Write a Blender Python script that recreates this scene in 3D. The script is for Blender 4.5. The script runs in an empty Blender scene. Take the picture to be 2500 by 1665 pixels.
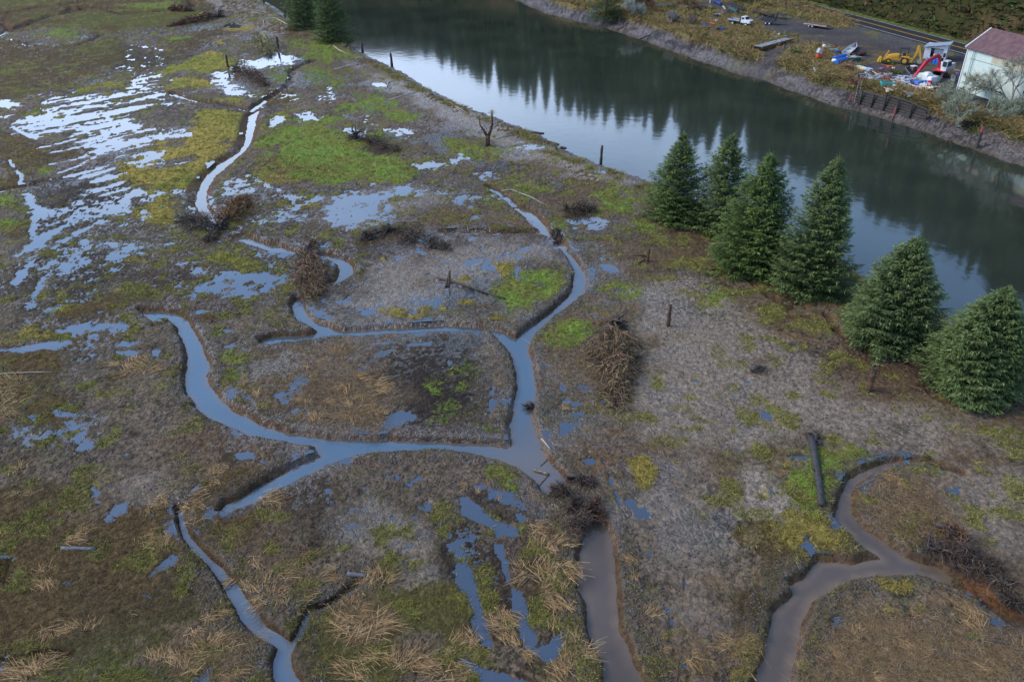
import bpy, math, random
import numpy as np
from mathutils import Vector, Matrix, Euler
R_ = math.radians
scene = bpy.context.scene
COL = scene.collection
random.seed(7); rng = np.random.default_rng(7)

# ---------------------------------------------------------------- camera
CAM_H, PITCH, FPX = 35.0, R_(31), 1944.4          # metres, radians, focal length in photo pixels (2500 wide)
cam_d = bpy.data.cameras.new("camera"); cam_d.sensor_width = 36; cam_d.lens = 28
cam_d.clip_start = 0.5; cam_d.clip_end = 3000
cam = bpy.data.objects.new("camera", cam_d); COL.objects.link(cam)
cam.location = (0, 0, CAM_H); cam.rotation_euler = (R_(90) - PITCH, 0, 0)
scene.camera = cam
# ---------------------------------------------------------------- sky, sun, exposure
SUN_EL, SUN_AZ = 42, -82                           # degrees; azimuth from +Y towards +X
w = bpy.data.worlds.new("World"); scene.world = w; w.use_nodes = True
nt = w.node_tree; nt.nodes.clear()
out = nt.nodes.new("ShaderNodeOutputWorld"); bg = nt.nodes.new("ShaderNodeBackground")
sky = nt.nodes.new("ShaderNodeTexSky"); sky.sky_type = 'NISHITA'; sky.sun_disc = False
sky.sun_elevation = R_(SUN_EL); sky.sun_rotation = R_(SUN_AZ); sky.altitude = 50
sky.air_density = 1.0; sky.dust_density = .5; sky.ozone_density = 3.0
bg.inputs[1].default_value = 0.135
# broken cloud: a pale bank low down, blue gaps higher up
def wn(typ, **kw):
    n = nt.nodes.new(typ)
    for k, v in kw.items(): setattr(n, k, v)
    return n
tcw = wn("ShaderNodeTexCoord"); mpw = wn("ShaderNodeMapping"); mpw.inputs["Scale"].default_value = (1, 1, 2.2); mpw.inputs["Location"].default_value = (.3, .1, .2)
nzw = wn("ShaderNodeTexNoise"); nzw.inputs["Scale"].default_value = 2.3; nzw.inputs["Detail"].default_value = 6
sep = wn("ShaderNodeSeparateXYZ"); el = wn("ShaderNodeMapRange"); el.inputs[1].default_value = .12; el.inputs[2].default_value = .52; el.inputs[3].default_value = .40; el.inputs[4].default_value = -.3
addw = wn("ShaderNodeMath", operation='ADD'); rpw = wn("ShaderNodeMapRange"); rpw.inputs[1].default_value = .42; rpw.inputs[2].default_value = .78; rpw.clamp = True
mxw = wn("ShaderNodeMixRGB"); mxw.inputs[2].default_value = (4.9, 6.1, 8.2, 1)
nt.links.new(tcw.outputs["Generated"], mpw.inputs[0]); nt.links.new(mpw.outputs[0], nzw.inputs["Vector"]); nt.links.new(tcw.outputs["Generated"], sep.inputs[0]); nt.links.new(sep.outputs[2], el.inputs[0])
nt.links.new(nzw.outputs["Fac"], addw.inputs[0]); nt.links.new(el.outputs[0], addw.inputs[1]); nt.links.new(addw.outputs[0], rpw.inputs[0]); nt.links.new(rpw.outputs[0], mxw.inputs[0])
nt.links.new(sky.outputs[0], mxw.inputs[1]); nt.links.new(mxw.outputs[0], bg.inputs[0]); nt.links.new(bg.outputs[0], out.inputs[0])
sl = bpy.data.lights.new("sun", 'SUN'); sl.energy = 1.15; sl.angle = R_(25); sl.color = (1.0, .86, .68)
so = bpy.data.objects.new("sun", sl); COL.objects.link(so)
so.rotation_euler = Euler((R_(90 - SUN_EL), 0, R_(180 - SUN_AZ) ), 'XYZ')
vs = scene.view_settings; vs.view_transform = 'Standard'; vs.look = 'None'; vs.gamma = 1; vs.use_curve_mapping = False
vs.exposure = 1.4
scene.cycles.max_bounces = 6; scene.cycles.diffuse_bounces = 2; scene.cycles.glossy_bounces = 3
scene.cycles.caustics_reflective = False; scene.cycles.caustics_refractive = False

# ---------------------------------------------------------------- geometry of the view -> the ground
_fw = np.array([0, math.cos(PITCH), -math.sin(PITCH)]); _up = np.array([0, math.sin(PITCH), math.cos(PITCH)])
def G(px, py, z=0.0):
    """place on the level z that the photograph's point (px, py) shows"""
    d = _fw + np.array([1., 0, 0]) * (px - 1250) / FPX - _up * (py - 832.5) / FPX
    return np.array([0, 0, CAM_H]) + d * ((z - CAM_H) / d[2])
def GV(px, py, z=0.0): return Vector(G(px, py, z))
K = 2500 / 2354
def GL(pts, z=0.0, ox=0, oy=0, s=1.0): return np.array([G(ox + x / s, oy + y / s, z)[:2] for x, y in pts])
def GF(pts, z=0.0): return GL(pts, z, 0, 0, 1 / K)                  # traced on the whole picture
def GA(pts, z=0.0): return GL(pts, z, 0, 0, 2.8)
def GB(pts, z=0.0): return GL(pts, z, 800, 0, 2.8)
def GC(pts, z=0.0): return GL(pts, z, 1660, 0, 2.8)
def GD(pts, z=0.0): return GL(pts, z, 0, 540, 2.8)
def GE(pts, z=0.0): return GL(pts, z, 800, 540, 2.8)
def GH(pts, z=0.0): return GL(pts, z, 1660, 540, 2.8)
def GI(pts, z=0.0): return GL(pts, z, 0, 1100, 2.775)
def GJ(pts, z=0.0): return GL(pts, z, 800, 1100, 2.775)
def GK(pts, z=0.0): return GL(pts, z, 1660, 1100, 2.775)

# ---------------------------------------------------------------- noise and distance helpers
def _hash(ix, iy, seed):
    h = (ix.astype(np.int64) * 374761393 + iy.astype(np.int64) * 668265263 + seed * 1442695041) & 0xffffffff
    h = ((h ^ (h >> 13)) * 1274126177) & 0xffffffff
    return ((h ^ (h >> 16)) & 0xffff) / 65535.0
def vnoise(x, y, seed=0):
    fx, fy = np.floor(x), np.floor(y); ix, iy = fx.astype(np.int64), fy.astype(np.int64)
    u, v = x - fx, y - fy; u = u * u * (3 - 2 * u); v = v * v * (3 - 2 * v)
    a, b = _hash(ix, iy, seed), _hash(ix + 1, iy, seed); c, d = _hash(ix, iy + 1, seed), _hash(ix + 1, iy + 1, seed)
    return (a + (b - a) * u) * (1 - v) + (c + (d - c) * u) * v
def fbm(x, y, f, octv=4, seed=0, gain=.55):
    s = np.zeros_like(x); a, t = 1.0, 0.0
    cs, sn = math.cos(.6), math.sin(.6)
    x, y = x * f, y * f
    for o in range(octv):
        s += a * vnoise(x, y, seed + o * 17); t += a; a *= gain
        x, y = (x * cs - y * sn) * 2.03 + 5.1, (x * sn + y * cs) * 2.03 + 1.7
    return np.clip((s / t - .5) * 1.75 + .5, 0, 1)
def sstep(a, b, x):
    t = np.clip((x - a) / (b - a), 0, 1); return t * t * (3 - 2 * t)
def segdist(X, Y, pts, closed=True):
    D = np.full(X.shape, 1e9); n = len(pts)
    for i in range(n if closed else n - 1):
        ax, ay = pts[i]; bx, by = pts[(i + 1) % n]
        dx, dy = bx - ax, by - ay; L = dx * dx + dy * dy + 1e-12
        t = np.clip(((X - ax) * dx + (Y - ay) * dy) / L, 0, 1)
        D = np.minimum(D, (X - ax - t * dx) ** 2 + (Y - ay - t * dy) ** 2)
    return np.sqrt(D)
def inside(X, Y, pts):
    r = np.zeros(X.shape, bool); n = len(pts)
    for i in range(n):
        ax, ay = pts[i]; bx, by = pts[(i + 1) % n]
        c = (ay > Y) != (by > Y)
        r ^= c & (X < (bx - ax) * (Y - ay) / (by - ay + 1e-12) + ax)
    return r
def sdf(X, Y, pts, m=6.0):
    """signed distance to a polygon, negative inside; cut off at +m"""
    pts = np.asarray(pts); res = np.full(X.shape, m)
    lo, hi = pts.min(0) - m, pts.max(0) + m
    k = np.nonzero((X > lo[0]) & (X < hi[0]) & (Y > lo[1]) & (Y < hi[1]))[0]
    if len(k):
        x, y = X[k], Y[k]; d = segdist(x, y, pts); d[inside(x, y, pts)] *= -1
        res[k] = np.minimum(d, m)
    return res
def ldist(X, Y, pts, m=4.0):
    pts = np.asarray(pts); res = np.full(X.shape, m)
    lo, hi = pts.min(0) - m, pts.max(0) + m
    k = np.nonzero((X > lo[0]) & (X < hi[0]) & (Y > lo[1]) & (Y < hi[1]))[0]
    if len(k): res[k] = np.minimum(segdist(X[k], Y[k], pts, False), m)
    return res

# ---------------------------------------------------------------- materials
def new_mat(name):
    m = bpy.data.materials.new(name); m.use_nodes = True
    return m, m.node_tree, m.node_tree.nodes["Principled BSDF"]
def nd(t, typ, **kw):
    n = t.nodes.new(typ)
    for k, v in kw.items(): setattr(n, k, v)
    return n
MATS = {}
def mat(name, color, rough=.6, metal=0.0, var=.25, scale=6.0, stain=None, stain_amt=.5, bump=0.0):
    """plain paint, wood or metal with mottling and an optional second colour in patches"""
    if name in MATS: return MATS[name]
    m, t, b = new_mat(name); L = t.links
    tc = nd(t, "ShaderNodeTexCoord"); n1 = nd(t, "ShaderNodeTexNoise"); n1.inputs["Scale"].default_value = scale; n1.inputs["Detail"].default_value = 6
    L.new(tc.outputs["Object"], n1.inputs["Vector"])
    r = nd(t, "ShaderNodeValToRGB"); c = np.array(color)
    r.color_ramp.elements[0].position = .3; r.color_ramp.elements[1].position = .7
    r.color_ramp.elements[0].color = (*(c * (1 - var)), 1); r.color_ramp.elements[1].color = (*np.clip(c * (1 + var), 0, 1), 1)
    L.new(n1.outputs["Fac"], r.inputs["Fac"]); last = r.outputs["Color"]
    if stain is not None:
        n2 = nd(t, "ShaderNodeTexNoise"); n2.inputs["Scale"].default_value = scale * .45; n2.inputs["Detail"].default_value = 8; n2.inputs["Roughness"].default_value = .7
        L.new(tc.outputs["Object"], n2.inputs["Vector"])
        r2 = nd(t, "ShaderNodeValToRGB"); r2.color_ramp.elements[0].position = .62 - .25 * stain_amt; r2.color_ramp.elements[1].position = .7 - .2 * stain_amt + .05
        L.new(n2.outputs["Fac"], r2.inputs["Fac"])
        mx = nd(t, "ShaderNodeMixRGB"); mx.inputs[2].default_value = (*stain, 1)
        L.new(r2.outputs["Color"], mx.inputs[0]); L.new(last, mx.inputs[1]); last = mx.outputs[0]
    L.new(last, b.inputs["Base Color"]); b.inputs["Roughness"].default_value = rough; b.inputs["Metallic"].default_value = metal
    if bump:
        bp = nd(t, "ShaderNodeBump"); bp.inputs["Strength"].default_value = bump; bp.inputs["Distance"].default_value = .03
        L.new(n1.outputs["Fac"], bp.inputs["Height"]); L.new(bp.outputs[0], b.inputs["Normal"])
    MATS[name] = m; return m
def colmat(name, rough=.75, var=.3, scale=3.0, spec=.3, trans=0.0):
    """material whose colour is the mesh's own colour attribute"""
    if name in MATS: return MATS[name]
    m, t, b = new_mat(name); L = t.links
    a = nd(t, "ShaderNodeAttribute", attribute_name="Col"); tc = nd(t, "ShaderNodeTexCoord")
    n = nd(t, "ShaderNodeTexNoise"); n.inputs["Scale"].default_value = scale; n.inputs["Detail"].default_value = 5
    L.new(tc.outputs["Object"], n.inputs["Vector"])
    mr = nd(t, "ShaderNodeMapRange"); mr.inputs[1].default_value = .25; mr.inputs[2].default_value = .75; mr.inputs[3].default_value = 1 - var; mr.inputs[4].default_value = 1 + var
    L.new(n.outputs["Fac"], mr.inputs[0])
    mx = nd(t, "ShaderNodeVectorMath", operation='SCALE'); L.new(a.outputs["Color"], mx.inputs[0]); L.new(mr.outputs[0], mx.inputs["Scale"])
    L.new(mx.outputs[0], b.inputs["Base Color"]); b.inputs["Roughness"].default_value = rough; b.inputs["Specular IOR Level"].default_value = spec
    MATS[name] = m; return m
def water_mat(name, col, ior, rough, bscale, bstr, attr=False):
    m, t, b = new_mat(name); L = t.links
    tc = nd(t, "ShaderNodeTexCoord"); n0 = nd(t, "ShaderNodeTexNoise"); n0.inputs["Scale"].default_value = .09; n0.inputs["Detail"].default_value = 4
    L.new(tc.outputs["Object"], n0.inputs["Vector"])
    r = nd(t, "ShaderNodeValToRGB"); c = np.array(col); r.color_ramp.elements[0].position = .35; r.color_ramp.elements[1].position = .65
    r.color_ramp.elements[0].color = (*(c * .8), 1); r.color_ramp.elements[1].color = (*(c * 1.2), 1)
    L.new(n0.outputs["Fac"], r.inputs["Fac"]); L.new(r.outputs["Color"], b.inputs["Base Color"])
    if attr:
        a = nd(t, "ShaderNodeAttribute", attribute_name="Col"); mrw = nd(t, "ShaderNodeMapRange"); mrw.inputs[1].default_value = .3; mrw.inputs[2].default_value = .7; mrw.inputs[3].default_value = .8; mrw.inputs[4].default_value = 1.2
        L.new(n0.outputs["Fac"], mrw.inputs[0]); vv = nd(t, "ShaderNodeVectorMath", operation='SCALE'); L.new(a.outputs["Color"], vv.inputs[0]); L.new(mrw.outputs[0], vv.inputs["Scale"]); L.new(vv.outputs[0], b.inputs["Base Color"])
    n = nd(t, "ShaderNodeTexNoise"); n.inputs["Scale"].default_value = bscale; n.inputs["Detail"].default_value = 3; L.new(tc.outputs["Object"], n.inputs["Vector"])
    bp = nd(t, "ShaderNodeBump"); bp.inputs["Strength"].default_value = bstr; bp.inputs["Distance"].default_value = .02
    L.new(n.outputs["Fac"], bp.inputs["Height"]); L.new(bp.outputs[0], b.inputs["Normal"])
    b.inputs["Roughness"].default_value = rough; b.inputs["IOR"].default_value = ior
    MATS[name] = m; return m

# ---------------------------------------------------------------- mesh helpers
def np_mesh(name, V, Q, m, col=None, rgh=None, smooth=False, parent=None, link=True):
    """one mesh object from numpy vertices and an (n,3) or (n,4) face array"""
    V = np.asarray(V, np.float32); Q = np.asarray(Q, np.int32); me = bpy.data.meshes.new(name); k = Q.shape[1]
    me.vertices.add(len(V)); me.vertices.foreach_set("co", V.ravel())
    me.loops.add(Q.size); me.loops.foreach_set("vertex_index", Q.ravel())
    me.polygons.add(len(Q)); me.polygons.foreach_set("loop_start", np.arange(0, Q.size, k, dtype=np.int32))
    if smooth: me.polygons.foreach_set("use_smooth", np.ones(len(Q), bool))
    me.update(calc_edges=True)
    if col is not None:
        a = me.attributes.new("Col", 'FLOAT_COLOR', 'POINT'); c = np.ones((len(V), 4), np.float32); c[:, :3] = col
        a.data.foreach_set("color", c.ravel())
    if rgh is not None:
        a = me.attributes.new("Rgh", 'FLOAT', 'POINT'); a.data.foreach_set("value", np.asarray(rgh, np.float32))
    me.materials.append(m)
    o = bpy.data.objects.new(name, me)
    if link: COL.objects.link(o)
    if parent is not None: o.parent = parent
    return o
def tag(o, label=None, cat=None, group=None, kind=None):
    if label: o["label"] = label
    if cat: o["category"] = cat
    if group: o["group"] = group
    if kind: o["kind"] = kind
    return o
def ribbons(base, d, L, wid, bend, seg=2, taper=.8, side=None):
    """many narrow strips: blades, twigs, needle sprays. returns V, Q, strip index per vertex"""
    n = len(base); d = d / (np.linalg.norm(d, axis=1, keepdims=True) + 1e-9)
    if side is None:
        rnd = rng.normal(size=(n, 3)); side = np.cross(d, rnd)
    side = side / (np.linalg.norm(side, axis=1, keepdims=True) + 1e-9)
    V = np.zeros((n, seg + 1, 2, 3))
    for i in range(seg + 1):
        t = i / seg; p = base + d * (L * t)[:, None] + bend * (t * t)
        s = side * (wid * .5 * (1 - taper * t))[:, None]
        V[:, i, 0] = p - s; V[:, i, 1] = p + s
    b = (np.arange(n) * (seg + 1) * 2)[:, None]
    Q = np.concatenate([np.stack([b[:, 0] + 2 * i, b[:, 0] + 2 * i + 1, b[:, 0] + 2 * i + 3, b[:, 0] + 2 * i + 2], 1) for i in range(seg)])
    return V.reshape(-1, 3), Q, np.repeat(np.arange(n), (seg + 1) * 2)
class MB:
    """collects boxes, bars, tubes and prisms into one mesh"""
    def __init__(s): s.v, s.f = [], []
    def add(s, v, f):
        n = len(s.v); s.v += [tuple(p) for p in v]; s.f += [tuple(i + n for i in q) for q in f]; return s
    def box(s, c, d, rot=None, top=(1, 1)):
        v = [(x * d[0] / 2 * (top[0] if z > 0 else 1), y * d[1] / 2 * (top[1] if z > 0 else 1), z * d[2] / 2) for z in (-1, 1) for y in (-1, 1) for x in (-1, 1)]
        M_ = Euler(rot).to_matrix() if rot else Matrix.Identity(3)
        v = [M_ @ Vector(p) + Vector(c) for p in v]
        return s.add(v, [(0, 2, 3, 1), (4, 5, 7, 6), (0, 1, 5, 4), (2, 6, 7, 3), (0, 4, 6, 2), (1, 3, 7, 5)])
    def tube(s, pts, r, n=8, cap=True):
        pts = [Vector(p) for p in pts]
        if not hasattr(r, '__len__'): r = [r] * len(pts)
        v, f = [], []; prev = None
        for i, p in enumerate(pts):
            t = (pts[min(i + 1, len(pts) - 1)] - pts[max(i - 1, 0)]).normalized()
            if prev is None: a = t.orthogonal().normalized()
            else:
                a = prev - t * prev.dot(t); a = a.normalized() if a.length > 1e-5 else t.orthogonal().normalized()
            prev = a; b = t.cross(a)
            v += [p + (a * math.cos(2 * math.pi * k / n) + b * math.sin(2 * math.pi * k / n)) * r[i] for k in range(n)]
        for i in range(len(pts) - 1):
            f += [(i * n + k, i * n + (k + 1) % n, (i + 1) * n + (k + 1) % n, (i + 1) * n + k) for k in range(n)]
        if cap: f += [tuple(range(n - 1, -1, -1)), tuple(range((len(pts) - 1) * n, len(pts) * n))]
        return s.add(v, f)
    def cyl(s, a, b, r, n=12): return s.tube([a, b], r, n)
    def prism(s, prof, y0, y1, axis='y'):
        """profile of (x, z) points swept along y"""
        n = len(prof); v = [(x, y0, z) for x, z in prof] + [(x, y1, z) for x, z in prof]
        f = [tuple(range(n)), tuple(range(2 * n - 1, n - 1, -1))] + [(i, i + n, (i + 1) % n + n, (i + 1) % n) for i in range(n)]
        return s.add(v, f)
    def build(s, name, m, parent=None, smooth=False, bevel=0):
        me = bpy.data.meshes.new(name); me.from_pydata([tuple(p) for p in s.v], [], s.f); me.update()
        if smooth: me.polygons.foreach_set("use_smooth", np.ones(len(me.polygons), bool))
        me.materials.append(m); o = bpy.data.objects.new(name, me); COL.objects.link(o)
        if parent is not None: o.parent = parent
        if bevel:
            b = o.modifiers.new("bevel", 'BEVEL'); b.width = bevel; b.segments = 2; b.limit_method = 'ANGLE'
        return o
def empty(name, loc, rz=0.0, label=None, cat=None, group=None):
    o = bpy.data.objects.new(name, None); COL.objects.link(o); o.location = loc; o.rotation_euler = (0, 0, rz); o.empty_display_size = .3
    return tag(o, label, cat, group)
def copy_tree(o, parent=None):
    c = o.copy(); COL.objects.link(c)
    if parent is not None: c.parent = parent
    for ch in o.children: copy_tree(ch, c)
    return c
# ================================================================ THE LAND
ZC, ZR, ZY = -0.40, -1.2, 1.6                      # levels: creek water, river, yard on the far bank
# river outline (water edge), extended past both ends of the view
near = np.vstack([[(-240, 560)], [(-135, 370)], GA([(1790, 0), (1900, 60), (2000, 140)], ZR), GB([(150, 305), (250, 370), (440, 458), (560, 522), (700, 607), (900, 712), (1080, 777), (1200, 822), (1380, 895), (1480, 938), (1590, 1000), (1700, 1060), (1870, 1130), (2060, 1190), (2200, 1240)], ZR),
    GH([(1095, 275), (1220, 350), (1720, 592), (1810, 637), (1900, 700)], ZR), GL([(2500, 885), (2750, 1050)], ZR)])
far = np.vstack([GC([(3300, 1480), (2352, 1140), (2150, 1080), (2000, 1020), (1800, 950), (1600, 880), (1340, 800), (1200, 760), (1060, 730), (900, 670), (700, 600), (540, 535), (430, 518), (340, 492), (250, 455), (130, 420)], ZR),
    GL([(2200, 710), (1800, 570), (1620, 502), (1400, 430), (1150, 350), (900, 290), (700, 240), (420, 170), (200, 80), (100, 10)], ZR, 1250, 0, 5.233), [(-40, 352)], [(-150, 560)]])
river_poly = np.vstack([near, far])
# creek water outlines
netw = np.vstack([GD([(960, 622), (1100, 618), (1200, 635), (1280, 680), (1320, 740), (1360, 800), (1390, 880), (1420, 950), (1430, 990), (1415, 1060), (1430, 1110), (1470, 1170), (1530, 1240), (1600, 1300), (1680, 1350), (1800, 1400), (1950, 1450), (2100, 1475), (2240, 1487)], ZC),
    GE([(250, 1500), (500, 1505), (850, 1515), (1100, 1530), (1200, 1545), (1265, 1555), (1270, 1500), (1245, 1400), (1270, 1300), (1280, 1220), (1295, 1150), (1300, 1070), (1285, 1010), (1260, 940), (1230, 870), (1180, 830), (1130, 775), (1080, 765), (900, 765), (680, 765), (600, 775), (400, 785), (250, 790), (100, 795)], ZC),
    GD([(2200, 815), (2000, 835), (1850, 862), (1795, 848), (1770, 820), (1850, 797), (1950, 790), (2130, 785), (2185, 765), (2160, 745), (2110, 720), (2050, 690), (2010, 650), (1995, 590), (2020, 535), (2080, 540), (2080, 600), (2110, 660), (2160, 700), (2240, 725)], ZC),
    GE([(100, 757), (250, 750), (400, 740), (600, 727), (770, 717), (950, 727), (1100, 747), (1190, 757), (1240, 785), (1290, 802), (1330, 770), (1400, 720), (1480, 660), (1560, 600), (1640, 530), (1670, 470), (1690, 400), (1690, 350), (1660, 290), (1620, 230), (1590, 185), (1612, 188), (1660, 230), (1710, 290), (1750, 350), (1765, 400), (1755, 460), (1720, 520), (1660, 570), (1590, 630), (1500, 690), (1440, 745), (1400, 800), (1375, 850), (1370, 900), (1390, 950), (1405, 1020), (1420, 1080), (1425, 1150), (1415, 1200), (1410, 1250), (1395, 1320), (1410, 1400), (1440, 1480), (1470, 1560)], ZC),
    GJ([(1490, 60), (1540, 120), (1600, 190), (1625, 240), (1620, 300), (1540, 330), (1470, 290), (1430, 230), (1380, 180), (1320, 140), (1230, 100), (1100, 70), (1000, 42), (850, 15), (700, 7), (500, 12), (300, 25), (150, 60), (0, 100)], ZC),
    GI([(2120, 150), (2000, 210), (1850, 295), (1750, 340), (1640, 390), (1560, 425), (1490, 420), (1495, 405), (1540, 360), (1640, 320), (1750, 260), (1900, 170), (2050, 95), (2180, 45)], ZC),
    GD([(2150, 1547), (1900, 1512), (1700, 1472), (1560, 1402), (1450, 1362), (1400, 1322), (1340, 1280), (1335, 1240), (1300, 1200), (1265, 1160), (1270, 1020), (1285, 940), (1270, 870), (1250, 810), (1210, 730), (1160, 682), (1110, 677), (1085, 710), (1000, 670)], ZC)])
up1 = GA([(1700, 800), (1690, 870), (1685, 920), (1665, 1000), (1630, 1050), (1560, 1090), (1480, 1140), (1420, 1200), (1375, 1260), (1350, 1320), (1338, 1380), (1345, 1420), (1380, 1465), (1430, 1500), (1475, 1545), (1475, 1525), (1450, 1480), (1415, 1430), (1410, 1370), (1415, 1310), (1440, 1255), (1480, 1200), (1540, 1150), (1610, 1090), (1680, 1030), (1715, 975), (1735, 900), (1750, 830), (1770, 760)], ZC)
up2 = GD([(1590, 118), (1680, 108), (1760, 140), (1830, 165), (1900, 170), (1970, 200), (2070, 205), (2070, 232), (1960, 232), (1880, 220), (1800, 205), (1720, 180), (1640, 150)], ZC)
up3 = GL([(1600, 740), (1680, 757), (1790, 770), (1900, 800), (2000, 840), (2060, 900), (2095, 960), (2080, 1010), (2000, 1060), (1900, 1120), (1830, 1150), (1815, 1130), (1880, 1070), (1915, 1010), (1925, 940), (1900, 880), (1840, 850), (1760, 820), (1690, 800)], ZC, 420, 460, 4.71)
up4 = GE([(1390, 0), (1440, 60), (1485, 105), (1540, 140), (1520, 110), (1490, 40), (1460, 0)], ZC)
up4 = np.vstack([GB([(1290, 1430), (1340, 1480), (1390, 1540)], ZC), up4[1:4], up4[4:6], GB([(1470, 1530), (1420, 1470), (1360, 1440)], ZC)])
ditD = GJ([(1760, 500), (1710, 680), (1690, 830), (1700, 950), (1745, 1050), (1755, 1150), (1800, 1330), (1860, 1450), (1870, 1568), (1900, 1760), (2230, 1760), (2150, 1568), (2100, 1480), (2050, 1380), (1985, 1250), (1960, 1050), (1960, 900), (1940, 720), (1910, 600), (1880, 520), (1820, 480)], ZC)
chE = GK([(1480, 70), (1350, 110), (1230, 150), (1150, 190), (1110, 240), (1090, 300), (1075, 380), (1050, 470), (1080, 510), (1130, 560), (1200, 630), (1290, 690), (1360, 737), (1250, 745), (1170, 770), (1060, 750), (940, 755), (900, 780), (830, 870), (740, 925), (760, 970), (700, 1040), (640, 1110), (610, 1200), (580, 1330), (540, 1460), (500, 1568), (430, 1760), (700, 1760), (740, 1568), (780, 1450), (800, 1320), (830, 1180), (860, 1080), (900, 1020), (980, 970), (1050, 920), (1150, 870), (1300, 850), (1500, 850), (1680, 862), (1770, 860), (1785, 820), (1730, 790), (1650, 770), (1540, 730), (1450, 670), (1350, 600), (1250, 530), (1160, 430), (1150, 370), (1160, 290), (1200, 230), (1280, 180), (1380, 130), (1480, 95)], ZC)
chF = GI([(1215, 405), (1225, 500), (1250, 590), (1330, 690), (1390, 740), (1460, 830), (1510, 900), (1550, 980), (1600, 1060), (1640, 1140), (1720, 1230), (1790, 1280), (1850, 1310), (1890, 1340), (1860, 1430), (1860, 1530), (1890, 1600), (1960, 1760), (2110, 1760), (2030, 1568), (2000, 1540), (1965, 1470), (1960, 1390), (1990, 1330), (2030, 1290), (2060, 1220), (2085, 1140), (2160, 1100), (2250, 1060), (2331, 1012), (2400, 950), (2440, 890), (2400, 920), (2331, 990), (2240, 1050), (2150, 1080), (2075, 1100), (2050, 1180), (2010, 1260), (1970, 1305), (1900, 1260), (1800, 1200), (1720, 1080), (1650, 990), (1610, 920), (1560, 880), (1500, 800), (1420, 740), (1370, 690), (1290, 600), (1250, 520), (1240, 410)], ZC)
# (outline, bank width, cut depth below the marsh)
creeks = [(netw, .36, ZC), (up1, 1.3, ZC), (up2, .4, ZC), (up3, .4, ZC), (up4, .6, ZC), (ditD, .35, ZC), (chE, .4, ZC), (chF, .22, ZC)]
# dry or nearly dry ditches: line, half width, depth, side width
ditches = [(GA([(1720, 770), (1760, 735), (1830, 690), (1900, 645), (1975, 600), (2000, 560), (2000, 500), (2030, 470), (2090, 450), (2140, 430)], -.4), .55, .5),
    (GA([(1700, 770), (1600, 742), (1500, 727), (1400, 712), (1300, 690), (1250, 675), (1180, 650)], -.4), .5, .45),
    (GE([(800, 88), (1000, 90), (1200, 92), (1350, 90), (1450, 92), (1540, 105)], -.4), .5, .5),
    (GE([(1560, 120), (1580, 150), (1610, 190)], -.4), .5, .55),
    (GB([(1100, 1290), (1150, 1320), (1200, 1350), (1260, 1400), (1310, 1450)], -.4), .45, .45),
    (GK([(1480, 82), (1600, 75), (1700, 90), (1790, 130), (1900, 170)], -.3), .3, .25),
    (GK([(1770, 850), (1900, 900), (2050, 950), (2150, 1050), (2250, 1120), (2400, 1180)], -.3), .6, .5),
    (GA([(0, 1310), (90, 1290), (230, 1265), (330, 1230)], -.1), .3, .3),
    (GA([(0, 110), (100, 90), (200, 70), (400, 50), (560, 20), (700, 0), (800, -20)], -.3), .6, .7), (GA([(-60, 265), (0, 245), (100, 210), (250, 150), (330, 120), (450, 100), (600, 60), (680, 60), (760, 85), (850, 105), (1000, 95), (1200, 70), (1300, 55), (1330, 25), (1290, 0)], -.3), .8, .8),
    (GA([(0, 150), (30, 142), (20, 180), (60, 192), (40, 230), (0, 240)], -.3), .5, .6), (GA([(60, 290), (180, 310), (230, 330), (350, 340), (500, 330), (620, 290), (700, 250)], -.3), .4, .5), (GA([(680, 60), (600, 45), (500, 60), (420, 110)], -.3), .5, .6),
    (GI([(-40, 780), (10, 790), (25, 860), (0, 930), (-40, 960)], -.2), .45, .45), (GI([(-40, 1440), (150, 1400), (300, 1385), (480, 1385)], -.1), .22, .3),
    (GH([(1000, 640), (1080, 760), (1180, 830), (1300, 910), (1450, 950), (1580, 960), (1680, 1010), (1800, 1110), (1900, 1200)], 0), .25, .3), (GH([(420, 360), (520, 440), (620, 520), (720, 560)], 0), .25, .25)]
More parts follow.
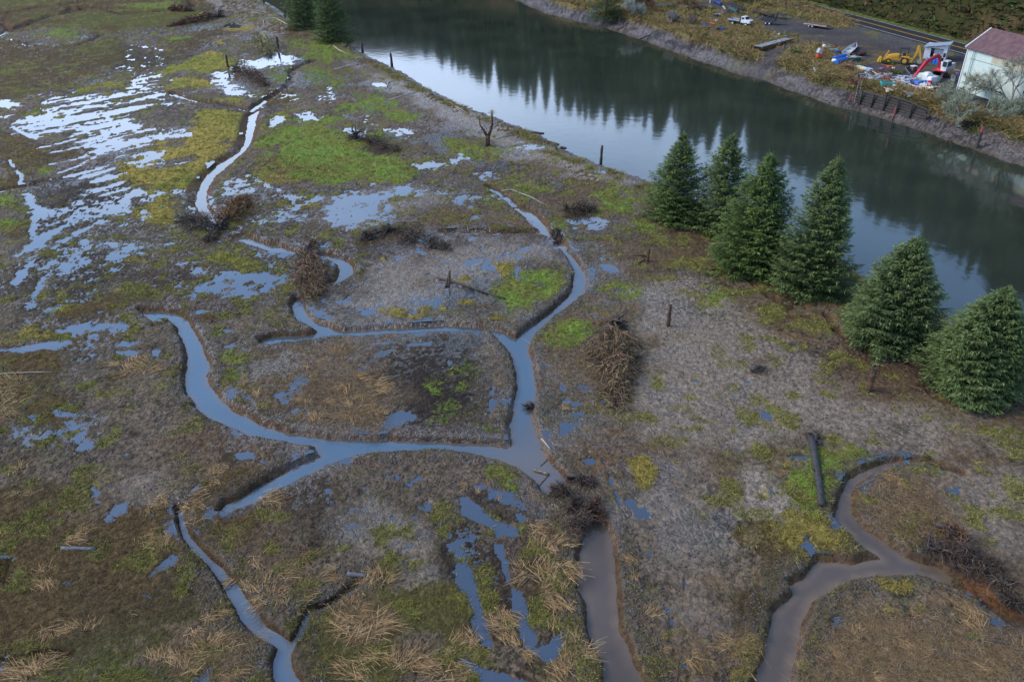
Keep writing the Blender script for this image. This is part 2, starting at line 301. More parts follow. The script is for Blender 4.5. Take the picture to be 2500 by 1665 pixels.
# standing water on the marsh: (outline, wetness) ; wetness 1 = open water, .5 = half islands
puddles = [(GA([(250, 640), (350, 660), (560, 640), (700, 620), (860, 640), (880, 560), (960, 515), (1080, 505), (1160, 540), (1130, 640), (1040, 690), (1100, 720), (1000, 760), (950, 860), (1080, 860), (1150, 890), (1290, 880), (1320, 930), (1060, 960), (1020, 1010), (1180, 1040), (1080, 1080), (1060, 1110), (1200, 1140), (1290, 1110), (960, 1140), (880, 1080), (760, 1050), (660, 1040), (560, 950), (430, 920), (300, 930), (210, 940), (80, 880), (140, 860), (160, 800), (280, 770), (300, 700)]), .44),
    (GA([(0, 690), (60, 690), (160, 700), (210, 730), (120, 740), (100, 790), (10, 800), (0, 770)]), .75), (GA([(880, 500), (880, 270), (915, 270), (925, 510)]), .45), (GA([(980, 480), (985, 300), (1010, 300), (1015, 490)]), .4), (GA([(1070, 470), (1075, 320), (1095, 320), (1095, 470)]), .38),
    (GA([(1640, 470), (1640, 400), (1780, 420), (1880, 370), (2020, 400), (1990, 440), (1860, 450), (1700, 490)]), .8), (GA([(1430, 540), (1500, 490), (1600, 510), (1560, 560), (1480, 590)]), .72), (GA([(1500, 570), (1560, 560), (1640, 620), (1720, 650), (1740, 670), (1680, 665), (1560, 640)]), .8), (GA([(1540, 170), (1600, 150), (1660, 180), (1640, 195), (1560, 195)]), .8), (GA([(1300, 60), (1420, 40), (1530, 90), (1460, 120), (1320, 90)]), .45),
    (GA([(1960, 760), (2100, 740), (2200, 780), (2180, 830), (2050, 840), (2040, 800)]), .6), (GA([(1840, 830), (1870, 790), (1960, 790), (1940, 830), (1860, 865)]), .75), (GA([(1930, 650), (2020, 640), (2080, 690), (2000, 700)]), .6), (GA([(2140, 640), (2300, 650), (2350, 700), (2200, 720)]), .5),
    (GA([(1480, 1290), (1560, 1220), (1650, 1210), (1680, 1270), (1560, 1310), (1700, 1320), (1560, 1350), (1490, 1330)]), .72), (GA([(1700, 1200), (1790, 1220), (1900, 1300), (2000, 1340), (2000, 1380), (1880, 1330)]), .6), (GA([(960, 1370), (1080, 1300), (1250, 1290), (1290, 1330), (1100, 1340), (980, 1400)]), .6), (GA([(1080, 1405), (1170, 1395), (1170, 1420), (1100, 1425)]), 1), (GA([(780, 1410), (860, 1330), (970, 1280), (950, 1330), (880, 1400), (860, 1510), (840, 1510), (830, 1450), (790, 1430), (660, 1530), (640, 1530), (760, 1440)]), .85),
    (GB([(100, 870), (180, 870), (260, 940), (220, 960), (150, 930)]), .9), (GB([(250, 800), (320, 830), (480, 880), (560, 870), (640, 920), (560, 930), (440, 900), (260, 890)]), .6), (GB([(560, 1130), (700, 1090), (800, 1120), (900, 1060), (960, 1080), (800, 1160), (640, 1150)]), .72),
    (GB([(60, 1360), (200, 1270), (330, 1250), (500, 1290), (700, 1270), (900, 1290), (1040, 1350), (950, 1400), (700, 1340), (520, 1400), (400, 1440), (300, 1500), (150, 1568), (0, 1568), (0, 1420)]), .5), (GB([(1000, 1190), (1120, 1180), (1190, 1220), (1060, 1250)]), .6), (GB([(1300, 960), (1450, 1000), (1480, 1060), (1400, 1060), (1280, 1010)]), .4), (GB([(0, 580), (60, 600), (100, 650), (60, 680), (0, 690)]), .6), (GB([(300, 580), (360, 570), (400, 590), (330, 600)]), .8), (GB([(1820, 1160), (1890, 1160), (1890, 1185), (1830, 1180)]), .8), (GB([(1640, 1510), (1850, 1490), (1950, 1530), (1900, 1568), (1680, 1568)]), .5),
    (GD([(110, 235), (210, 160), (330, 75), (430, 35), (425, 60), (300, 160), (200, 210), (120, 243)]), 1), (GD([(170, 290), (200, 200), (270, 185), (240, 260), (190, 330), (140, 390), (150, 430), (90, 440), (100, 400)]), .85), (GD([(280, 165), (360, 150), (480, 100), (620, 35), (600, 60), (480, 120), (360, 195)]), .9), (GD([(205, 570), (260, 470), (300, 400), (300, 440), (250, 540), (190, 610)]), .9), (GD([(130, 540), (180, 520), (200, 580), (160, 580)]), .7), (GD([(520, 150), (600, 100), (620, 150), (560, 190)]), .7), (GD([(710, 150), (780, 145), (830, 180), (760, 180)]), .95), (GD([(920, 215), (1000, 225), (990, 235)]), .9), (GD([(1110, 160), (1160, 140), (1210, 160), (1130, 180)]), .8),
    (GD([(1140, 535), (1280, 530), (1350, 490), (1440, 380), (1330, 390), (1290, 330), (1340, 290), (1400, 310), (1380, 340), (1480, 330), (1600, 300), (1700, 340), (1880, 350), (1880, 385), (1760, 420), (1740, 480), (1690, 520), (1560, 535), (1400, 520), (1300, 550), (1200, 548)]), .84), (GD([(1190, 300), (1280, 270), (1320, 280), (1230, 310)]), .9), (GD([(1040, 310), (1060, 280), (1180, 250), (1190, 275), (1090, 310)]), .6), (GD([(1830, 310), (1890, 265), (1890, 290), (1850, 330)]), .9), (GD([(1740, 240), (1770, 215), (1800, 255)]), .8),
    (GD([(340, 770), (490, 700), (640, 715), (700, 695), (780, 690), (900, 665), (880, 720), (860, 760), (700, 750), (600, 765), (400, 772)]), .85), (GD([(-40, 885), (0, 880), (150, 860), (300, 825), (480, 815), (500, 840), (380, 880), (200, 895), (0, 892)]), .95), (GD([(770, 865), (830, 815), (990, 815), (960, 840), (870, 870)]), .95), (GD([(740, 885), (860, 885), (970, 880), (940, 915), (830, 910)]), .9), (GD([(530, 905), (610, 905), (640, 920), (560, 925)]), .7), (GD([(660, 615), (720, 615), (710, 650), (670, 640)]), .7), (GD([(1520, 860), (1560, 840), (1700, 870), (1800, 880), (1680, 890)]), .6), (GD([(1440, 690), (1500, 685), (1560, 695), (1450, 700)]), .8), (GD([(1500, 740), (1570, 735), (1640, 765), (1540, 770)]), .7), (GD([(1280, 610), (1400, 610), (1560, 595), (1400, 630), (1290, 630)]), .6), (GD([(1330, 560), (1410, 555), (1380, 570)]), .9),
    (GD([(1860, 1210), (1960, 1130), (2060, 1060), (2120, 1050), (2110, 1110), (2010, 1200), (1960, 1280), (2060, 1300), (2000, 1310), (1900, 1270)]), .75), (GD([(1840, 1310), (1940, 1350), (1900, 1365), (1850, 1345)]), .9), (GD([(1620, 1150), (1700, 1200), (1760, 1270), (1640, 1210)]), .6), (GD([(350, 1290), (440, 1290), (520, 1330), (400, 1340)]), .7), (GD([(980, 1270), (1060, 1310), (1180, 1360), (1080, 1365), (1000, 1310)]), .65), (GD([(270, 1480), (330, 1430), (350, 1440), (300, 1500)]), .8), (GD([(180, 1330), (260, 1330), (230, 1370)]), .6), (GD([(1300, 1290), (1340, 1290), (1350, 1420), (1330, 1460)]), .8), (GD([(1040, 890), (1090, 890), (1080, 920), (1050, 920)]), .9),
    (GE([(200, 1010), (270, 985), (270, 1000), (220, 1025)]), .95), (GE([(250, 970), (330, 920), (440, 868), (440, 890), (330, 955), (280, 980)]), 1), (GE([(95, 965), (180, 912), (190, 922), (110, 975)]), 1), (GE([(225, 885), (285, 862), (285, 875), (240, 895)]), .9), (GE([(290, 835), (450, 825), (470, 835), (310, 845)]), .85), (GE([(540, 850), (700, 830), (700, 845), (560, 855)]), .8), (GE([(815, 960), (830, 950), (848, 968), (830, 985)]), 1), (GE([(380, 1400), (430, 1330), (560, 1290), (650, 1340), (560, 1400)]), .5), (GE([(220, 620), (270, 595), (340, 600), (330, 640), (240, 655)]), .8), (GE([(660, 370), (720, 355), (690, 390)]), .9), (GE([(970, 300), (1020, 260), (1030, 170), (1130, 165), (1150, 200), (1050, 250), (1040, 290)]), .75), (GE([(1030, 325), (1080, 270), (1130, 280), (1130, 330), (1060, 345)]), .75), (GE([(1130, 210), (1280, 200), (1380, 170), (1420, 220), (1300, 260), (1180, 250)]), .5), (GE([(1265, 320), (1310, 310), (1310, 390), (1280, 390)]), .7), (GE([(620, 210), (700, 220), (760, 250), (660, 270)]), .6), (GE([(160, 430), (280, 400), (240, 450)]), .6), (GE([(60, 560), (160, 520), (180, 540), (80, 590)]), .6),
    (GE([(1100, 1200), (1130, 1120), (1140, 1250), (1110, 1330)]), .6), (GE([(1610, 1240), (1640, 1210), (1730, 1250), (1690, 1270)]), .85), (GE([(1720, 1130), (1770, 1120), (1790, 1170)]), .75), (GE([(1870, 1200), (1900, 1220), (1920, 1280), (1890, 1290)]), .8), (GE([(1490, 980), (1540, 980), (1520, 1010)]), .8), (GE([(1590, 1120), (1640, 1130), (1600, 1180)]), .6), (GE([(1690, 1310), (1750, 1310), (1740, 1340)]), .9), (GE([(1600, 1390), (1720, 1380), (1680, 1440), (1600, 1460)]), .65), (GE([(1860, 300), (1930, 310), (1990, 350), (1930, 360)]), .75), (GE([(1780, 620), (1850, 640), (1880, 680), (1820, 670)]), .5), (GE([(1860, 160), (1900, 200), (1870, 280)]), .5), (GE([(2060, 640), (2120, 670), (2110, 690)]), .8),
    (GJ([(890, 330), (940, 325), (1000, 370), (1060, 430), (1150, 480), (1240, 500), (1290, 530), (1280, 575), (1180, 580), (1150, 600), (1110, 540), (1060, 500), (960, 475), (900, 440)]), 1), (GJ([(870, 770), (940, 730), (970, 800), (1010, 880), (1030, 960), (1050, 1060), (1080, 1150), (1110, 1250), (1140, 1370), (1060, 1340), (990, 1240), (960, 1080), (920, 960), (890, 880)]), 1), (GJ([(1140, 640), (1180, 640), (1200, 760), (1240, 900), (1300, 960), (1340, 1060), (1370, 1150), (1415, 1240), (1390, 1330), (1420, 1350), (1500, 1330), (1560, 1260), (1620, 1180), (1620, 1230), (1590, 1330), (1560, 1420), (1480, 1420), (1350, 1330), (1290, 1180), (1250, 1060), (1220, 920), (1180, 760)]), 1), (GJ([(720, 1350), (800, 1365), (900, 1400), (1000, 1430), (1120, 1480), (1260, 1530), (1350, 1568), (1500, 1700), (1100, 1700), (1000, 1540), (900, 1450), (760, 1390)]), .95),
    (GJ([(600, 380), (640, 320), (720, 330), (740, 380), (680, 430), (610, 420)]), .85), (GJ([(350, 180), (450, 130), (600, 150), (700, 190), (640, 230), (560, 260), (460, 210)]), .6), (GJ([(40, 230), (180, 210), (340, 250), (260, 270), (60, 250)]), .6), (GJ([(840, 190), (940, 180), (1100, 250), (1250, 330), (1340, 370), (1250, 390), (1120, 310), (960, 230)]), .6), (GJ([(1260, 430), (1310, 410), (1350, 470), (1300, 490)]), .8), (GJ([(800, 640), (890, 620), (930, 720), (860, 750)]), .35), (GJ([(370, 660), (410, 650), (410, 680), (380, 685)]), .9), (GJ([(1895, 160), (1920, 160), (1950, 260), (1990, 300), (1990, 380), (1950, 330)]), .95), (GJ([(2000, 340), (2060, 330), (2100, 400), (2040, 390)]), .9), (GJ([(2260, 1030), (2331, 1060), (2380, 1190), (2310, 1190)]), .75), (GJ([(1720, 60), (1820, 50), (1820, 90), (1740, 100)]), .75), (GJ([(1840, 65), (1890, 65), (1880, 95)]), .8), (GJ([(2165, 690), (2195, 690), (2190, 725)]), .9), (GJ([(2080, 400), (2160, 380), (2180, 460), (2100, 480)]), .5), (GJ([(560, 450), (620, 440), (600, 470)]), .8),
    (GI([(1010, 860), (1060, 790), (1100, 745), (1160, 755), (1160, 790), (1090, 830), (1040, 855)]), 1), (GI([(600, 250), (680, 200), (700, 260), (640, 330), (690, 370), (850, 350), (840, 420), (760, 450), (690, 410), (630, 310)]), .78), (GI([(1540, 680), (1640, 660), (1560, 710)]), .8), (GI([(690, 830), (720, 815), (730, 830)]), .9), (GI([(400, 880), (560, 860), (480, 940), (410, 910)]), .5), (GI([(960, 980), (1000, 970), (1040, 1020), (1000, 1010)]), .8), (GI([(-40, 1470), (150, 1420), (60, 1480), (20, 1568), (-40, 1600)]), .6), (GI([(1440, 1450), (1520, 1430), (1500, 1500), (1400, 1568), (1300, 1568)]), .6), (GI([(1600, 30), (1700, 20), (1830, 90), (1780, 95), (1660, 60)]), .85), (GI([(1280, 290), (1340, 220), (1360, 230), (1320, 290)]), .7), (GI([(1350, 490), (1400, 490), (1380, 510)]), .9), (GI([(1000, 430), (1060, 430), (1040, 450)]), .8), (GI([(2180, 260), (2260, 250), (2260, 300), (2200, 300)]), .7), (GI([(2190, 310), (2240, 310), (2220, 370)]), .7), (GI([(810, 20), (880, 10), (860, 50), (820, 45)]), .8), (GI([(330, 30), (380, 30), (360, 60)]), .8), (GI([(860, 1255), (940, 1250), (920, 1275)]), .6), (GI([(1640, 1260), (1720, 1270), (1700, 1310), (1660, 1300)]), .4),
    (GK([(700, 45), (760, 30), (870, 40), (860, 65), (720, 55)]), .95), (GK([(600, 240), (660, 250), (680, 290), (620, 290)]), .5), (GK([(840, 560), (875, 560), (870, 600), (845, 605)]), .9), (GK([(1000, 1150), (1060, 1110), (1100, 1140), (1090, 1190), (1020, 1190)]), .85), (GK([(1800, 260), (1900, 250), (1900, 290), (1820, 300)]), .6), (GK([(2000, 430), (2100, 410), (2130, 500), (2030, 500)]), .5), (GK([(1660, 950), (1800, 960), (1780, 1000), (1680, 1000)]), .5), (GK([(1860, 520), (1920, 520), (1900, 560)]), .7), (GK([(2080, 1120), (2200, 1150), (2180, 1200), (2120, 1180)]), .6), (GK([(2240, 270), (2300, 270), (2280, 310)]), .6), (GK([(20, 860), (45, 860), (40, 960), (15, 960)]), .8), (GK([(0, 1440), (60, 1440), (40, 1490), (0, 1480)]), .9),
    (GH([(540, 1310), (640, 1310), (620, 1350), (550, 1345)]), .7), (GH([(410, 1075), (480, 1100), (470, 1115)]), .7), (GH([(925, 850), (970, 875), (940, 885)]), .9), (GH([(100, 1090), (150, 1090), (130, 1120)]), .6), (GH([(0, 780), (40, 780), (30, 820), (0, 820)]), .7), (GH([(340, 1215), (390, 1210), (370, 1235)]), .6), (GH([(1540, 1110), (1600, 1140), (1560, 1135)]), .8), (GH([(1210, 935), (1270, 930), (1260, 955), (1220, 955)]), .0)]
# furrows holding water, upper left
furrows = []
for x0, y0, x1, y1 in [(350, 1125, 590, 1072), (280, 1010, 500, 955), (330, 1050, 560, 1000), (400, 1190, 640, 1080), (450, 1210, 720, 1140), (560, 1215, 760, 1160), (630, 1250, 840, 1190), (660, 1300, 830, 1250), (700, 1340, 870, 1290), (640, 1240, 760, 1200), (220, 940, 330, 925), (730, 790, 790, 890), (90, 870, 250, 960), (1060, 950, 1300, 910), (480, 940, 720, 850), (580, 960, 800, 890), (640, 1000, 850, 930)]:
    furrows.append((GA([(x0, y0), ((x0 + x1) / 2, (y0 + y1) / 2 + 4), (x1, y1)]), .42))
for ln, hw in [(GA([(70, 1100), (100, 1150), (150, 1200), (145, 1260)]), .32), (GA([(185, 1325), (215, 1400), (290, 1440), (245, 1490), (230, 1568)]), .42), (GA([(290, 1440), (305, 1500)]), .3), (GD([(240, 0), (222, 60), (226, 122)]), .35), (GD([(430, 40), (330, 80), (210, 165), (115, 240)]), .5), (GD([(620, 40), (480, 110), (360, 185), (280, 165)]), .45), (GD([(300, 400), (260, 480), (200, 590)]), .4), (GD([(260, 190), (200, 300), (110, 420)]), .45), (GI([(1030, 850), (1100, 780), (1160, 750)]), .3)]: furrows.append((ln, hw))
# ground cover: kind -> list of (outline, strength)
cover = {
 'moss': [(GB([(0, 820), (100, 860), (200, 960), (260, 1060), (480, 1060), (560, 1110), (600, 1180), (480, 1240), (320, 1270), (150, 1270), (0, 1310), (-60, 1320), (-280, 1180), (-330, 1080), (-260, 940), (-120, 850)]), .8), (GA([(1940, 870), (2040, 810), (2240, 810), (2352, 860), (2352, 1000), (2150, 1010), (1960, 980), (1850, 1050), (1830, 1080), (1760, 990), (1800, 930)]), .85),
   (GB([(200, 640), (330, 620), (500, 680), (600, 740), (640, 830), (480, 850), (330, 800), (240, 760), (0, 790), (0, 700), (180, 700)]), .6), (GB([(260, 900), (420, 930), (480, 1000), (620, 1010), (600, 1060), (440, 1050), (340, 980)]), .55), (GB([(860, 960), (1000, 960), (1080, 1010), (1180, 1040), (1060, 1090), (940, 1080), (900, 1010)]), .6), (GB([(1780, 1340), (1900, 1280), (2100, 1310), (2180, 1380), (1980, 1440), (1820, 1400)]), .5), (GB([(1020, 1250), (1120, 1240), (1180, 1290), (1080, 1320)]), .7), (GB([(1180, 1220), (1400, 1240), (1500, 1300), (1420, 1380), (1280, 1330)]), .45), (GB([(1480, 1400), (1560, 1460), (1640, 1568), (1560, 1568)]), .55),
   (GB([(0, 300), (160, 340), (200, 400), (100, 400), (0, 440), (-200, 380), (-300, 300), (-100, 240)]), .55), (GE([(1170, 500), (1220, 420), (1330, 330), (1500, 310), (1640, 350), (1650, 400), (1600, 480), (1500, 560), (1380, 640), (1270, 720), (1230, 720), (1280, 620)]), .62), (GE([(1440, 760), (1560, 650), (1680, 620), (1860, 690), (1870, 760), (1760, 850), (1560, 830), (1420, 840)]), .75), (GE([(1680, 550), (1740, 540), (1880, 600), (1860, 630), (1720, 590)]), .7), (GE([(1800, 460), (1960, 420), (2120, 430), (2100, 560), (1960, 500)]), .42), (GE([(2100, 0), (2352, 0), (2352, 200), (2200, 140)]), .45),
   (GE([(550, 1170), (680, 1080), (850, 1010), (960, 980), (1060, 1030), (1060, 1080), (900, 1140), (860, 1220), (1000, 1260), (1060, 1400), (760, 1420), (700, 1300), (780, 1230)]), .4), (GK([(680, 60), (760, 0), (1160, -30), (1240, 40), (1090, 110), (1040, 200), (1000, 330), (930, 390), (830, 290), (740, 260), (700, 140)]), .72), (GK([(1540, 100), (1760, 60), (1860, 120), (1700, 190)]), .35), (GK([(1880, 1240), (2000, 1240), (2100, 1280), (1960, 1290)]), .6), (GH([(150, 560), (280, 480), (420, 530), (400, 570), (200, 590)]), .5), (GH([(2100, 1350), (2200, 1420), (2240, 1470), (2160, 1450)]), .55), (GH([(2150, 1240), (2240, 1280), (2180, 1290)]), .7),
   (GD([(1390, 780), (1470, 755), (1580, 790), (1400, 810)]), .8), (GD([(1430, 930), (1560, 880), (1680, 880), (1760, 900), (1560, 1000), (1520, 1080), (1600, 1060), (1640, 1040), (1560, 990)]), .55), (GJ([(910, 140), (1000, 105), (1220, 115), (1320, 180), (1260, 270), (1120, 240), (1000, 180)]), .5), (GA([(270, 230), (400, 200), (560, 220), (480, 270)]), .6), (GA([(820, 30), (1050, 20), (1270, 10), (1300, 40), (1000, 70), (880, 60)]), .6), (GA([(1080, 280), (1230, 240), (1360, 260), (1200, 290)]), .7), (GA([(380, 590), (520, 560), (600, 570), (420, 610)]), .5), (GA([(1960, 280), (2140, 240), (2352, 330), (2200, 400), (2000, 330)]), .5), (GA([(1800, 480), (2000, 450), (1980, 560), (1860, 600), (1780, 540)]), .5), (GA([(2030, 460), (2200, 420), (2350, 520), (2352, 620), (2200, 640), (2060, 540)]), .5), (GA([(0, 1340), (60, 1350), (70, 1568), (0, 1568)]), .7), (GA([(160, 1160), (350, 1130), (400, 1180), (250, 1210)]), .5), (GA([(780, 770), (830, 740), (870, 860), (880, 920), (820, 890)]), .7)],
 'yellow': [(GA([(1140, 600), (1160, 550), (1300, 530), (1420, 540), (1450, 580), (1300, 600), (1160, 620)]), .85), (GA([(1080, 510), (1250, 420), (1440, 360), (1560, 400), (1640, 440), (1520, 470), (1430, 490), (1250, 500)]), .85), (GA([(1450, 290), (1580, 250), (1640, 250), (1500, 310)]), .8), (GA([(980, 1000), (1180, 1000), (1320, 880), (1380, 760), (1580, 740), (1680, 790), (1660, 900), (1620, 990), (1480, 1080), (1340, 1220), (1300, 1300), (1080, 1320), (980, 1290), (900, 1200), (900, 1100), (960, 1080), (1000, 1160), (1180, 1160), (1320, 1090), (1060, 1080)]), .8), (GA([(1060, 970), (1270, 955), (1290, 985), (1060, 1000)]), .8), (GA([(1420, 690), (1560, 670), (1680, 660), (1720, 680), (1700, 740), (1560, 720)]), .75), (GA([(920, 1440), (1060, 1350), (1200, 1340), (1240, 1450), (1160, 1530), (1000, 1530)]), .7), (GA([(530, 620), (720, 570), (880, 560), (860, 590), (700, 620), (560, 650)]), .55), (GA([(150, 800), (240, 770), (400, 780), (410, 820), (300, 810)]), .7), (GA([(700, 640), (780, 640), (790, 665), (700, 660)]), .7), (GA([(1350, 80), (1430, 85), (1420, 120), (1350, 115)]), .7), (GA([(1560, 200), (1700, 180), (1730, 220), (1600, 230)]), .6), (GA([(1860, 780), (1980, 750), (2090, 760), (1960, 790), (1880, 830)]), .7), (GA([(1740, 780), (1780, 900), (1700, 1040), (1540, 1160), (1640, 1120), (1820, 1000), (1840, 900)]), .5), (GA([(1700, 1170), (1900, 1100), (2100, 1150), (2060, 1250), (1900, 1290), (1760, 1230)]), .45), (GA([(2000, 1400), (2180, 1370), (2200, 1420), (2060, 1440)]), .5),
   (GD([(1390, 230), (1500, 180), (1620, 200), (1640, 260), (1800, 290), (1640, 340), (1560, 310), (1420, 290)]), .7), (GD([(820, 260), (1000, 240), (1200, 130), (1330, 110), (1270, 190), (1060, 260), (1200, 310), (920, 320)]), .45), (GD([(30, 780), (220, 730), (420, 780), (480, 790), (240, 830), (40, 830)]), .5), (GD([(330, 440), (440, 480), (430, 560), (400, 620), (330, 620), (380, 540)]), .45), (GD([(1800, 430), (2040, 330), (1900, 300), (1980, 520), (2000, 700), (1860, 640)]), .3), (GE([(1160, 300), (1250, 290), (1270, 340), (1200, 390), (1180, 330)]), .8), (GE([(1040, 350), (1120, 270), (1130, 300), (1060, 370)]), .6), (GE([(900, 545), (1000, 545), (990, 575), (910, 580)]), .75), (GE([(350, 610), (440, 580), (550, 620), (540, 650), (400, 640)]), .5), (GE([(640, 600), (700, 590), (680, 640), (640, 630)]), .6), (GE([(760, 590), (810, 590), (820, 620), (770, 630)]), .6), (GE([(560, 640), (800, 620), (1190, 640), (1280, 720), (1100, 690), (700, 680)]), .35), (GE([(350, 240), (400, 240), (390, 280), (350, 270)]), .6), (GE([(860, 380), (1000, 380), (980, 440), (880, 430)]), .4),
   (GJ([(2060, 80), (2130, 50), (2190, 110), (2180, 150), (2150, 240), (2120, 230), (2130, 150)]), .85), (GK([(740, 600), (780, 540), (890, 540), (900, 600), (1060, 640), (1220, 655), (1210, 670), (1000, 650), (820, 660), (800, 760), (740, 860), (700, 960), (640, 1040), (630, 1000), (720, 820), (780, 690)]), .8), (GK([(640, 1060), (620, 1130), (560, 1280), (520, 1420), (440, 1540), (380, 1568), (430, 1420), (520, 1240), (560, 1120)]), .6), (GK([(800, 480), (1000, 430), (960, 520), (840, 520)]), .55), (GK([(930, 1000), (1060, 900), (1160, 870), (1100, 960), (980, 1030)]), .5), (GK([(1300, 880), (1560, 860), (1580, 980), (1400, 960)]), .45), (GK([(1380, 1040), (1500, 1080), (1640, 1030), (1740, 1100), (1560, 1110), (1420, 1110)]), .5), (GK([(860, 1300), (920, 1180), (940, 1300), (880, 1420), (830, 1540), (820, 1460)]), .6), (GK([(670, 90), (760, 60), (740, 130), (680, 130)]), .7), (GK([(560, 240), (600, 250), (600, 320), (560, 310)]), .5), (GK([(1100, 540), (1220, 650), (1150, 640), (1080, 580)]), .6), (GI([(1960, 1280), (2040, 1180), (2020, 1130), (1940, 1220)]), .5), (GI([(1240, 410), (1300, 480), (1280, 560)]), .3)],
 'olive': [(GI([(-60, 640), (0, 600), (220, 560), (400, 430), (700, 440), (900, 520), (1190, 400), (1230, 600), (1360, 720), (1500, 900), (1600, 1080), (1700, 1240), (1400, 1300), (1150, 1440), (1150, 1700), (-60, 1700)]), .75), (GI([(0, 100), (300, 60), (560, 260), (640, 420), (400, 440), (220, 560), (-60, 600), (-60, 100)]), .55), (GI([(1250, 440), (1480, 420), (1600, 440), (1780, 420), (1760, 560), (1640, 640), (1440, 680), (1320, 600)]), .7), (GI([(1440, 240), (1560, 130), (1760, 110), (1820, 160), (1640, 290), (1480, 380)]), .75), (GI([(1980, 1420), (2080, 1140), (2331, 1030), (2460, 900), (2560, 1000), (2800, 1300), (2760, 1568), (2040, 1600)]), .75), (GJ([(420, 980), (700, 980), (930, 960), (990, 1230), (860, 1360), (700, 1330), (420, 1300)]), .7), (GJ([(0, 1060), (60, 1080), (80, 1400), (0, 1500)]), .6),
   (GD([(450, 640), (640, 540), (800, 460), (1000, 440), (1180, 540), (1260, 560), (1180, 600), (900, 590), (700, 640), (500, 660)]), .75), (GD([(0, 900), (200, 895), (400, 880), (470, 960), (470, 1200), (400, 1290), (200, 1280), (150, 1080), (0, 1060)]), .75), (GD([(700, 1000), (830, 960), (860, 1180), (700, 1200)]), .5), (GD([(1300, 660), (1420, 640), (1560, 700), (1800, 660), (1880, 700), (1700, 720), (1440, 740)]), .5), (GD([(1280, 220), (1600, 170), (1800, 300), (1400, 320)]), .3), (GD([(0, 0), (200, 0), (220, 100), (120, 200), (0, 260)]), .5), (GA([(0, 900), (100, 930), (300, 960), (560, 1040), (420, 1120), (360, 1160), (250, 1220), (0, 1300)]), .55), (GA([(-100, 240), (0, 280), (350, 340), (700, 260), (1060, 260), (880, 290), (860, 420), (700, 480), (500, 600), (250, 640), (0, 680), (-100, 700)]), .5), (GA([(-100, 0), (1300, -60), (1500, 60), (1300, 170), (1160, 200), (1000, 190), (700, 240), (400, 180), (0, 240)]), .65), (GA([(1050, 280), (1240, 240), (1500, 190), (1650, 230), (1480, 280), (1280, 380), (1150, 410)]), .4), (GA([(1740, 1120), (2000, 1040), (2352, 1080), (2352, 1300), (2100, 1300), (1900, 1260)]), .55), (GA([(1760, 640), (1980, 600), (2100, 700), (1900, 740)]), .45), (GB([(-200, 1060), (260, 1060), (420, 1100), (260, 1250), (0, 1300)]), .4),
   (GK([(460, 640), (600, 560), (760, 620), (780, 760), (720, 860), (640, 1000), (560, 1150), (380, 1150), (350, 980), (420, 780)]), .65), (GK([(500, 1100), (620, 1060), (560, 1280), (480, 1480), (300, 1568), (200, 1500), (330, 1300), (320, 1140)]), .4), (GB([(420, 440), (640, 590), (900, 720), (1060, 800), (1400, 960), (1300, 940), (1000, 800), (700, 660), (440, 500), (160, 400)]), .5), (GA([(1450, 0), (1700, 0), (2000, 190), (2200, 260), (2000, 300), (1800, 200), (1560, 120)]), .4), (GJ([(1380, 800), (1480, 720), (1640, 900), (1690, 1040), (1620, 1140), (1520, 1130), (1420, 1250), (1400, 1100)]), .35), (GB([(1500, 1100), (1900, 1230), (2150, 1330), (2000, 1340), (1700, 1260)]), .35)],
 'straw': [(GB([(520, 1480), (700, 1400), (900, 1390), (1100, 1440), (1380, 1480), (1420, 1568), (900, 1568), (620, 1568)]), .75), (GK([(1240, 400), (1340, 200), (1440, 150), (1620, 260), (1780, 420), (1700, 560), (1540, 600), (1360, 520)]), .7), (GK([(960, 1240), (1100, 1060), (1400, 1110), (1700, 1120), (1900, 1100), (2060, 1240), (2500, 1320), (2500, 1700), (820, 1700), (880, 1420)]), .7), (GK([(220, 1280), (420, 1240), (500, 1330), (400, 1420), (240, 1380)]), .4), (GA([(1230, 620), (1400, 590), (1560, 640), (1500, 690), (1280, 660)]), .7), (GA([(340, 450), (460, 400), (620, 460), (620, 490), (400, 490)]), .55), (GA([(700, 230), (820, 190), (1000, 200), (980, 250), (760, 250)]), .5), (GA([(400, 130), (640, 80), (700, 100), (460, 150)]), .5), (GA([(0, 40), (120, 10), (160, 30), (0, 70)]), .5), (GA([(0, 390), (160, 380), (180, 450), (0, 450)]), .4), (GE([(1430, 850), (1600, 840), (1800, 870), (1880, 1100), (1760, 1120), (1560, 1000)]), .45), (GE([(0, 860), (200, 820), (300, 900), (300, 1060), (420, 1280), (300, 1400), (60, 1330), (-260, 1160), (-80, 980)]), .5), (GI([(1480, 730), (1640, 640), (1760, 760), (2050, 700), (2331, 880), (2050, 1080), (1900, 1000), (1660, 930)]), .5), (GJ([(0, 840), (200, 820), (440, 860), (360, 960), (160, 940), (0, 1000)]), .55), (GJ([(60, 1020), (200, 960), (360, 1060), (420, 1200), (300, 1300), (100, 1260)]), .5), (GI([(1180, 1400), (1480, 1240), (1760, 1280), (1640, 1450), (1480, 1568), (1180, 1568)]), .5), (GD([(0, 1080), (100, 1060), (190, 1120), (150, 1230), (60, 1340), (0, 1380)]), .8), (GH([(480, 960), (620, 930), (580, 1070), (500, 1050)]), .4), (GH([(1500, 880), (1700, 820), (1760, 700), (1760, 820), (1640, 920)]), .5), (GH([(1000, 560), (1130, 420), (1160, 520), (1060, 600)]), .7), (GB([(140, 330), (240, 390), (280, 400), (440, 480), (560, 550), (660, 600), (560, 560), (400, 470), (200, 380)]), .6), (GA([(1040, 690), (1300, 690), (1250, 660)]), .5)],
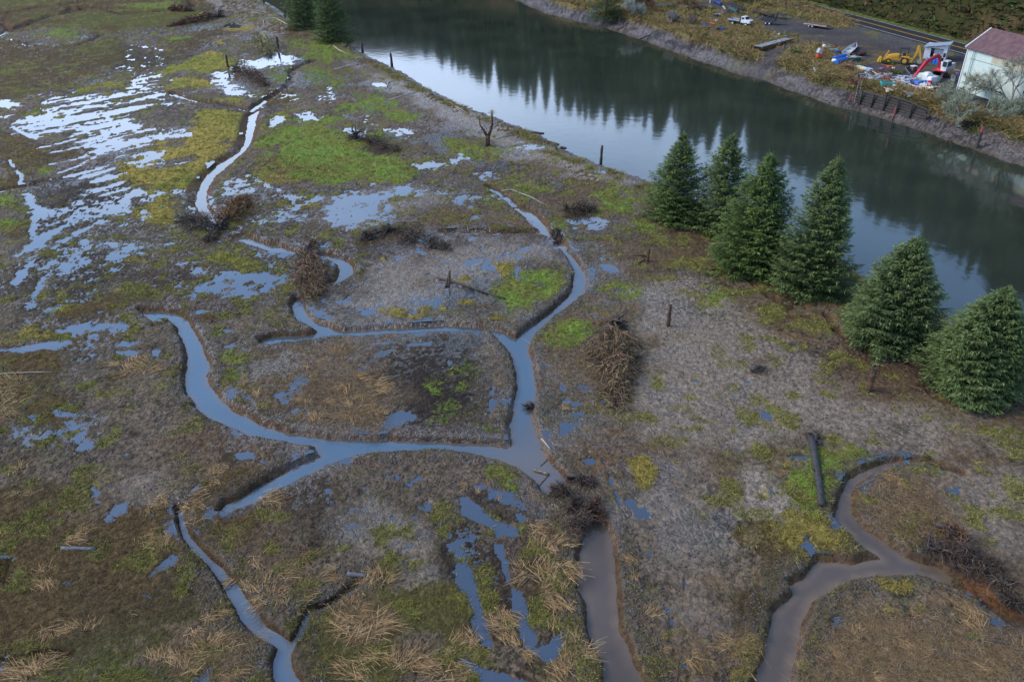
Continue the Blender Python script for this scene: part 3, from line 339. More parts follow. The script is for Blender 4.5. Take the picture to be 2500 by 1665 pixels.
 'dark': [(GE([(400, 890), (700, 850), (880, 830), (1040, 860), (1080, 960), (1060, 1040), (1080, 1420), (760, 1440), (380, 1410), (420, 1300), (400, 1160), (360, 1010)]), .85), (GJ([(740, 640), (800, 640), (880, 880), (870, 940), (760, 760)]), .8), (GJ([(910, 590), (980, 590), (1030, 760), (960, 730)]), .8), (GJ([(1060, 690), (1160, 660), (1200, 820), (1250, 1060), (1160, 1060), (1120, 900)]), .6), (GJ([(920, 240), (1000, 260), (1160, 400), (1270, 480), (1180, 490), (1050, 380), (930, 300)]), .7), (GJ([(880, 260), (960, 240), (1280, 360), (1260, 470), (1120, 430)]), .5), (GD([(380, 330), (640, 190), (900, 260), (1280, 330), (1330, 400), (1280, 530), (1000, 440), (800, 440), (640, 540), (450, 640), (330, 640)]), .5), (GD([(60, 440), (160, 240), (400, 200), (330, 440), (200, 640), (40, 640)]), .6), (GA([(420, 1180), (700, 1130), (880, 1300), (780, 1420), (600, 1568), (280, 1568), (280, 1440), (330, 1260)]), .6), (GA([(700, 300), (880, 290), (1200, 400), (1440, 280), (1280, 390), (1140, 460), (940, 500), (700, 440)]), .5), (GA([(560, 200), (1300, 60), (1540, 120), (1200, 190), (980, 200)]), .25), (GK([(370, 960), (560, 900), (640, 1020), (560, 1130), (380, 1140)]), .6), (GK([(1740, 640), (2060, 620), (2120, 800), (2300, 1040), (2331, 1120), (2200, 1080), (1880, 880), (1700, 760)]), .7), (GI([(1500, 0), (1700, 40), (1600, 130), (1460, 90)]), .4), (GB([(100, 880), (260, 900), (500, 1010), (460, 1070), (280, 1060), (180, 960)]), .7), (GB([(1580, 1440), (1720, 1390), (1820, 1440), (1740, 1510), (1640, 1500)]), .6), (GE([(1480, 640), (1500, 640), (1500, 650)]), .1), (GD([(740, 900), (860, 740), (1050, 750), (1000, 820), (860, 800)]), .5), (GI([(1940, 700), (1800, 300), (2331, 200), (2500, 480), (2331, 640), (2200, 760)]), .35)],
 'pale': [(GH([(-200, 420), (100, 380), (500, 640), (900, 960), (1300, 1200), (2000, 1300), (2352, 1500), (2352, 1600), (0, 1568), (-300, 1200), (-300, 800)]), .6), (GK([(300, 100), (560, 60), (700, 300), (640, 460), (420, 420), (360, 250)]), .85), (GK([(1850, 100), (2500, 100), (2500, 900), (2060, 700), (1800, 420)]), .55), (GK([(0, 0), (340, 0), (420, 420), (480, 640), (340, 1100), (200, 1300), (-100, 1300), (-300, 500)]), .35), (GE([(850, 150), (1100, 110), (1500, 160), (1600, 280), (1400, 300), (900, 420), (400, 640), (100, 560), (300, 300)]), .5), (GE([(1900, 700), (2352, 600), (2352, 1300), (2000, 1300), (2050, 1000)]), .65), (GB([(480, 540), (700, 640), (1060, 800), (1300, 950), (1700, 1080), (2100, 1250), (1800, 1240), (1300, 1080), (900, 860), (560, 720), (300, 560), (100, 420), (200, 440)]), .75), (GA([(1300, 0), (1650, -20), (2000, 190), (1900, 270), (1700, 200), (1500, 80)]), .5), (GB([(0, 1350), (300, 1250), (900, 1290), (900, 1400), (300, 1568), (-100, 1568)]), .4), (GJ([(0, 420), (260, 300), (560, 480), (700, 640), (640, 820), (300, 780), (0, 760)]), .45), (GJ([(400, 840), (700, 760), (860, 960), (700, 980), (420, 960)]), .4), (GI([(620, 120), (1100, 100), (1240, 220), (1100, 310), (800, 330)]), .4)],
}
COLS = {'moss': (.122, .178, .030), 'yellow': (.255, .20, .048), 'olive': (.088, .060, .027), 'straw': (.095, .064, .038), 'dark': (.026, .020, .016), 'pale': (.205, .168, .130)}

# ---- the grid: rings round the point below the camera, finer where nearer
NA, NR = 1120, 900
az = np.radians(np.linspace(-55, 55, NA)); phi = np.radians(np.linspace(60.4, 4.35, NR))
rad = CAM_H / np.tan(phi)
RR, AA = np.meshgrid(rad, az, indexing='ij')
X = (RR * np.sin(AA)).ravel(); Y = (RR * np.cos(AA)).ravel()
n_big = fbm(X, Y, .045, 4, 3); n_mid = fbm(X, Y, .22, 5, 11); n_fine = fbm(X, Y, 1.3, 5, 23); n_px = fbm(X, Y, 4.2, 4, 31, .75); n_sp = fbm(X, Y, 7.5, 3, 37, .8)
wob = (fbm(X, Y, .9, 4, 41) - .5)
d_river = sdf(X, Y, river_poly, 60.0) + wob * .9
side = segdist(X, Y, far, False) < segdist(X, Y, near, False)         # nearer to the far shore
# -- marsh cover weights
wt = {}
for kname, lst in cover.items():
    a = np.zeros_like(X)
    for poly, st in lst:
        size = min(2.2, .22 * math.sqrt(max(1e-3, (np.ptp(poly[:, 0]) * np.ptp(poly[:, 1])))))
        d = sdf(X, Y, poly, 4.0)
        e = sstep(size * .9, -size * 1.1, d + (n_mid - .5) * 2.4 * size)
        a = np.maximum(a, e * st)
    wt[kname] = a
# -- standing water
W = np.full_like(X, -.05) + .16 * (n_big - .5)
W += .16 * wt['pale'] * 0 - .10 * (wt['moss'] > .3) - .12 * wt['olive'] - .15 * wt['straw']
reg = sdf(X, Y, GF([(230, 420), (700, 420), (1100, 400), (1300, 500), (1290, 640), (1180, 740), (700, 760), (430, 700), (200, 900), (300, 1120), (520, 1100), (1000, 1060), (1150, 1250), (1300, 1500), (900, 1250), (560, 1230), (200, 1100), (0, 950), (0, 500)]), 8)
W += .20 * sstep(2, -4, reg) * (1 - wt['olive'])
W += .10 * sstep(3, -3, sdf(X, Y, GE([(1440, 950), (1900, 1000), (2000, 1300), (1750, 1568), (1450, 1500)]), 8))
n_pud = .42 * n_mid + .34 * n_fine + .24 * n_px; n_pud = np.clip((n_pud - .5) * 1.5 + .5, 0, 1)
# long islands between the furrows on the flooded part
fd = np.array(GA([(350, 1125)])[0]) - np.array(GA([(590, 1072)])[0]); fd /= np.linalg.norm(fd)
u_ = X * fd[0] + Y * fd[1]; v_ = -X * fd[1] + Y * fd[0]
n_str = fbm(u_ * .13, v_ * 1.0, .85, 5, 77, .7)
flood = sstep(3, -3, sdf(X, Y, puddles[0][0], 8)); n_pud = n_pud * (1 - .74 * flood) + n_str * .74 * flood
for poly, lv in puddles:
    size = min(2.6 if lv < .93 else .25, .17 * math.sqrt(max(1e-3, np.ptp(poly[:, 0]) * np.ptp(poly[:, 1]))))
    d = sdf(X, Y, poly, 4.0)
    W = np.maximum(W, (lv + .10) * sstep(size * .75, -size * .75, d + wob * size * 1.5))
for ln, hw in furrows:
    d = ldist(X, Y, ln, 3.0); W = np.maximum(W, .95 * sstep(hw * 1.6, hw * .5, d + wob * .5))
W -= .55 * wt['yellow'] * sstep(.35, .6, n_mid + .15)
rk = np.empty(len(X)); rk[np.argsort(n_pud)] = np.linspace(0, 1, len(X)); n_pud = rk     # even spread: W is the share under water
# -- creeks
d_cr = np.full_like(X, 4.0); bankz = np.zeros_like(X); bank_t = np.ones_like(X); creek_in = np.zeros(X.shape, bool)
for poly, bw, zc in creeks:
    d = sdf(X, Y, poly, 4.0) + wob * (.05 if bw < .25 else .22) - (.06 if bw < .25 else 0)
    bwv = bw * (.65 + .8 * fbm(X, Y, .35, 3, 61))
    t = sstep(0, 1, np.clip(d / bwv, 0, 1)); t = np.where(d < 0, np.clip(d / .6, -1, 0) * .35, .2 * np.clip(d / bwv, 0, 1) + .8 * t)
    bank_t = np.minimum(bank_t, t); d_cr = np.minimum(d_cr, d)
creek_in = d_cr < 0
z_cr = ZC + bank_t * (0 - ZC)
dit_t = np.ones_like(X); z_d = np.zeros_like(X); dry = np.zeros_like(X)
for ln, hw, dp in ditches:
    d = ldist(X, Y, ln, 5.0) + wob * .3; t = sstep(hw * .55, hw * 1.9, d)
    z_d = np.minimum(z_d, -dp * (1 - t)); dry = np.maximum(dry, (1 - t) * min(1, dp * 2))
# -- heights of the marsh
h = n_pud - W
cut = np.minimum(z_cr, z_d)
near_cut = np.maximum(sstep(1.2, .2, d_cr), sstep(.05, .4, dry))
relief = .035 * (n_fine - .35) + .05 * (n_px - .5) + .05 * (n_mid - .4) * (1 - wt['olive'] * .5)
clod = np.abs(fbm(X, Y, 1.9, 3, 51) - .5) * 2
relief += .05 * (1 - clod) * sstep(.4, .7, n_mid) * (1 - np.maximum(wt['moss'], wt['olive'] * .7)) * (1 - wt['dark'] * .7)
grs = np.clip(wt['yellow'] + .6 * wt['moss'] + .4 * wt['olive'] + .5 * wt['straw'], 0, 1)
z_m = np.clip(h, -.3, .45) * .10 + .012 + np.maximum(relief, 0) * sstep(0, .12, h)
z_m += grs * (.16 * n_fine + .06 * n_px) * sstep(0, .1, h)
rim = .07 * sstep(1.6, .5, d_cr) * sstep(0, .4, d_cr) * (n_mid > .35)
z_m = z_m * (1 - near_cut * .8) + np.where(cut < 0, cut, 0) + rim + near_cut * .05 * (n_fine - .4)
z_m = np.where(creek_in, np.minimum(z_m, ZC - .06), z_m)
# mound by the bank: the near shore falls to the river
z_near = ZR + .24 * sstep(0, 2.6, d_river) + 1.04 * sstep(2.3, 3.4, d_river) + .05 * (n_fine - .5)
z = np.minimum(z_m, np.where(d_river < 3.4, z_near, 9))
# -- far shore: mud slope, grass scarp, yard
ramp = sstep(2.5, -1, sdf(X, Y, GC([(330, 470), (560, 540), (640, 430), (760, 340), (560, 330), (420, 400)], .4), 6))
scarp = 5.6 + (fbm(X, Y, .12, 3, 71) - .5) * 3.0
z_far = ZR + 1.55 * np.clip(d_river / 6.2, 0, 1.0) ** .8 + (ZY - .35) * sstep(scarp - .4, scarp + 1.1, d_river) * (1 - ramp) + (ZY - .35) * sstep(1, 17, d_river) * ramp
z_far += .10 * (n_mid - .5) + .05 * (n_fine - .5)
z_far = np.minimum(z_far, ZY + .04 * (n_mid - .5) + .02 * (n_fine - .5))
bed = ZR - np.clip(-d_river, 0, 4) * .35
z = np.where(d_river < 0, bed, np.where(side, z_far, z))
# road and its bed, hill foot behind it
ROAD_N = np.array([G(1874, 0, 2.0)[:2], G(2360, 134, 2.0)[:2]]); rdir = ROAD_N[1] - ROAD_N[0]; rdir /= np.linalg.norm(rdir); rnrm = np.array([-rdir[1], rdir[0]])
if rnrm[0] < 0: rnrm = -rnrm
s_road = (X - ROAD_N[0, 0]) * rnrm[0] + (Y - ROAD_N[0, 1]) * rnrm[1]         # distance past the near edge line
z = np.where(side & (s_road > -4), z + (1.98 - ZY) * sstep(-4, -1, s_road) * (z > ZY - .5), z)
# -- colours and gloss
def mix(a, b, t): return a + (b - a) * t[:, None]
V3 = lambda c: np.broadcast_to(np.array(c, float), (len(X), 3))
mtex = .26 * n_mid + .32 * n_fine + .30 * n_px + .12 * n_sp
mud = mix(V3((.022, .0145, .0085)), V3((.142, .106, .074)), sstep(.35, .65, mtex))
gsp = sstep(.50, .66, .5 * n_sp + .5 * fbm(X, Y, 1.1, 5, 205, .8)) * sstep(.3, .6, fbm(X, Y, .09, 3, 207)); 
mud = mix(mud, V3((.110, .070, .037)), .55 * sstep(.45, .75, fbm(X, Y, .11, 3, 91)))
mud *= (1 - (.68 - .30 * wt['pale']) * sstep(.52, .66, n_sp) * sstep(.35, .6, n_fine))[:, None]
mud *= (1 - .34 * sstep(2, -4, reg))[:, None]
mud = mix(mud, V3((.095, .098, .028)), gsp * (.28 + .34 * sstep(-6, 10, X)))
mud = mix(mud, V3((.150, .092, .040)), .55 * sstep(.60, .72, fbm(X * .7 + Y * .3, Y, .75, 5, 311, .75)) * sstep(-10, 12, X))
mud = mix(mud, V3((.085, .056, .032)), .5 * sstep(.5, .7, fbm(X, Y, .06, 3, 331)) * sstep(-4, 14, X))
c = mud; fine = .5 * n_fine + .5 * n_px
for kname in ('pale', 'dark', 'straw', 'olive', 'yellow', 'moss'):
    wv = wt[kname]
    nz = np.clip((.42 * fbm(X, Y, .8, 5, len(kname) * 13, .7) + .34 * n_px + .24 * n_sp - .5) * 2.0 + .5, 0, 1)
    t = sstep(-.14, .14, wv * {'olive': 1.45, 'moss': 1.15, 'yellow': 1.3}[kname] - nz) * sstep(0, .1, wv) if kname in ('olive', 'yellow', 'moss') else np.clip(wv * 1.25, 0, 1) * sstep(.2, .62, .4 * n_mid + .6 * n_px + .10)
    base = V3(COLS[kname]) * (.45 + 1.1 * (.5 * n_px + .5 * n_sp))[:, None]
    if kname == 'olive': base = mix(base, V3((.060, .046, .026)), .75 * sstep(.4, .75, n_mid)); base = mix(base, V3((.082, .100, .022)), .5 * sstep(.6, .85, n_big))
    if kname == 'moss': base = mix(base, V3((.135, .135, .030)), .8 * sstep(.45, .75, fbm(X, Y, .35, 4, 15)))
    if kname == 'yellow': base = mix(base, V3((.15, .17, .03)), .7 * sstep(.45, .75, n_big))
    if kname == 'straw': base = mix(base, V3((.075, .05, .036)), .8 * sstep(.4, .7, n_fine))
    c = mix(c, base, t); wt[kname + '_t'] = t
grassy = np.maximum.reduce([wt['moss_t'], wt['yellow_t'], wt['olive_t']])
# sprinkled tussocks everywhere on the marsh
spk = sstep(.60, .75, fbm(X, Y, .7, 5, 5)) * sstep(.35, .55, n_big) * (1 - wt['dark'])
c = mix(c, V3((.125, .13, .03)) * (.6 + .8 * fine)[:, None], spk * .7); grassy = np.maximum(grassy, spk * .7)
bankm = sstep(.02, .15, np.where(creek_in, 0, np.clip(-cut, 0, 1))) * (side == 0)
brown = mix(V3((.042, .026, .016)), V3((.115, .070, .042)), fine); c = mix(c, brown, bankm * .85)
orange = sstep(.55, .75, fbm(X, Y, .25, 3, 8)) * bankm * sstep(-.3, -.45, cut); c = mix(c, V3((.17, .075, .028)), .55 * orange)
rim_c = sstep(.02, .08, rim) * (1 - bankm); c = mix(c, V3((.055, .042, .034)), .5 * rim_c * (n_fine > .45))
c = mix(c, V3((.04, .032, .027)), sstep(.06, -.05, h) * .6 * (side == 0))
# shores
shore_n = sstep(3.3, 2.4, d_river) * (~side); c = mix(c, mix(V3((.085, .075, .07)), V3((.16, .14, .13)), fine), shore_n)
edge_n = sstep(2.6, 3.4, d_river) * sstep(6.5, 4.2, d_river) * (~side) * sstep(.35, .6, n_mid); c = mix(c, mix(V3((.10, .12, .03)), V3((.20, .15, .07)), n_px), edge_n * .8)
yard_c = mix(V3((.042, .042, .046)), V3((.095, .09, .09)), .5 * n_mid + .5 * n_px)
shore_f = mix(V3((.030, .024, .020)), V3((.150, .132, .122)), sstep(.34, .6, .3 * n_mid + .4 * n_px + .3 * n_sp)); gr_f = mix(V3((.16, .125, .045)), V3((.10, .125, .03)), sstep(.4, .7, n_mid)) * (.6 + .8 * n_px)[:, None]
isg = np.zeros_like(X)
for poly in [GC([(-900, 100), (-300, 50), (200, 60), (470, 120), (560, 200), (740, 250), (760, 290), (520, 345), (480, 400), (380, 400), (200, 350), (0, 300), (-900, 120)], ZY), GC([(610, 445), (740, 340), (960, 310), (1100, 380), (1160, 440), (1350, 540), (1560, 600), (1700, 640), (2060, 760), (2600, 900), (2600, 1020), (1950, 940), (1700, 850), (1400, 740), (1120, 650), (900, 560)], ZY), GC([(-900, -200), (700, -30), (1000, 90), (1200, 170), (1150, 200), (880, 140), (680, 100), (480, 120), (300, 0), (-900, 60)], ZY)]:
    isg = np.maximum(isg, sstep(2.5, -2, sdf(X, Y, poly, 6.0) + (n_mid - .5) * 4))
spots = sstep(.55, .72, fbm(X, Y, .16, 4, 19)) * .5
fcol = mix(yard_c, gr_f, np.clip(np.maximum(isg, spots), 0, 1)); fcol = mix(fcol, V3((.075, .055, .045)) * (.6 + .8 * n_px)[:, None], .5 * ramp + .3 * sstep(.5, .7, n_big) * (1 - isg))
verge = sstep(6.6, 7.6, s_road) ; fcol = mix(fcol, V3((.10, .125, .03)) * (.5 + n_px)[:, None], verge)
fcol = mix(fcol, V3((.12, .12, .05)) * (.5 + n_px)[:, None], sstep(-9, -4, s_road + (n_mid - .5) * 8) * sstep(0, -1.5, s_road) * .5 * sstep(210, 225, Y + 10 * n_mid))
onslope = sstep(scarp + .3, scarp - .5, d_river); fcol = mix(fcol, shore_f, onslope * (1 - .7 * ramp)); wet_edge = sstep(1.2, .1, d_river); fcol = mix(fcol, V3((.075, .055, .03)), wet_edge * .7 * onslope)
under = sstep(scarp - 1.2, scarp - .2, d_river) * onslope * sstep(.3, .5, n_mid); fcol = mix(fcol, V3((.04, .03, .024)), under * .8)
fringe = sstep(1.5, .35, d_cr + (n_fine - .5) * 1.1) * (d_cr > 0) * (1 - bankm) * (~side); c = mix(c, mix(V3((.045, .033, .024)), V3((.11, .085, .066)), fine), .75 * fringe)
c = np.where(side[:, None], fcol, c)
c = np.where((d_river < 0)[:, None], np.array([.05, .04, .03]), c)
wetness = sstep(.52, .30, .4 * n_mid + .35 * n_big + .25 * n_px) * (1 - grassy)
rgh = .62 - .40 * wetness + .25 * grassy; rgh = np.where(side, np.where(onslope > .5, .42, .75), rgh); rgh = rgh - .25 * sstep(.2, .0, h) * (~side) * (1 - grassy)
rgh = rgh + .30 * wt['dark'] * (~side) - .34 * sstep(.50, .36, n_px) * (1 - grassy) * (.35 + .65 * sstep(2, -4, reg)) * (~side)
rgh = rgh - .30 * fringe * (n_px < .55) - .13 * wt['pale'] * (~side)
rgh = np.clip(rgh + .12 * (n_px - .5), .16, .95)

gm, t, b = new_mat("marsh ground"); L = t.links
a = nd(t, "ShaderNodeAttribute", attribute_name="Col"); ar = nd(t, "ShaderNodeAttribute", attribute_name="Rgh"); tc = nd(t, "ShaderNodeTexCoord")
n1 = nd(t, "ShaderNodeTexNoise"); n1.inputs["Scale"].default_value = 2.6; n1.inputs["Detail"].default_value = 7; n1.inputs["Roughness"].default_value = .85; L.new(tc.outputs["Object"], n1.inputs["Vector"])
vo = nd(t, "ShaderNodeTexVoronoi", feature='DISTANCE_TO_EDGE'); vo.inputs["Scale"].default_value = 1.9; L.new(tc.outputs["Object"], vo.inputs["Vector"])
mr = nd(t, "ShaderNodeMapRange"); mr.inputs[1].default_value = .38; mr.inputs[2].default_value = .62; mr.inputs[3].default_value = .54; mr.inputs[4].default_value = 1.42; L.new(n1.outputs["Fac"], mr.inputs[0])
sc = nd(t, "ShaderNodeVectorMath", operation='SCALE'); L.new(a.outputs["Color"], sc.inputs[0]); L.new(mr.outputs[0], sc.inputs["Scale"]); L.new(sc.outputs[0], b.inputs["Base Color"])
L.new(ar.outputs["Fac"], b.inputs["Roughness"]); ms = nd(t, "ShaderNodeMapRange"); ms.inputs[1].default_value = .22; ms.inputs[2].default_value = .46; ms.inputs[3].default_value = .55; ms.inputs[4].default_value = .06; L.new(ar.outputs["Fac"], ms.inputs[0]); L.new(ms.outputs[0], b.inputs["Specular IOR Level"])
vm = nd(t, "ShaderNodeMath", operation='MINIMUM'); vm.inputs[1].default_value = .14; L.new(vo.outputs["Distance"], vm.inputs[0])
ad = nd(t, "ShaderNodeMath", operation='MULTIPLY_ADD'); ad.inputs[1].default_value = 3.0; L.new(vm.outputs[0], ad.inputs[0]); L.new(n1.outputs["Fac"], ad.inputs[2])
bp = nd(t, "ShaderNodeBump"); bp.inputs["Strength"].default_value = .8; bp.inputs["Distance"].default_value = .12; L.new(ad.outputs[0], bp.inputs["Height"]); L.new(bp.outputs[0], b.inputs["Normal"])
ii = np.arange(NR * NA).reshape(NR, NA)
Q = np.stack([ii[:-1, :-1], ii[:-1, 1:], ii[1:, 1:], ii[1:, :-1]], -1).reshape(-1, 4)
keep = ~((s_road[Q] > 1.0).all(1) & side[Q].all(1) & (s_road[Q] < 6.2).all(1))
tag(np_mesh("ground", np.stack([X, Y, z], 1), Q, gm, c, rgh, smooth=True), kind="structure")
# land beyond the traced part, out to the horizon, and the patch right below
base_m = mat("far marsh", (.07, .075, .03), .9, var=.4, scale=.05)
o = MB(); o.box((0, 0, -6.0), (4000, 4000, .2)); tag(o.build("terrain", base_m), kind="structure")
# -- water sheets
pw = water_mat("puddle water", (.030, .040, .056), 2.0, .04, 3.0, .03)  # slate blue of the reflected sky is painted into the base colour
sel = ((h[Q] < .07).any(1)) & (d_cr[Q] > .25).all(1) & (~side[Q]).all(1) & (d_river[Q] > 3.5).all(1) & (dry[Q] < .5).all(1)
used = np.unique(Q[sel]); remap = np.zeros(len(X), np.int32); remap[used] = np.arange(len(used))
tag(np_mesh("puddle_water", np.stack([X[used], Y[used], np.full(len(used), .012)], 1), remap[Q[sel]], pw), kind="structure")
cw = water_mat("creek water", (.046, .078, .104), 2.0, .05, 2.0, .05, True)  # base colour carries a painted blue for the mirrored sky
bw_ = water_mat("muddy creek water", (.082, .062, .046), 1.5, .07, 2.0, .05, True)
# silt: brown near the log jam and over the shallow edges, elsewhere a sky-reflection blue painted into the colour
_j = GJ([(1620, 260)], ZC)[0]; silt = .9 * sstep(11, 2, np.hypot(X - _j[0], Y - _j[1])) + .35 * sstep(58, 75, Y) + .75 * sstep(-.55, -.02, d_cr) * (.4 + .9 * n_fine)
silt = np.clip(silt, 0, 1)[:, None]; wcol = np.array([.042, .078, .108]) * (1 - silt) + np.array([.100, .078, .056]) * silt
mcol = np.array([.078, .060, .046]) * (1 + .35 * (n_mid[:, None] - .5)) + np.array([.05, .034, .018]) * (sstep(-.7, -.02, d_cr) * (.3 + n_fine))[:, None]
d_mud = np.minimum(sdf(X, Y, chE, 4.0), sdf(X, Y, ditD, 4.0))
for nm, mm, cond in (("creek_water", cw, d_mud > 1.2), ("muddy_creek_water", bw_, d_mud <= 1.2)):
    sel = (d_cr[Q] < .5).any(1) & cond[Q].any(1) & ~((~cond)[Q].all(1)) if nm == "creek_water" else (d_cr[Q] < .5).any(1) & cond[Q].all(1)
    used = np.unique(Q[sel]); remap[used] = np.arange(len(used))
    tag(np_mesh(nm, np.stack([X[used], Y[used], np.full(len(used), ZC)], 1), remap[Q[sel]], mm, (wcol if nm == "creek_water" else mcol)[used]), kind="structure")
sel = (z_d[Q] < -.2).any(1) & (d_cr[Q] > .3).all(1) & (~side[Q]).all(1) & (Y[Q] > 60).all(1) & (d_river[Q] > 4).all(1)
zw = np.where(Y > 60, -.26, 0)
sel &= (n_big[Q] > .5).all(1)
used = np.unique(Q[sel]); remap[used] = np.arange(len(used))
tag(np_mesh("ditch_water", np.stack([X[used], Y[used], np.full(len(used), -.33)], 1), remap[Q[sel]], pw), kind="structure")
rw = water_mat("river water", (.024, .032, .024), 1.62, .06, .6, .40)
o = MB(); o.add([(-400, 20, ZR), (300, 20, ZR), (300, 700, ZR), (-400, 700, ZR)], [(0, 1, 2, 3)]); tag(o.build("river_water", rw), kind="structure")
# ================================================================ PLANTS
def jit(n, c, a=.25, b=.12):
    """n colours scattered round c"""
    c = np.array(c); v = 1 + a * rng.uniform(-1, 1, (n, 1)); return np.clip(c * v * (1 + b * rng.uniform(-1, 1, (n, 3))), 0, 1)
def lerp(a, b, t): return a + (b - a) * t
leaf_m = colmat("foliage", .7, .25, 2.0, .15)
stalk_m = colmat("dead stalks", .75, .2, 3.0, .2)
bark_m = mat("bark", (.085, .062, .045), .85, var=.45, scale=5, bump=.6)
dark_bark = mat("wet dark wood", (.032, .025, .021), .7, var=.5, scale=6, bump=.6)
grey_wood = mat("weathered wood", (.30, .265, .22), .8, var=.3, scale=5, bump=.4)
rot_wood = mat("rotten orange wood", (.10, .050, .022), .85, var=.6, scale=4, stain=(.022, .015, .011), stain_amt=.85, bump=.8)

# ---- Sitka spruces on the near bank
def spruce_mesh(height, radius, seed, nb, col, tipcol, dens=1.0, pw=.8, parent=None, name="crown"):
    g = np.random.default_rng(seed); B, D, Ln, Wd, Bn, Cc, Sd = [], [], [], [], [], [], []
    for i in range(nb):
        t = g.uniform(.01, .985) ** 1.1
        zc = height * (.03 + .96 * t)
        r = radius * min((1 - t) ** pw, 1.32 * (1 - t) + .01) * (g.uniform(.5, 1.0) if g.random() < .55 else g.uniform(.9, 1.16)) * min(1, .62 + t * 6) + .10
        a0 = 0
        a = g.uniform(0, 2 * math.pi); r *= 1 + .16 * math.sin(a + seed) + .17 * math.sin(3 * a + 2 * seed + 5 * t); slope = lerp(-.12, .55, t) + g.uniform(-.1, .12)
        out = np.array([math.cos(a), math.sin(a), 0]); tang = np.array([-math.sin(a), math.cos(a), 0])
        n = max(5, int(dens * (7 + 29 * r / radius ** .5)))
        s = np.sqrt(g.uniform(.02, 1.0, n)); s[0] = 1
        droop = -.16 * r
        P = out[None] * (r * s)[:, None]; P[:, 2] = zc + slope * r * s + droop * np.sin(s * math.pi * .75) + (s > .8) * .06 * r
        ww = (1.05 - s * .85) * r * .30
        lat = g.uniform(-1, 1, n)
        P += tang[None] * (lat * ww)[:, None]; P[:, 2] -= np.abs(lat) * ww * .35
        d = out[None] * (.55 + .5 * s)[:, None] + tang[None] * (lat * 1.1)[:, None] + np.array([0, 0, 1]) * g.uniform(-.35, .30, n)[:, None]
        B.append(P); D.append(d); lk = (.5 + .07 * radius) * min(1, .42 + r * .55); Ln.append(g.uniform(.22, .46, n) * lk); Wd.append(g.uniform(.08, .18, n) * lk); Bn.append(np.stack([0 * s, 0 * s, g.uniform(-.14, .08, n)], 1))
        Sd.append(np.cross(d, [0, 0, 1]) + g.normal(size=(n, 3)) * .35)
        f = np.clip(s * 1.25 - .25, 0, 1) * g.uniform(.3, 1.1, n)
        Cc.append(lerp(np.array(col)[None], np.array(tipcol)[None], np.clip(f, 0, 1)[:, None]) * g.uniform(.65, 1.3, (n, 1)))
    nl = 14; B.append(np.stack([g.normal(size=nl) * .03, g.normal(size=nl) * .03, height * g.uniform(.93, .985, nl)], 1)); D.append(np.stack([g.normal(size=nl) * .35, g.normal(size=nl) * .35, np.ones(nl)], 1)); Ln.append(g.uniform(.25, .75, nl)); Wd.append(np.full(nl, .07)); Bn.append(np.zeros((nl, 3))); Sd.append(g.normal(size=(nl, 3))); Cc.append(np.array(tipcol)[None] * g.uniform(.7, 1.3, (nl, 1)))
    B, D, Ln, Wd, Bn, Cc, Sd = map(np.concatenate, (B, D, Ln, Wd, Bn, Cc, Sd))
    V, Q, idx = ribbons(B, D, Ln, Wd, Bn, 2, .75, Sd)
    return np_mesh(name, V, Q, leaf_m, Cc[idx], parent=parent)
def spruce(px, py, toppx, toppy, wpx, seed, label, pw=.8, blue=.5, nb=900):
    g0 = G(px, py); D = g0[1] * math.cos(PITCH) + CAM_H * math.sin(PITCH)
    R = wpx * D / FPX / 2
    g0[:2] *= 1 + .45 * R / np.hypot(*g0[:2])
    best = min(np.arange(4, 24, .1), key=lambda hh: abs(832.5 - FPX * ((np.array([g0[0], g0[1], hh]) - [0, 0, CAM_H]) @ _up) / ((np.array([g0[0], g0[1], hh]) - [0, 0, CAM_H]) @ _fw) - toppy))
    r = empty("spruce_tree", (g0[0], g0[1], -.05), seed, label, "tree", "spruce trees along the near river bank")
    tr = MB(); tr.tube([(0, 0, -.2), (.03, .02, best * .4), (-.02, .03, best * .75), (0, 0, best * .985)], [.24, .17, .09, .015], 8); tr.build("trunk", bark_m, r, True)
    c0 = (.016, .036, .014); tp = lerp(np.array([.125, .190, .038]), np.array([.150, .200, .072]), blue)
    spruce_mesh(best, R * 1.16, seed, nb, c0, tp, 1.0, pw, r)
    return r
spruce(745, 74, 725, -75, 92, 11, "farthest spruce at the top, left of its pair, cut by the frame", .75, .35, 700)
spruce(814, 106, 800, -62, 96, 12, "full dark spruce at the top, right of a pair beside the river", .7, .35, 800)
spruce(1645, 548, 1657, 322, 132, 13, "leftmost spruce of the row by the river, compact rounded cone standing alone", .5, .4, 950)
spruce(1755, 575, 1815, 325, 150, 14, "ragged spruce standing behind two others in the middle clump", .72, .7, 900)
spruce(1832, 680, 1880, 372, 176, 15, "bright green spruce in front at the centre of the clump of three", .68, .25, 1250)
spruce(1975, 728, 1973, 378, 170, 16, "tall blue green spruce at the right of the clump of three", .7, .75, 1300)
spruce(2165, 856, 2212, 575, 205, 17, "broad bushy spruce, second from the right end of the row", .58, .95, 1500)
spruce(2368, 972, 2462, 698, 218, 18, "nearest broad spruce at the right edge of the picture", .62, .8, 1600)

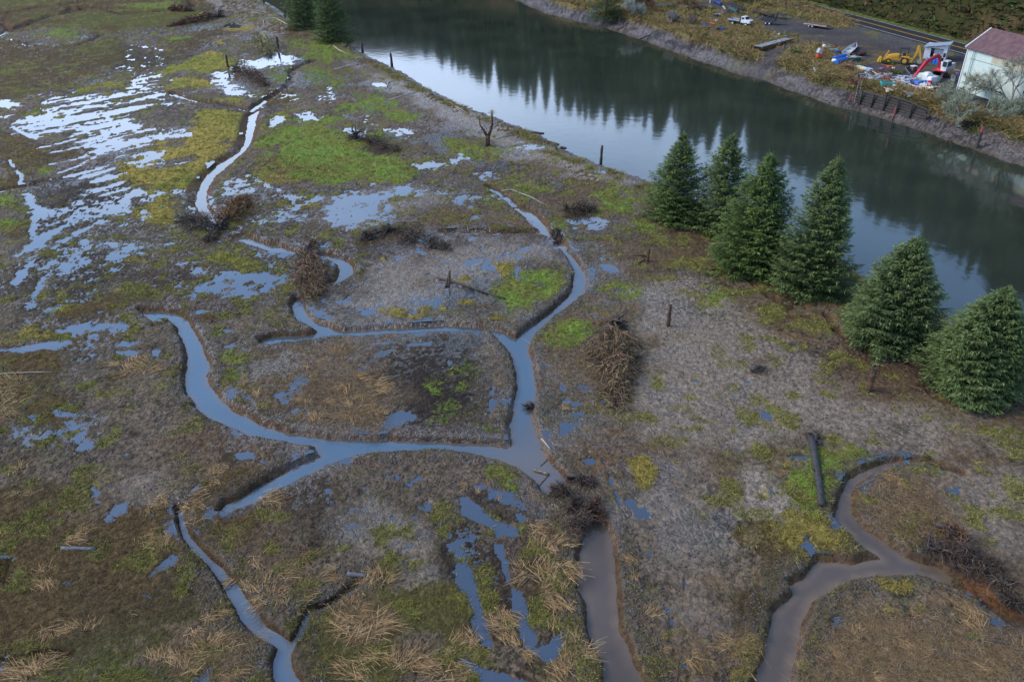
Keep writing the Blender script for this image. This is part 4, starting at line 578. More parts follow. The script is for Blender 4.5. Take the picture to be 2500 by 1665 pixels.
# ---- grass of the marsh: nobody could count it
def tufts(name, sel_w, n, blade, hgt, spread, colf, keepside=False, nb=6, bendk=.5, m=None, zoff=0.0, cap=1.0):
    p = sel_w / sel_w.sum(); k = rng.choice(len(X), n, p=p)
    dist = np.sqrt(X[k] ** 2 + Y[k] ** 2 + CAM_H ** 2); sc = np.clip(dist / 60, .75, 2.2)
    kb = np.repeat(k, nb); scb = np.repeat(sc, nb); N = len(kb)
    off = rng.normal(size=(N, 2)) * (spread * np.minimum(scb, 1.6))[:, None]
    B = np.stack([X[kb] + off[:, 0], Y[kb] + off[:, 1], z[kb] + zoff - .02], 1)
    lean = np.repeat(rng.normal(size=(n, 2)) * .5, nb, 0) + rng.normal(size=(N, 2)) * .5
    D = np.stack([lean[:, 0], lean[:, 1], np.full(N, 1.0)], 1)
    Ln = hgt * rng.uniform(.5, 1.3, N) * np.minimum(scb, cap); Bn = np.stack([lean[:, 0] * Ln * bendk, lean[:, 1] * Ln * bendk, -Ln * bendk * .5], 1)
    V, Q, idx = ribbons(B, D, Ln, blade * scb * rng.uniform(.7, 1.4, N), Bn, 2, .8)
    return tag(np_mesh(name, V, Q, m or leaf_m, colf(kb)[idx]), kind="stuff")
onm = (~side) & (d_river > 3.2) & (bank_t > .97) & (h > .02) & (Y > 15) & (np.abs(X) < Y * .75 + 10)
fall = 1 / (1 + (np.sqrt(X ** 2 + Y ** 2) / 130) ** 2)
def cov(kb): return c[kb] * rng.uniform(.75, 1.45, (len(kb), 1))
def tag2(o, l, cat): return tag(o, l, cat)
tag2(tufts("marsh_grass", onm * (wt['yellow_t'] * 1.3 + spk * .8 + wt['moss_t'] * .35) * fall, 26000, .036, .24, .10, lambda kb: np.where(rng.random((len(kb), 1)) < .6, cov(kb), jit(len(kb), (.27, .225, .06))), nb=7), "yellow green marsh grass growing in tussocks over the wet mud", "grass")
tag2(tufts("turf", onm * (wt['olive_t'] + .3 * wt['moss_t']) * fall, 15000, .022, .16, .22, lambda kb: np.where(rng.random((len(kb), 1)) < .7, cov(kb), jit(len(kb), (.15, .105, .045))), nb=8, bendk=1.0), "short olive turf covering the level marsh between the creeks", "grass")
tag2(tufts("reed_litter", onm * wt['straw_t'] * fall, 10000, .022, .42, .25, lambda kb: jit(len(kb), (.21, .145, .075), .5), nb=6, bendk=1.3), "flattened brown litter of dead reeds over the mud", "reed litter")
rimw = (~side) * (d_river > 4) * (d_cr > .25) * (d_cr < 1.1) * (bank_t > .9) * (n_mid > .42) * (np.abs(X) < Y * .75 + 10)
tag2(tufts("bank_edge_grass", rimw * fall, 3800, .024, .2, .10, lambda kb: np.where(rng.random((len(kb), 1)) < .6, jit(len(kb), (.10, .09, .035)), jit(len(kb), (.16, .16, .04))), nb=6), "rough grass hanging along the creek edges", "grass")
shw = (~side) * (d_river > 2.9) * (d_river < 5.2) * (n_mid > .5) * (Y > 40) * (Y < 330) * (np.abs(X) < Y * .8)
tag2(tufts("shore_grass", shw * 1.0, 2600, .03, .38, .14, lambda kb: np.where(rng.random((len(kb), 1)) < .55, jit(len(kb), (.26, .19, .085)), jit(len(kb), (.13, .15, .035))), nb=7, cap=1.7), "tan tussock grass along the top of the near river bank", "grass")
fbw = side * (d_river > scarp) * isg * (np.abs(X) < Y * .8 + 15)
tag2(tufts("bank_grass", fbw * (1 + 1.5 * (d_river < scarp + 4)), 11000, .05, .75, .22, lambda kb: np.where(rng.random((len(kb), 1)) < .6, jit(len(kb), (.29, .19, .085)), jit(len(kb), (.11, .12, .035))), nb=7, cap=1.5), "tall tan and green grass along the far bank above the mud", "grass")

# ---- dead reed clumps, each its own
def reed_variant(seed, L0=.46, n=66):
    g = np.random.default_rng(seed); lean = g.normal(size=2); lean /= np.linalg.norm(lean)
    B = np.stack([g.normal(size=n) * .2, g.normal(size=n) * .2, np.zeros(n)], 1)
    dd = lean[None] * .95 + g.normal(size=(n, 2)) * .42
    D = np.stack([dd[:, 0], dd[:, 1], g.uniform(.15, 1.0, n)], 1); Ln = L0 * g.uniform(.45, 1.2, n)
    Bn = np.stack([dd[:, 0] * .35, dd[:, 1] * .35, -g.uniform(.25, .75, n) * Ln * .8], 1)
    V, Q, idx = ribbons(B, D, Ln, g.uniform(.014, .032, n), Bn, 3, .6)
    V[:, 2] = np.maximum(V[:, 2], .015 + .03 * g.random(len(V)))
    cc = np.where(g.random((n, 1)) < .6, np.array([[.39, .265, .125]]), np.where(g.random((n, 1)) < .6, np.array([[.11, .066, .032]]), np.array([[.32, .19, .085]]))) * g.uniform(.6, 1.35, (n, 1))
    return np_mesh("reed_clump", V, Q, stalk_m, cc[idx], link=False).data
reed_vars = [reed_variant(100 + i) for i in range(8)]
def reeds(pts, fn, where, size=1.0):
    for i, p in enumerate(fn(pts)):
        o = bpy.data.objects.new("reed_clump", random.choice(reed_vars)); COL.objects.link(o)
        s = size * random.uniform(.75, 1.25); o.scale = (s, s, s * random.uniform(.8, 1.1)); o.location = (p[0], p[1], zat(p)); o.rotation_euler = (0, 0, random.uniform(0, 6.28))
        tag(o, "clump of straw coloured dead reeds " + where, "reed clump", "dead reed clumps " + where)
def zat(p):
    """height of the ground at a place"""
    a = math.atan2(p[0], p[1]); f = math.atan(CAM_H / math.hypot(p[0], p[1]))
    j = int(round((math.degrees(a) + 55) / 110 * (NA - 1))); i = int(round((60.4 - math.degrees(f)) / (60.4 - 4.35) * (NR - 1)))
    return float(z[min(max(i, 0), NR - 1) * NA + min(max(j, 0), NA - 1)])
reeds([(130, 140), (190, 300), (110, 300), (230, 900), (290, 930), (340, 900), (300, 820)], GI, "on the olive turf at the left edge")
reeds([(510, 590), (560, 560), (470, 620)], GI, "beside the fallen grey log in the left turf")
reeds([(990, 560), (1140, 600), (1110, 660), (1000, 640), (950, 590)], GI, "left of the narrow blue stream")
reeds([(330, 1240), (400, 1240), (460, 1230), (510, 1210), (300, 1220)], GI, "in a row at the lower left")
reeds([(200, 1480), (250, 1500), (300, 1470), (170, 1530), (130, 1510), (280, 1410)], GI, "in the bottom left corner", 1.2)
reeds([(1050, 360), (1000, 390), (1100, 340)], GI, "at the head of the narrow stream")
reeds([(1290, 400), (1350, 330), (1440, 160), (1500, 150), (1460, 210), (1300, 380), (1400, 280), (1290, 480), (1530, 130), (1360, 360), (1250, 390)], GI, "along the right side of the narrow stream head")
reeds([(1840, 350), (1800, 330), (1890, 360), (1830, 300)], GI, "below the pointed end of the short creek arm", 1.1)
reeds([(1570, 850), (1760, 1000), (1780, 1050), (1840, 980), (1900, 1010), (1700, 900), (1800, 900), (1940, 850), (2000, 780), (2050, 720), (2150, 980), (1720, 760), (1960, 960), (1740, 960)], GI, "between the narrow stream and its right branch")
reeds([(1500, 1100), (1560, 1320), (1450, 1300), (1370, 1350), (1280, 1400), (1230, 1470), (1330, 1480), (1400, 1420), (1520, 1530), (1620, 1500), (1720, 1210), (1420, 1140), (1480, 1350), (1200, 1420)], GI, "on the left bank where the narrow stream forks")
reeds([(1060, 1420), (1100, 1400), (2290, 1150), (1300, 1240), (620, 1210)], GI, "standing apart in the lower left turf", .8)
reeds([(150, 1050), (200, 1000), (120, 1150), (230, 1150), (300, 1180), (350, 1170), (90, 1230), (180, 1270), (280, 1260), (380, 1210), (440, 1130), (220, 1080), (320, 1230), (150, 1200)], GJ, "in the large patch right of the stream branch", 1.15)
reeds([(240, 860), (280, 900), (400, 890), (60, 880), (160, 920), (350, 860), (30, 820)], GJ, "round the short blue grey log")
reeds([(300, 1420), (330, 1400), (130, 1480), (470, 1420), (540, 1400), (580, 1450), (600, 1410), (740, 1450), (780, 1490), (700, 1490), (860, 1470), (920, 1550), (500, 1460), (240, 1540), (960, 1520)], GJ, "along the bottom edge left of the blue ditch", 1.1)
reeds([(890, 1310), (950, 1330), (980, 1300), (860, 1360)], GJ, "left of the foot of the first blue pool")
reeds([(1180, 1080), (1220, 1120), (1260, 1170), (1160, 1180), (1240, 1290), (1280, 1320), (1210, 1280), (1200, 1210), (1340, 1370)], GJ, "on the strip between the two long blue pools")
reeds([(1450, 560), (1410, 530), (1480, 640), (1540, 690), (1600, 640), (1500, 740), (1570, 780), (1620, 820), (1480, 860), (1530, 880), (1580, 920), (1480, 950), (1430, 650), (1640, 780), (1550, 620)], GJ, "left of the wide brown creek below the log jam", 1.1)
reeds([(1560, 1080), (1620, 1070), (1540, 1200), (1320, 800), (1330, 850), (1500, 1020)], GJ, "on the green strip left of the brown creek")
reeds([(1640, 1420), (1620, 1480), (1600, 1530), (1680, 1290), (1740, 1340), (1600, 1300), (1760, 1390), (1660, 1460)], GJ, "at the bottom edge left of the brown creek")
reeds([(2190, 1120), (2080, 880), (2060, 760), (2260, 1350)], GJ, "on the grey mud right of the brown creek", .8)
reeds([(1020, 290), (940, 240), (1160, 330)], GJ, "on the dark ridge above the blue pools", .7)
reeds([(920, 940), (880, 990), (950, 970), (960, 1020), (1070, 1010), (900, 1040), (1040, 1030), (800, 990)], GD, "left of the wide blue bend of the creek", 1.15)
reeds([(1680, 1110), (1700, 1150), (1760, 1190), (1650, 1080)], GD, "right of the wide blue bend of the creek")
reeds([(2070, 1230), (2060, 1340), (2120, 1350), (2170, 1360), (2200, 1340), (2240, 1240), (2090, 1240), (2140, 1330)], GD, "beside the pool inside the creek loop")
reeds([(2100, 1010), (2140, 1060), (2320, 880), (2340, 930), (2180, 980)], GD, "on the upper left of the creek loop")
reeds([(60, 1100), (110, 1130), (40, 1180), (80, 1250), (20, 1300), (130, 1100), (10, 1120), (60, 1320)], GD, "in a thick patch below the pale pole", 1.3)
reeds([(90, 890), (200, 1050), (230, 1080), (270, 1130), (300, 1120), (340, 1120), (100, 1140), (130, 1170), (120, 1330), (170, 1330), (210, 1300), (260, 1290), (320, 1330), (340, 1290), (390, 1320), (400, 1170), (370, 1150), (60, 900), (180, 1220), (300, 1250), (150, 1270), (240, 1230)], GE, "left of the black pool inside the creek loop", 1.05)
reeds([(1610, 1280), (1790, 1420)], GE, "on the wet mud right of the main creek", .7)
reeds([(380, 1380), (340, 1320), (440, 1300), (290, 1300)], GK, "on the mud left of the brown creek bend")
reeds([(100, 1400), (70, 1440)], GK, "beside a puddle on the cracked mud", .8)
reeds([(1980, 1130), (2020, 1180), (1960, 1080), (2050, 1130), (1940, 1170)], GK, "beside the green moss at the lower right", 1.1)
reeds([(1420, 200), (1480, 220), (1400, 180)], GK, "at the tip of the peninsula in the brown creek", .9)
reeds([(1100, 1460), (1050, 1370), (1280, 1380), (1870, 1430), (1640, 1120), (1320, 1540), (1700, 1380), (2100, 1480), (1500, 1300), (1200, 1240)], GK, "scattered over the brown litter at the lower right", .9)
reeds([(820, 480), (850, 500)], GD, "upright on the dark turf left of the flooded furrows", .7)

# ---- uprooted trees, brush and snags
def tangle(n, c0, L0, spread, col, seed, wid=.04, dirv=None, up=.3, drop=.5):
    g = np.random.default_rng(seed); D = g.normal(size=(n, 3)); D[:, 2] = np.abs(D[:, 2]) * .6 + up
    if dirv is not None: D += np.array(dirv)[None] * 1.6
    B = np.array(c0)[None] + g.normal(size=(n, 3)) * np.array(spread)[None] * .5; B[:, 2] = np.abs(B[:, 2])
    Ln = L0 * g.uniform(.35, 1.2, n); Bn = g.normal(size=(n, 3)) * .3 * L0; Bn[:, 2] -= drop * L0
    V, Q, idx = ribbons(B, D, Ln, wid * g.uniform(.5, 1.5, n), Bn, 4, .7)
    V[:, 2] = np.maximum(V[:, 2], .02 + .08 * g.random(len(V)))
    return V, Q, jit(n, col, .45)[idx]
def fallen(root, tip, wid, col, label, seed, dens=900, rootr=1.0, name="uprooted_tree", cat="fallen tree", zr=0.0, twig=.05, hgt=.9, fan=0.0):
    """an uprooted tree lying on the mud: root wad at one end, browned crown towards the other"""
    a, b = np.array(root[:2]), np.array(tip[:2]); L = np.linalg.norm(b - a); d = (b - a) / L
    r = empty(name, (a[0], a[1], zr), math.atan2(d[1], d[0]), label, cat)
    g = np.random.default_rng(seed)
    m = MB(); m.tube([(-.2, 0, .35), (L * .3, .1, .42), (L * .65, -.08, .3), (L * .95, .05, .12)], [.2, .16, .1, .03], 7); m.build("trunk", dark_bark, r, True)
    if rootr > 0:
        rm = MB(); rr = random.Random(seed)
        for k in range(16):
            an = rr.uniform(0, 6.28); l = rootr * rr.uniform(.6, 1.3); p = [Vector((0, 0, .35 * rootr))]
            dv = Vector((rr.uniform(-.6, .1), math.cos(an), math.sin(an) * .8 + .25)).normalized()
            for q in range(4):
                dv = (dv + Vector((rr.gauss(0, .35), rr.gauss(0, .35), rr.gauss(-.08, .3)))).normalized(); p.append(p[-1] + dv * l / 4)
            for q in p: q.z = max(q.z, .03)
            rm.tube(p, [.10 * rootr, .08 * rootr, .055 * rootr, .03 * rootr, .012], 5)
        rm.build("root_wad", dark_bark, r, True)
        V, Q, cc = tangle(int(140 * rootr), (0, 0, .2), .8 * rootr, (.7 * rootr, .7 * rootr, .4 * rootr), (.045, .034, .028), seed + 1, .035)
        np_mesh("fine_roots", V, Q, stalk_m, cc, parent=r)
    if dens:
        nl = int(10 + 5 * L); ls = g.uniform(.08, 1, nl); lw = wid * .5 * np.sin(np.clip(ls, 0, 1) ** .7 * math.pi * .9 + .15) ** .7 * g.uniform(.45, 1.35, nl); la = g.uniform(-.2, math.pi + .2, nl)
        P0 = np.stack([ls * L, 0 * ls, .3 + 0 * ls], 1); Dl = np.stack([g.uniform(-.35, 1.0, nl) - fan, np.cos(la), np.sin(la) * hgt / max(.6, wid * .4)], 1); Dl /= np.linalg.norm(Dl, axis=1, keepdims=True)
        lm = MB()
        for q in range(nl):
            e1 = P0[q] + Dl[q] * lw[q] * .55; e2 = P0[q] + Dl[q] * lw[q] + [0, 0, -.3 * lw[q] * .5]; e1[2] = max(e1[2], .1); e2[2] = max(e2[2], .05)
            lm.tube([P0[q], e1, e2], [.05, .035, .012], 4, False)
        lm.build("limbs", dark_bark, r)
        kk = g.integers(0, nl, dens); tt = g.uniform(.1, 1.05, dens); B = P0[kk] + Dl[kk] * (lw[kk] * tt)[:, None]; B[:, 2] += -.3 * lw[kk] * .5 * tt ** 2; B += g.normal(size=(dens, 3)) * [.10 * wid ** .5, .10 * wid ** .5, .08]; B[:, 2] = np.clip(B[:, 2], .04, hgt * 1.3)
        D = Dl[kk] * .8 + g.normal(size=(dens, 3)) * [.75, .75, .5]; Ln = g.uniform(.3, 1.1, dens) * (.42 + .13 * wid); Bn = g.normal(size=(dens, 3)) * .12; Bn[:, 2] -= g.uniform(.1, .75, dens) * Ln
        if name == "uprooted_tree":
            nh_ = int(dens * .6); s = g.uniform(.15, .98, nh_); lob = 1 + .22 * np.sin(s * 9 + seed) + .15 * np.sin(s * 23 + seed * 2)
            hw = wid * .5 * np.sin(np.clip(s * 1.02, 0, 1) ** .62 * math.pi * .97 + .06) ** .8 * lob; lat = np.clip(g.normal(size=nh_) * .5, -1.1, 1.1); lump = fbm(s * L * 1.5, lat * hw * 1.5 + seed, 1.0, 3, seed)
            B[:nh_] = np.stack([s * L, lat * hw, np.maximum(.05, hgt * (1 - lat ** 2 * .7) * (.35 + .9 * lump) * np.sin(np.clip(s + .12, 0, 1) ** .8 * math.pi) ** .5)], 1)
            D[:nh_] = np.stack([1.0 + g.normal(size=nh_) * .35, lat * .35 + g.normal(size=nh_) * .45, .25 + g.normal(size=nh_) * .35], 1); Bn[:nh_, 1] += g.normal(size=nh_) * .2; Ln[:nh_] *= 1.15
        V, Q, idx = ribbons(B, D, Ln, twig * 1.25 * g.uniform(.3, 1.4, dens), Bn, 3, .6); V[:, 2] = np.maximum(V[:, 2], .02 + .05 * g.random(len(V)))
        cc = np.where(g.random((dens, 1)) < .75, jit(dens, np.array(col) * 1.5, .55), jit(dens, (.05, .038, .03), .3)); np_mesh("branches", V, Q, stalk_m, cc[idx], parent=r)
    return r
def P1(f, x, y, zz=0.0): return f([(x, y)], zz)[0]
C47 = lambda p, zz=0.0: GL(p, zz, 420, 460, 4.71)
C40 = lambda p, zz=0.0: GL(p, zz, 400, 0, 4.71)
fallen(P1(GE, 1965, 735), P1(GE, 1985, 1290), 3.9, (.130, .088, .048), "big uprooted conifer lying crown down with brown needles, right of the main creek", 201, 4200, 1.6, hgt=1.3, twig=.05)
fallen(P1(C47, 1560, 790), P1(C47, 1650, 1270), 3.6, (.13, .082, .046), "uprooted tree with arching reddish brown branches across the creek bend", 202, 2600, 1.1, hgt=1.25, fan=.2)
fallen(P1(C47, 1560, 730), P1(C47, 1640, 640), 1.7, (.125, .075, .04), "tuft of tawny brush behind the uprooted tree at the creek bend", 203, 420, .6, "brush_pile", "brush", hgt=.9)
fallen(P1(C47, 560, 470), P1(C47, 860, 110), 4.0, (.135, .068, .024), "rusty orange fallen bush with its roots in the creek, upper left", 204, 1500, 1.2, hgt=1.3)
fallen(P1(C47, 500, 480), P1(C47, 130, 370), 3.2, (.055, .045, .032), "dark fallen bush left of the rusty orange one across the creek", 205, 900, .9, hgt=1.2)
fallen(P1(C47, 520, 520), P1(C47, 420, 620), 1.6, (.06, .042, .03), "low dark brush below the crossing roots in the upper creek", 206, 400, .5, "brush_pile", "brush", hgt=.5)
fallen(P1(C40, 1080, 450), P1(C40, 1235, 640), 5.0, (.20, .185, .085), "grassy hummock of a fallen tree with a black root, upper left near two posts", 207, 1600, 1.6, hgt=2.4, twig=.07)
fallen(P1(C40, 850, 830), P1(C40, 1190, 1000), 4.2, (.090, .062, .046), "brown brush of a fallen tree beside the white flooded patch, upper left", 208, 1500, 1.5, hgt=2.2, twig=.07)
fallen(P1(C40, 640, 200), P1(C40, 60, 320), 3.4, (.090, .040, .028), "long reddish fallen tree with a black root wad at the top left", 209, 1500, 2.4, hgt=1.8, twig=.09)
fallen(P1(C40, 330, 140), P1(C40, 80, 130), 4.0, (.095, .045, .030), "reddish brown brush mound near the top edge, left of the long fallen tree", 210, 1100, 0, "brush_pile", "brush", hgt=2.4, twig=.09)
fallen(P1(GB, 200, 950), P1(GB, 480, 1040), 3.6, (.058, .036, .027), "black root mass lying in the mud amid bright green grass", 211, 500, 1.7, "root_mass", "root mass", hgt=1.0)
fallen(P1(GB, 1640, 1440), P1(GB, 1810, 1450), 3.0, (.050, .036, .026), "dark bowl of roots on the mud left of the lone spruce", 212, 700, 1.0, "root_mass", "root mass", hgt=.9)
fallen(P1(GE, 430, 60), P1(GE, 820, 200), 2.6, (.065, .050, .032), "long brush pile with a grey stick on top, above the flats at the centre", 213, 1300, 1.0, "brush_pile", "brush", hgt=.9)
fallen(P1(GE, 430, 70), P1(GE, 220, 140), 2.2, (.055, .042, .032), "dark twigs spilling left from the long brush pile at the centre", 214, 600, .6, "brush_pile", "brush", hgt=.6)
fallen(P1(GE, 1560, 90, -.3), P1(GE, 1560, 140, -.3), 1.0, (.05, .036, .028), "black stump blocking the creek at the upper centre", 215, 160, .95, "stump_root", "stump", zr=-.35, hgt=.6)
fallen(P1(GE, 1375, 1275, -.4), P1(GE, 1400, 1290, -.4), .5, (.03, .026, .024), "small black stump standing in the main creek at its right edge", 216, 40, .55, "stump_root", "stump", zr=-.45, hgt=.3)
fallen(P1(GJ, 1720, 400, -.2), P1(GJ, 1540, 290, -.3), 1.7, (.055, .036, .026), "dark log jam of branches pointing left into the creek junction", 217, 1100, .9, "log_jam", "log jam", zr=-.3, hgt=.9, twig=.035)
fallen(P1(GJ, 1740, 380, -.2), P1(GJ, 1650, 600, -.3), 1.9, (.075, .05, .036), "pale streaked brush of the log jam falling towards the brown creek", 218, 1100, .7, "log_jam", "log jam", zr=-.25, hgt=.8, twig=.03)
fallen(P1(GJ, 1760, 360, -.2), P1(GJ, 1870, 480, -.3), 1.4, (.060, .032, .02), "rusty debris on the right side of the log jam", 219, 500, .4, "brush_pile", "brush", zr=-.3, hgt=.5)
fallen(P1(GJ, 1640, 200, -.1), P1(GJ, 1800, 230, 0), 1.0, (.05, .036, .028), "small black brush above the log jam on the creek bank", 220, 300, .5, "brush_pile", "brush", zr=-.1, hgt=.5)
fallen(P1(GK, 1680, 690, -.2), P1(GK, 2120, 800, 0), 2.3, (.060, .042, .032), "large black brush pile at the end of the brown creek, lower right", 221, 1900, 1.0, "brush_pile", "brush", zr=-.1, hgt=1.1, twig=.035)
fallen(P1(GK, 2090, 790, -.1), P1(GK, 2290, 1090, 0), 1.2, (.048, .036, .027), "dark brush trailing down the gully at the right edge", 222, 800, .6, "brush_pile", "brush", zr=-.2, hgt=.5)
fallen(P1(GK, 1740, 560), P1(GK, 1900, 620), 1.4, (.11, .055, .028), "rusty brown twigs on top of the black brush pile, lower right", 223, 400, 0, "brush_pile", "brush", zr=.25, hgt=.8)
fallen(P1(GH, 500, 1040), P1(GH, 600, 1010), .9, (.11, .09, .065), "small heap of dry twigs on the open mud", 224, 120, 0, "brush_pile", "brush", hgt=.25, twig=.02)

def log(pa, pb, ra, rb, m, label, name="log", cat="log", lift=0.0, bow=.06, sides=9, zz=0.0, stub=0):
    a, b = np.array(pa[:2]), np.array(pb[:2]); L = np.linalg.norm(b - a); d = (b - a) / L; rr = random.Random(int(abs(a[0] * 77 + a[1] * 13)))
    r = MB(); n = 7; pts = []
    for i in range(n): pts.append((L * i / (n - 1), bow * L * math.sin(i / (n - 1) * math.pi) + rr.gauss(0, .012 * L * bow * 10 if bow else 0), ra * .75 + lift * i / (n - 1)))
    r.tube(pts, [lerp(ra, rb, i / (n - 1)) * rr.uniform(.9, 1.1) for i in range(n)], sides)
    for k in range(stub):
        q = Vector(pts[rr.randint(1, n - 2)]); r.tube([q, q + Vector((rr.uniform(-.1, .4), rr.choice([-1, 1]) * .35, rr.uniform(.1, .4)))], [ra * .35, ra * .15], 5)
    o = r.build(name, m, None, True); o.location = (a[0], a[1], zz); o.rotation_euler = (0, 0, math.atan2(d[1], d[0]))
    return tag(o, label, cat)
log(P1(GE, 750, 395), P1(GE, 1215, 540), .16, .09, dark_bark, "long thin black log lying on the wet flats at the centre", bow=.02, stub=3)
log(P1(GK, 885, -70), P1(GK, 955, 385), .27, .22, mat("blue black log", (.030, .028, .028), .8, var=.5, scale=4, bump=.6), "thick black log with a split root end on the green patch at the right", bow=.01, stub=2)
fallen(P1(GK, 900, -80), P1(GK, 930, -30), .8, (.05, .038, .03), "splayed stump roots at the top end of the thick black log", 230, 60, .75, "stump_root", "stump", hgt=.3)
log(P1(GI, 420, 672), P1(GI, 650, 675), .14, .11, mat("slate wood", (.085, .085, .095), .7, var=.3, scale=5), "short straight slate grey log on the turf at the left", bow=.01)
log(P1(GJ, 135, 845), P1(GJ, 265, 860), .15, .1, MATS["slate wood"], "short blue grey log among reeds at the bottom", bow=.02)
log(P1(GD, -60, 1062), P1(GD, 360, 1043), .05, .03, grey_wood, "long thin pale pole on the turf at the left edge", "pole", "pole", bow=.02, zz=.15)
log(P1(GK, 1900, 1285), P1(GK, 2500, 1370), .10, .05, dark_bark, "thin dark pole on brown litter at the bottom right", "pole", "pole", bow=.03)
log(P1(GJ, 1395, 135, ZC), P1(GJ, 1500, 165, ZC), .10, .09, mat("sawn beam", (.13, .09, .05), .7, stain=(.3, .27, .22), stain_amt=.5, scale=9), "broken beam with white flecks lying in the creek junction", "beam", "beam", bow=0, zz=ZC - .02, sides=4)
log(P1(GJ, 1495, 165, ZC), P1(GJ, 1430, 240, ZC), .07, .06, mat("drowned beam", (.085, .062, .03), .5), "dull brown beam half under the creek water, joined to the broken beam", "beam", "beam", bow=0, zz=ZC - .05, sides=4)
log(P1(GJ, 1490, 60, ZC), P1(GJ, 1440, 105, ZC), .06, .05, MATS["drowned beam"], "short brown stick in the creek above the broken beam", "stick", "stick", bow=0, zz=ZC - .04, sides=5)
log(P1(GJ, 1625, 220), P1(GJ, 1640, 290), .09, .08, mat("flecked post", (.07, .055, .035), .7, stain=(.25, .22, .18), stain_amt=.4, scale=9), "short flecked post leaning at the log jam", "post", "post", bow=0, zz=-.35, lift=.35)
for pts, lb in [([(1120, 960), (1200, 940), (1300, 920)], "pale driftwood pole lying right of the dead snag"), ([(795, 690), (860, 725), (950, 775)], "straight white driftwood pole along the bank grass"), ([(415, 690), (530, 655), (645, 627)], "long pale driftwood pole on the upper flats"), ([(402, 608), (415, 570), (440, 558), (495, 558)], "bent white driftwood branch on the grey flat"), ([(40, 318), (80, 350), (145, 375)], "white driftwood stick below the paired spruces"), ([(45, 480), (120, 460), (240, 440)], "thin pale stick beside the small brown pond"), ([(190, 408), (215, 398), (245, 400)], "short pale stick beside the beach, above the brown pond"), ([(1190, 1310), (1250, 1302), (1300, 1320), (1380, 1350), (1475, 1400)], "forked white branch along the top of the creek ditch"), ([(305, 1555), (400, 1535), (620, 1532)], "grey stick lying on the brush pile at the centre")]:
    q = GB(pts); m = MB(); zz = .35 if "brush" in lb else .09; m.tube([(p[0], p[1], zz + .04 * (i % 2)) for i, p in enumerate(q)], [.11 if i < len(q) - 1 else .05 for i in range(len(q))] if q[0][1] > 110 else [.06] * len(q), 6); tag(m.build("driftwood", grey_wood, None, True), lb, "driftwood")
for pts, lb in [([(1150, 290 - 10), (1148, 250), (1180, 225), (1240, 215), (1290, 220), (1340, 245), (1400, 280), (1460, 300), (1520, 328)], "long curved white driftwood pole near the top spruces"), ([(1010, 145), (1080, 140), (1140, 140), (1165, 150)], "upper of two pale sticks near the top left beach"), ([(1010, 158), (1070, 158), (1130, 160)], "lower of two pale sticks near the top left beach")]:
    q = GL(pts, 0, 400, 0, 4.71); m = MB(); m.tube([(p[0], p[1], .12) for p in q], .13, 6); tag(m.build("driftwood", grey_wood, None, True), lb, "driftwood")
for a, b, lb in [((1385, 905), (1478, 930), "dark flat plank on the near beach above two others"), ((1480, 965), (1580, 1005), "long grey drift log on the near beach below the grass clump"), ((1590, 1010), (1630, 1030), "small dark plank at the water edge of the near beach")]:
    log(P1(GB, *a, -.6), P1(GB, *b, -.9), .22, .16, dark_bark, lb, "drift_log", "log", bow=.01, zz=-.75)
for a, b, lb in [((1105, 290), (1160, 310), "thin stick over the water edge behind the bushy spruce"), ((1170, 292), (1230, 320), "forked stick at the water edge behind the bushy spruce"), ((1180, 318), (1265, 305), "dark stick crossing the water edge behind the bushy spruce")]:
    log(P1(GH, *a, -.9), P1(GH, *b, -.9), .05, .03, dark_bark, lb, "stick", "stick", bow=.02, zz=-.8)
log(P1(GH, 2255, 1530), P1(GH, 2400, 1580), .09, .05, dark_bark, "black stick on the mud at the right edge", "stick", "stick", bow=.02)
log(P1(GE, 1290 + 170, 1490), P1(GE, 1500 + 20, 1560), .06, .04, grey_wood, "short pale stick on the creek bank above the log jam", "stick", "stick", bow=.02)

def post(px, base, top, r, m, label, name="post", zb=0.0, lean=(0, 0), cat="post", group=None, rough=True):
    g0 = G(px, base, zb); hh = min(np.arange(.4, 9, .05), key=lambda q: abs(832.5 - FPX * ((np.array([g0[0], g0[1], zb + q]) - [0, 0, CAM_H]) @ _up) / ((np.array([g0[0], g0[1], zb + q]) - [0, 0, CAM_H]) @ _fw) - top))
    e = empty(name, (g0[0], g0[1], zb), 0, label, cat, group); rr = random.Random(px)
    s = MB(); n = 6; s.tube([(lean[0] * i / n + rr.gauss(0, .02) * rough, lean[1] * i / n, -.6 * (i == 0) + hh * i / n) for i in range(n + 1)], [r * rr.uniform(.85, 1.1) * (1 - .25 * i / n * rough) for i in range(n + 1)], 8); s.build("shaft", m, e, True)
    c_ = MB()
    for k in range(5): c_.tube([(rr.gauss(0, r * .4) + lean[0], rr.gauss(0, r * .4) + lean[1], hh - .1), (rr.gauss(0, r * .5) + lean[0], lean[1], hh + rr.uniform(.05, .22))], [r * .35, .01], 4)
    c_.build("broken_top", m, e)
    return e
post(1467, 402, 357, .21, dark_bark, "single dark pile standing in the water left of the lone spruce", "pile", ZR, cat="pile", group="old piles along the near bank")
post(957, 163, 131, .30, dark_bark, "dark pile in the bright water, right of two near the paired spruces", "pile", ZR, (-.1, 0), "pile", "old piles along the near bank")
post(885, 129, 103, .30, dark_bark, "dark pile close against the beach just right of the paired spruces", "pile", ZR, (0, 0), "pile", "old piles along the near bank")
post(696, 41, 19, .34, dark_bark, "dark pile on the beach left of the paired spruces", "pile", -.9, (-.1, 0), "pile", "old piles along the near bank")
post(646, 15, -4, .34, dark_bark, "dark pile on the beach at the very top edge", "pile", -.9, (-.2, 0), "pile", "old piles along the near bank")
post(679, 117, 90, .30, rot_wood, "thick brown post right of the grassy hummock, top left")
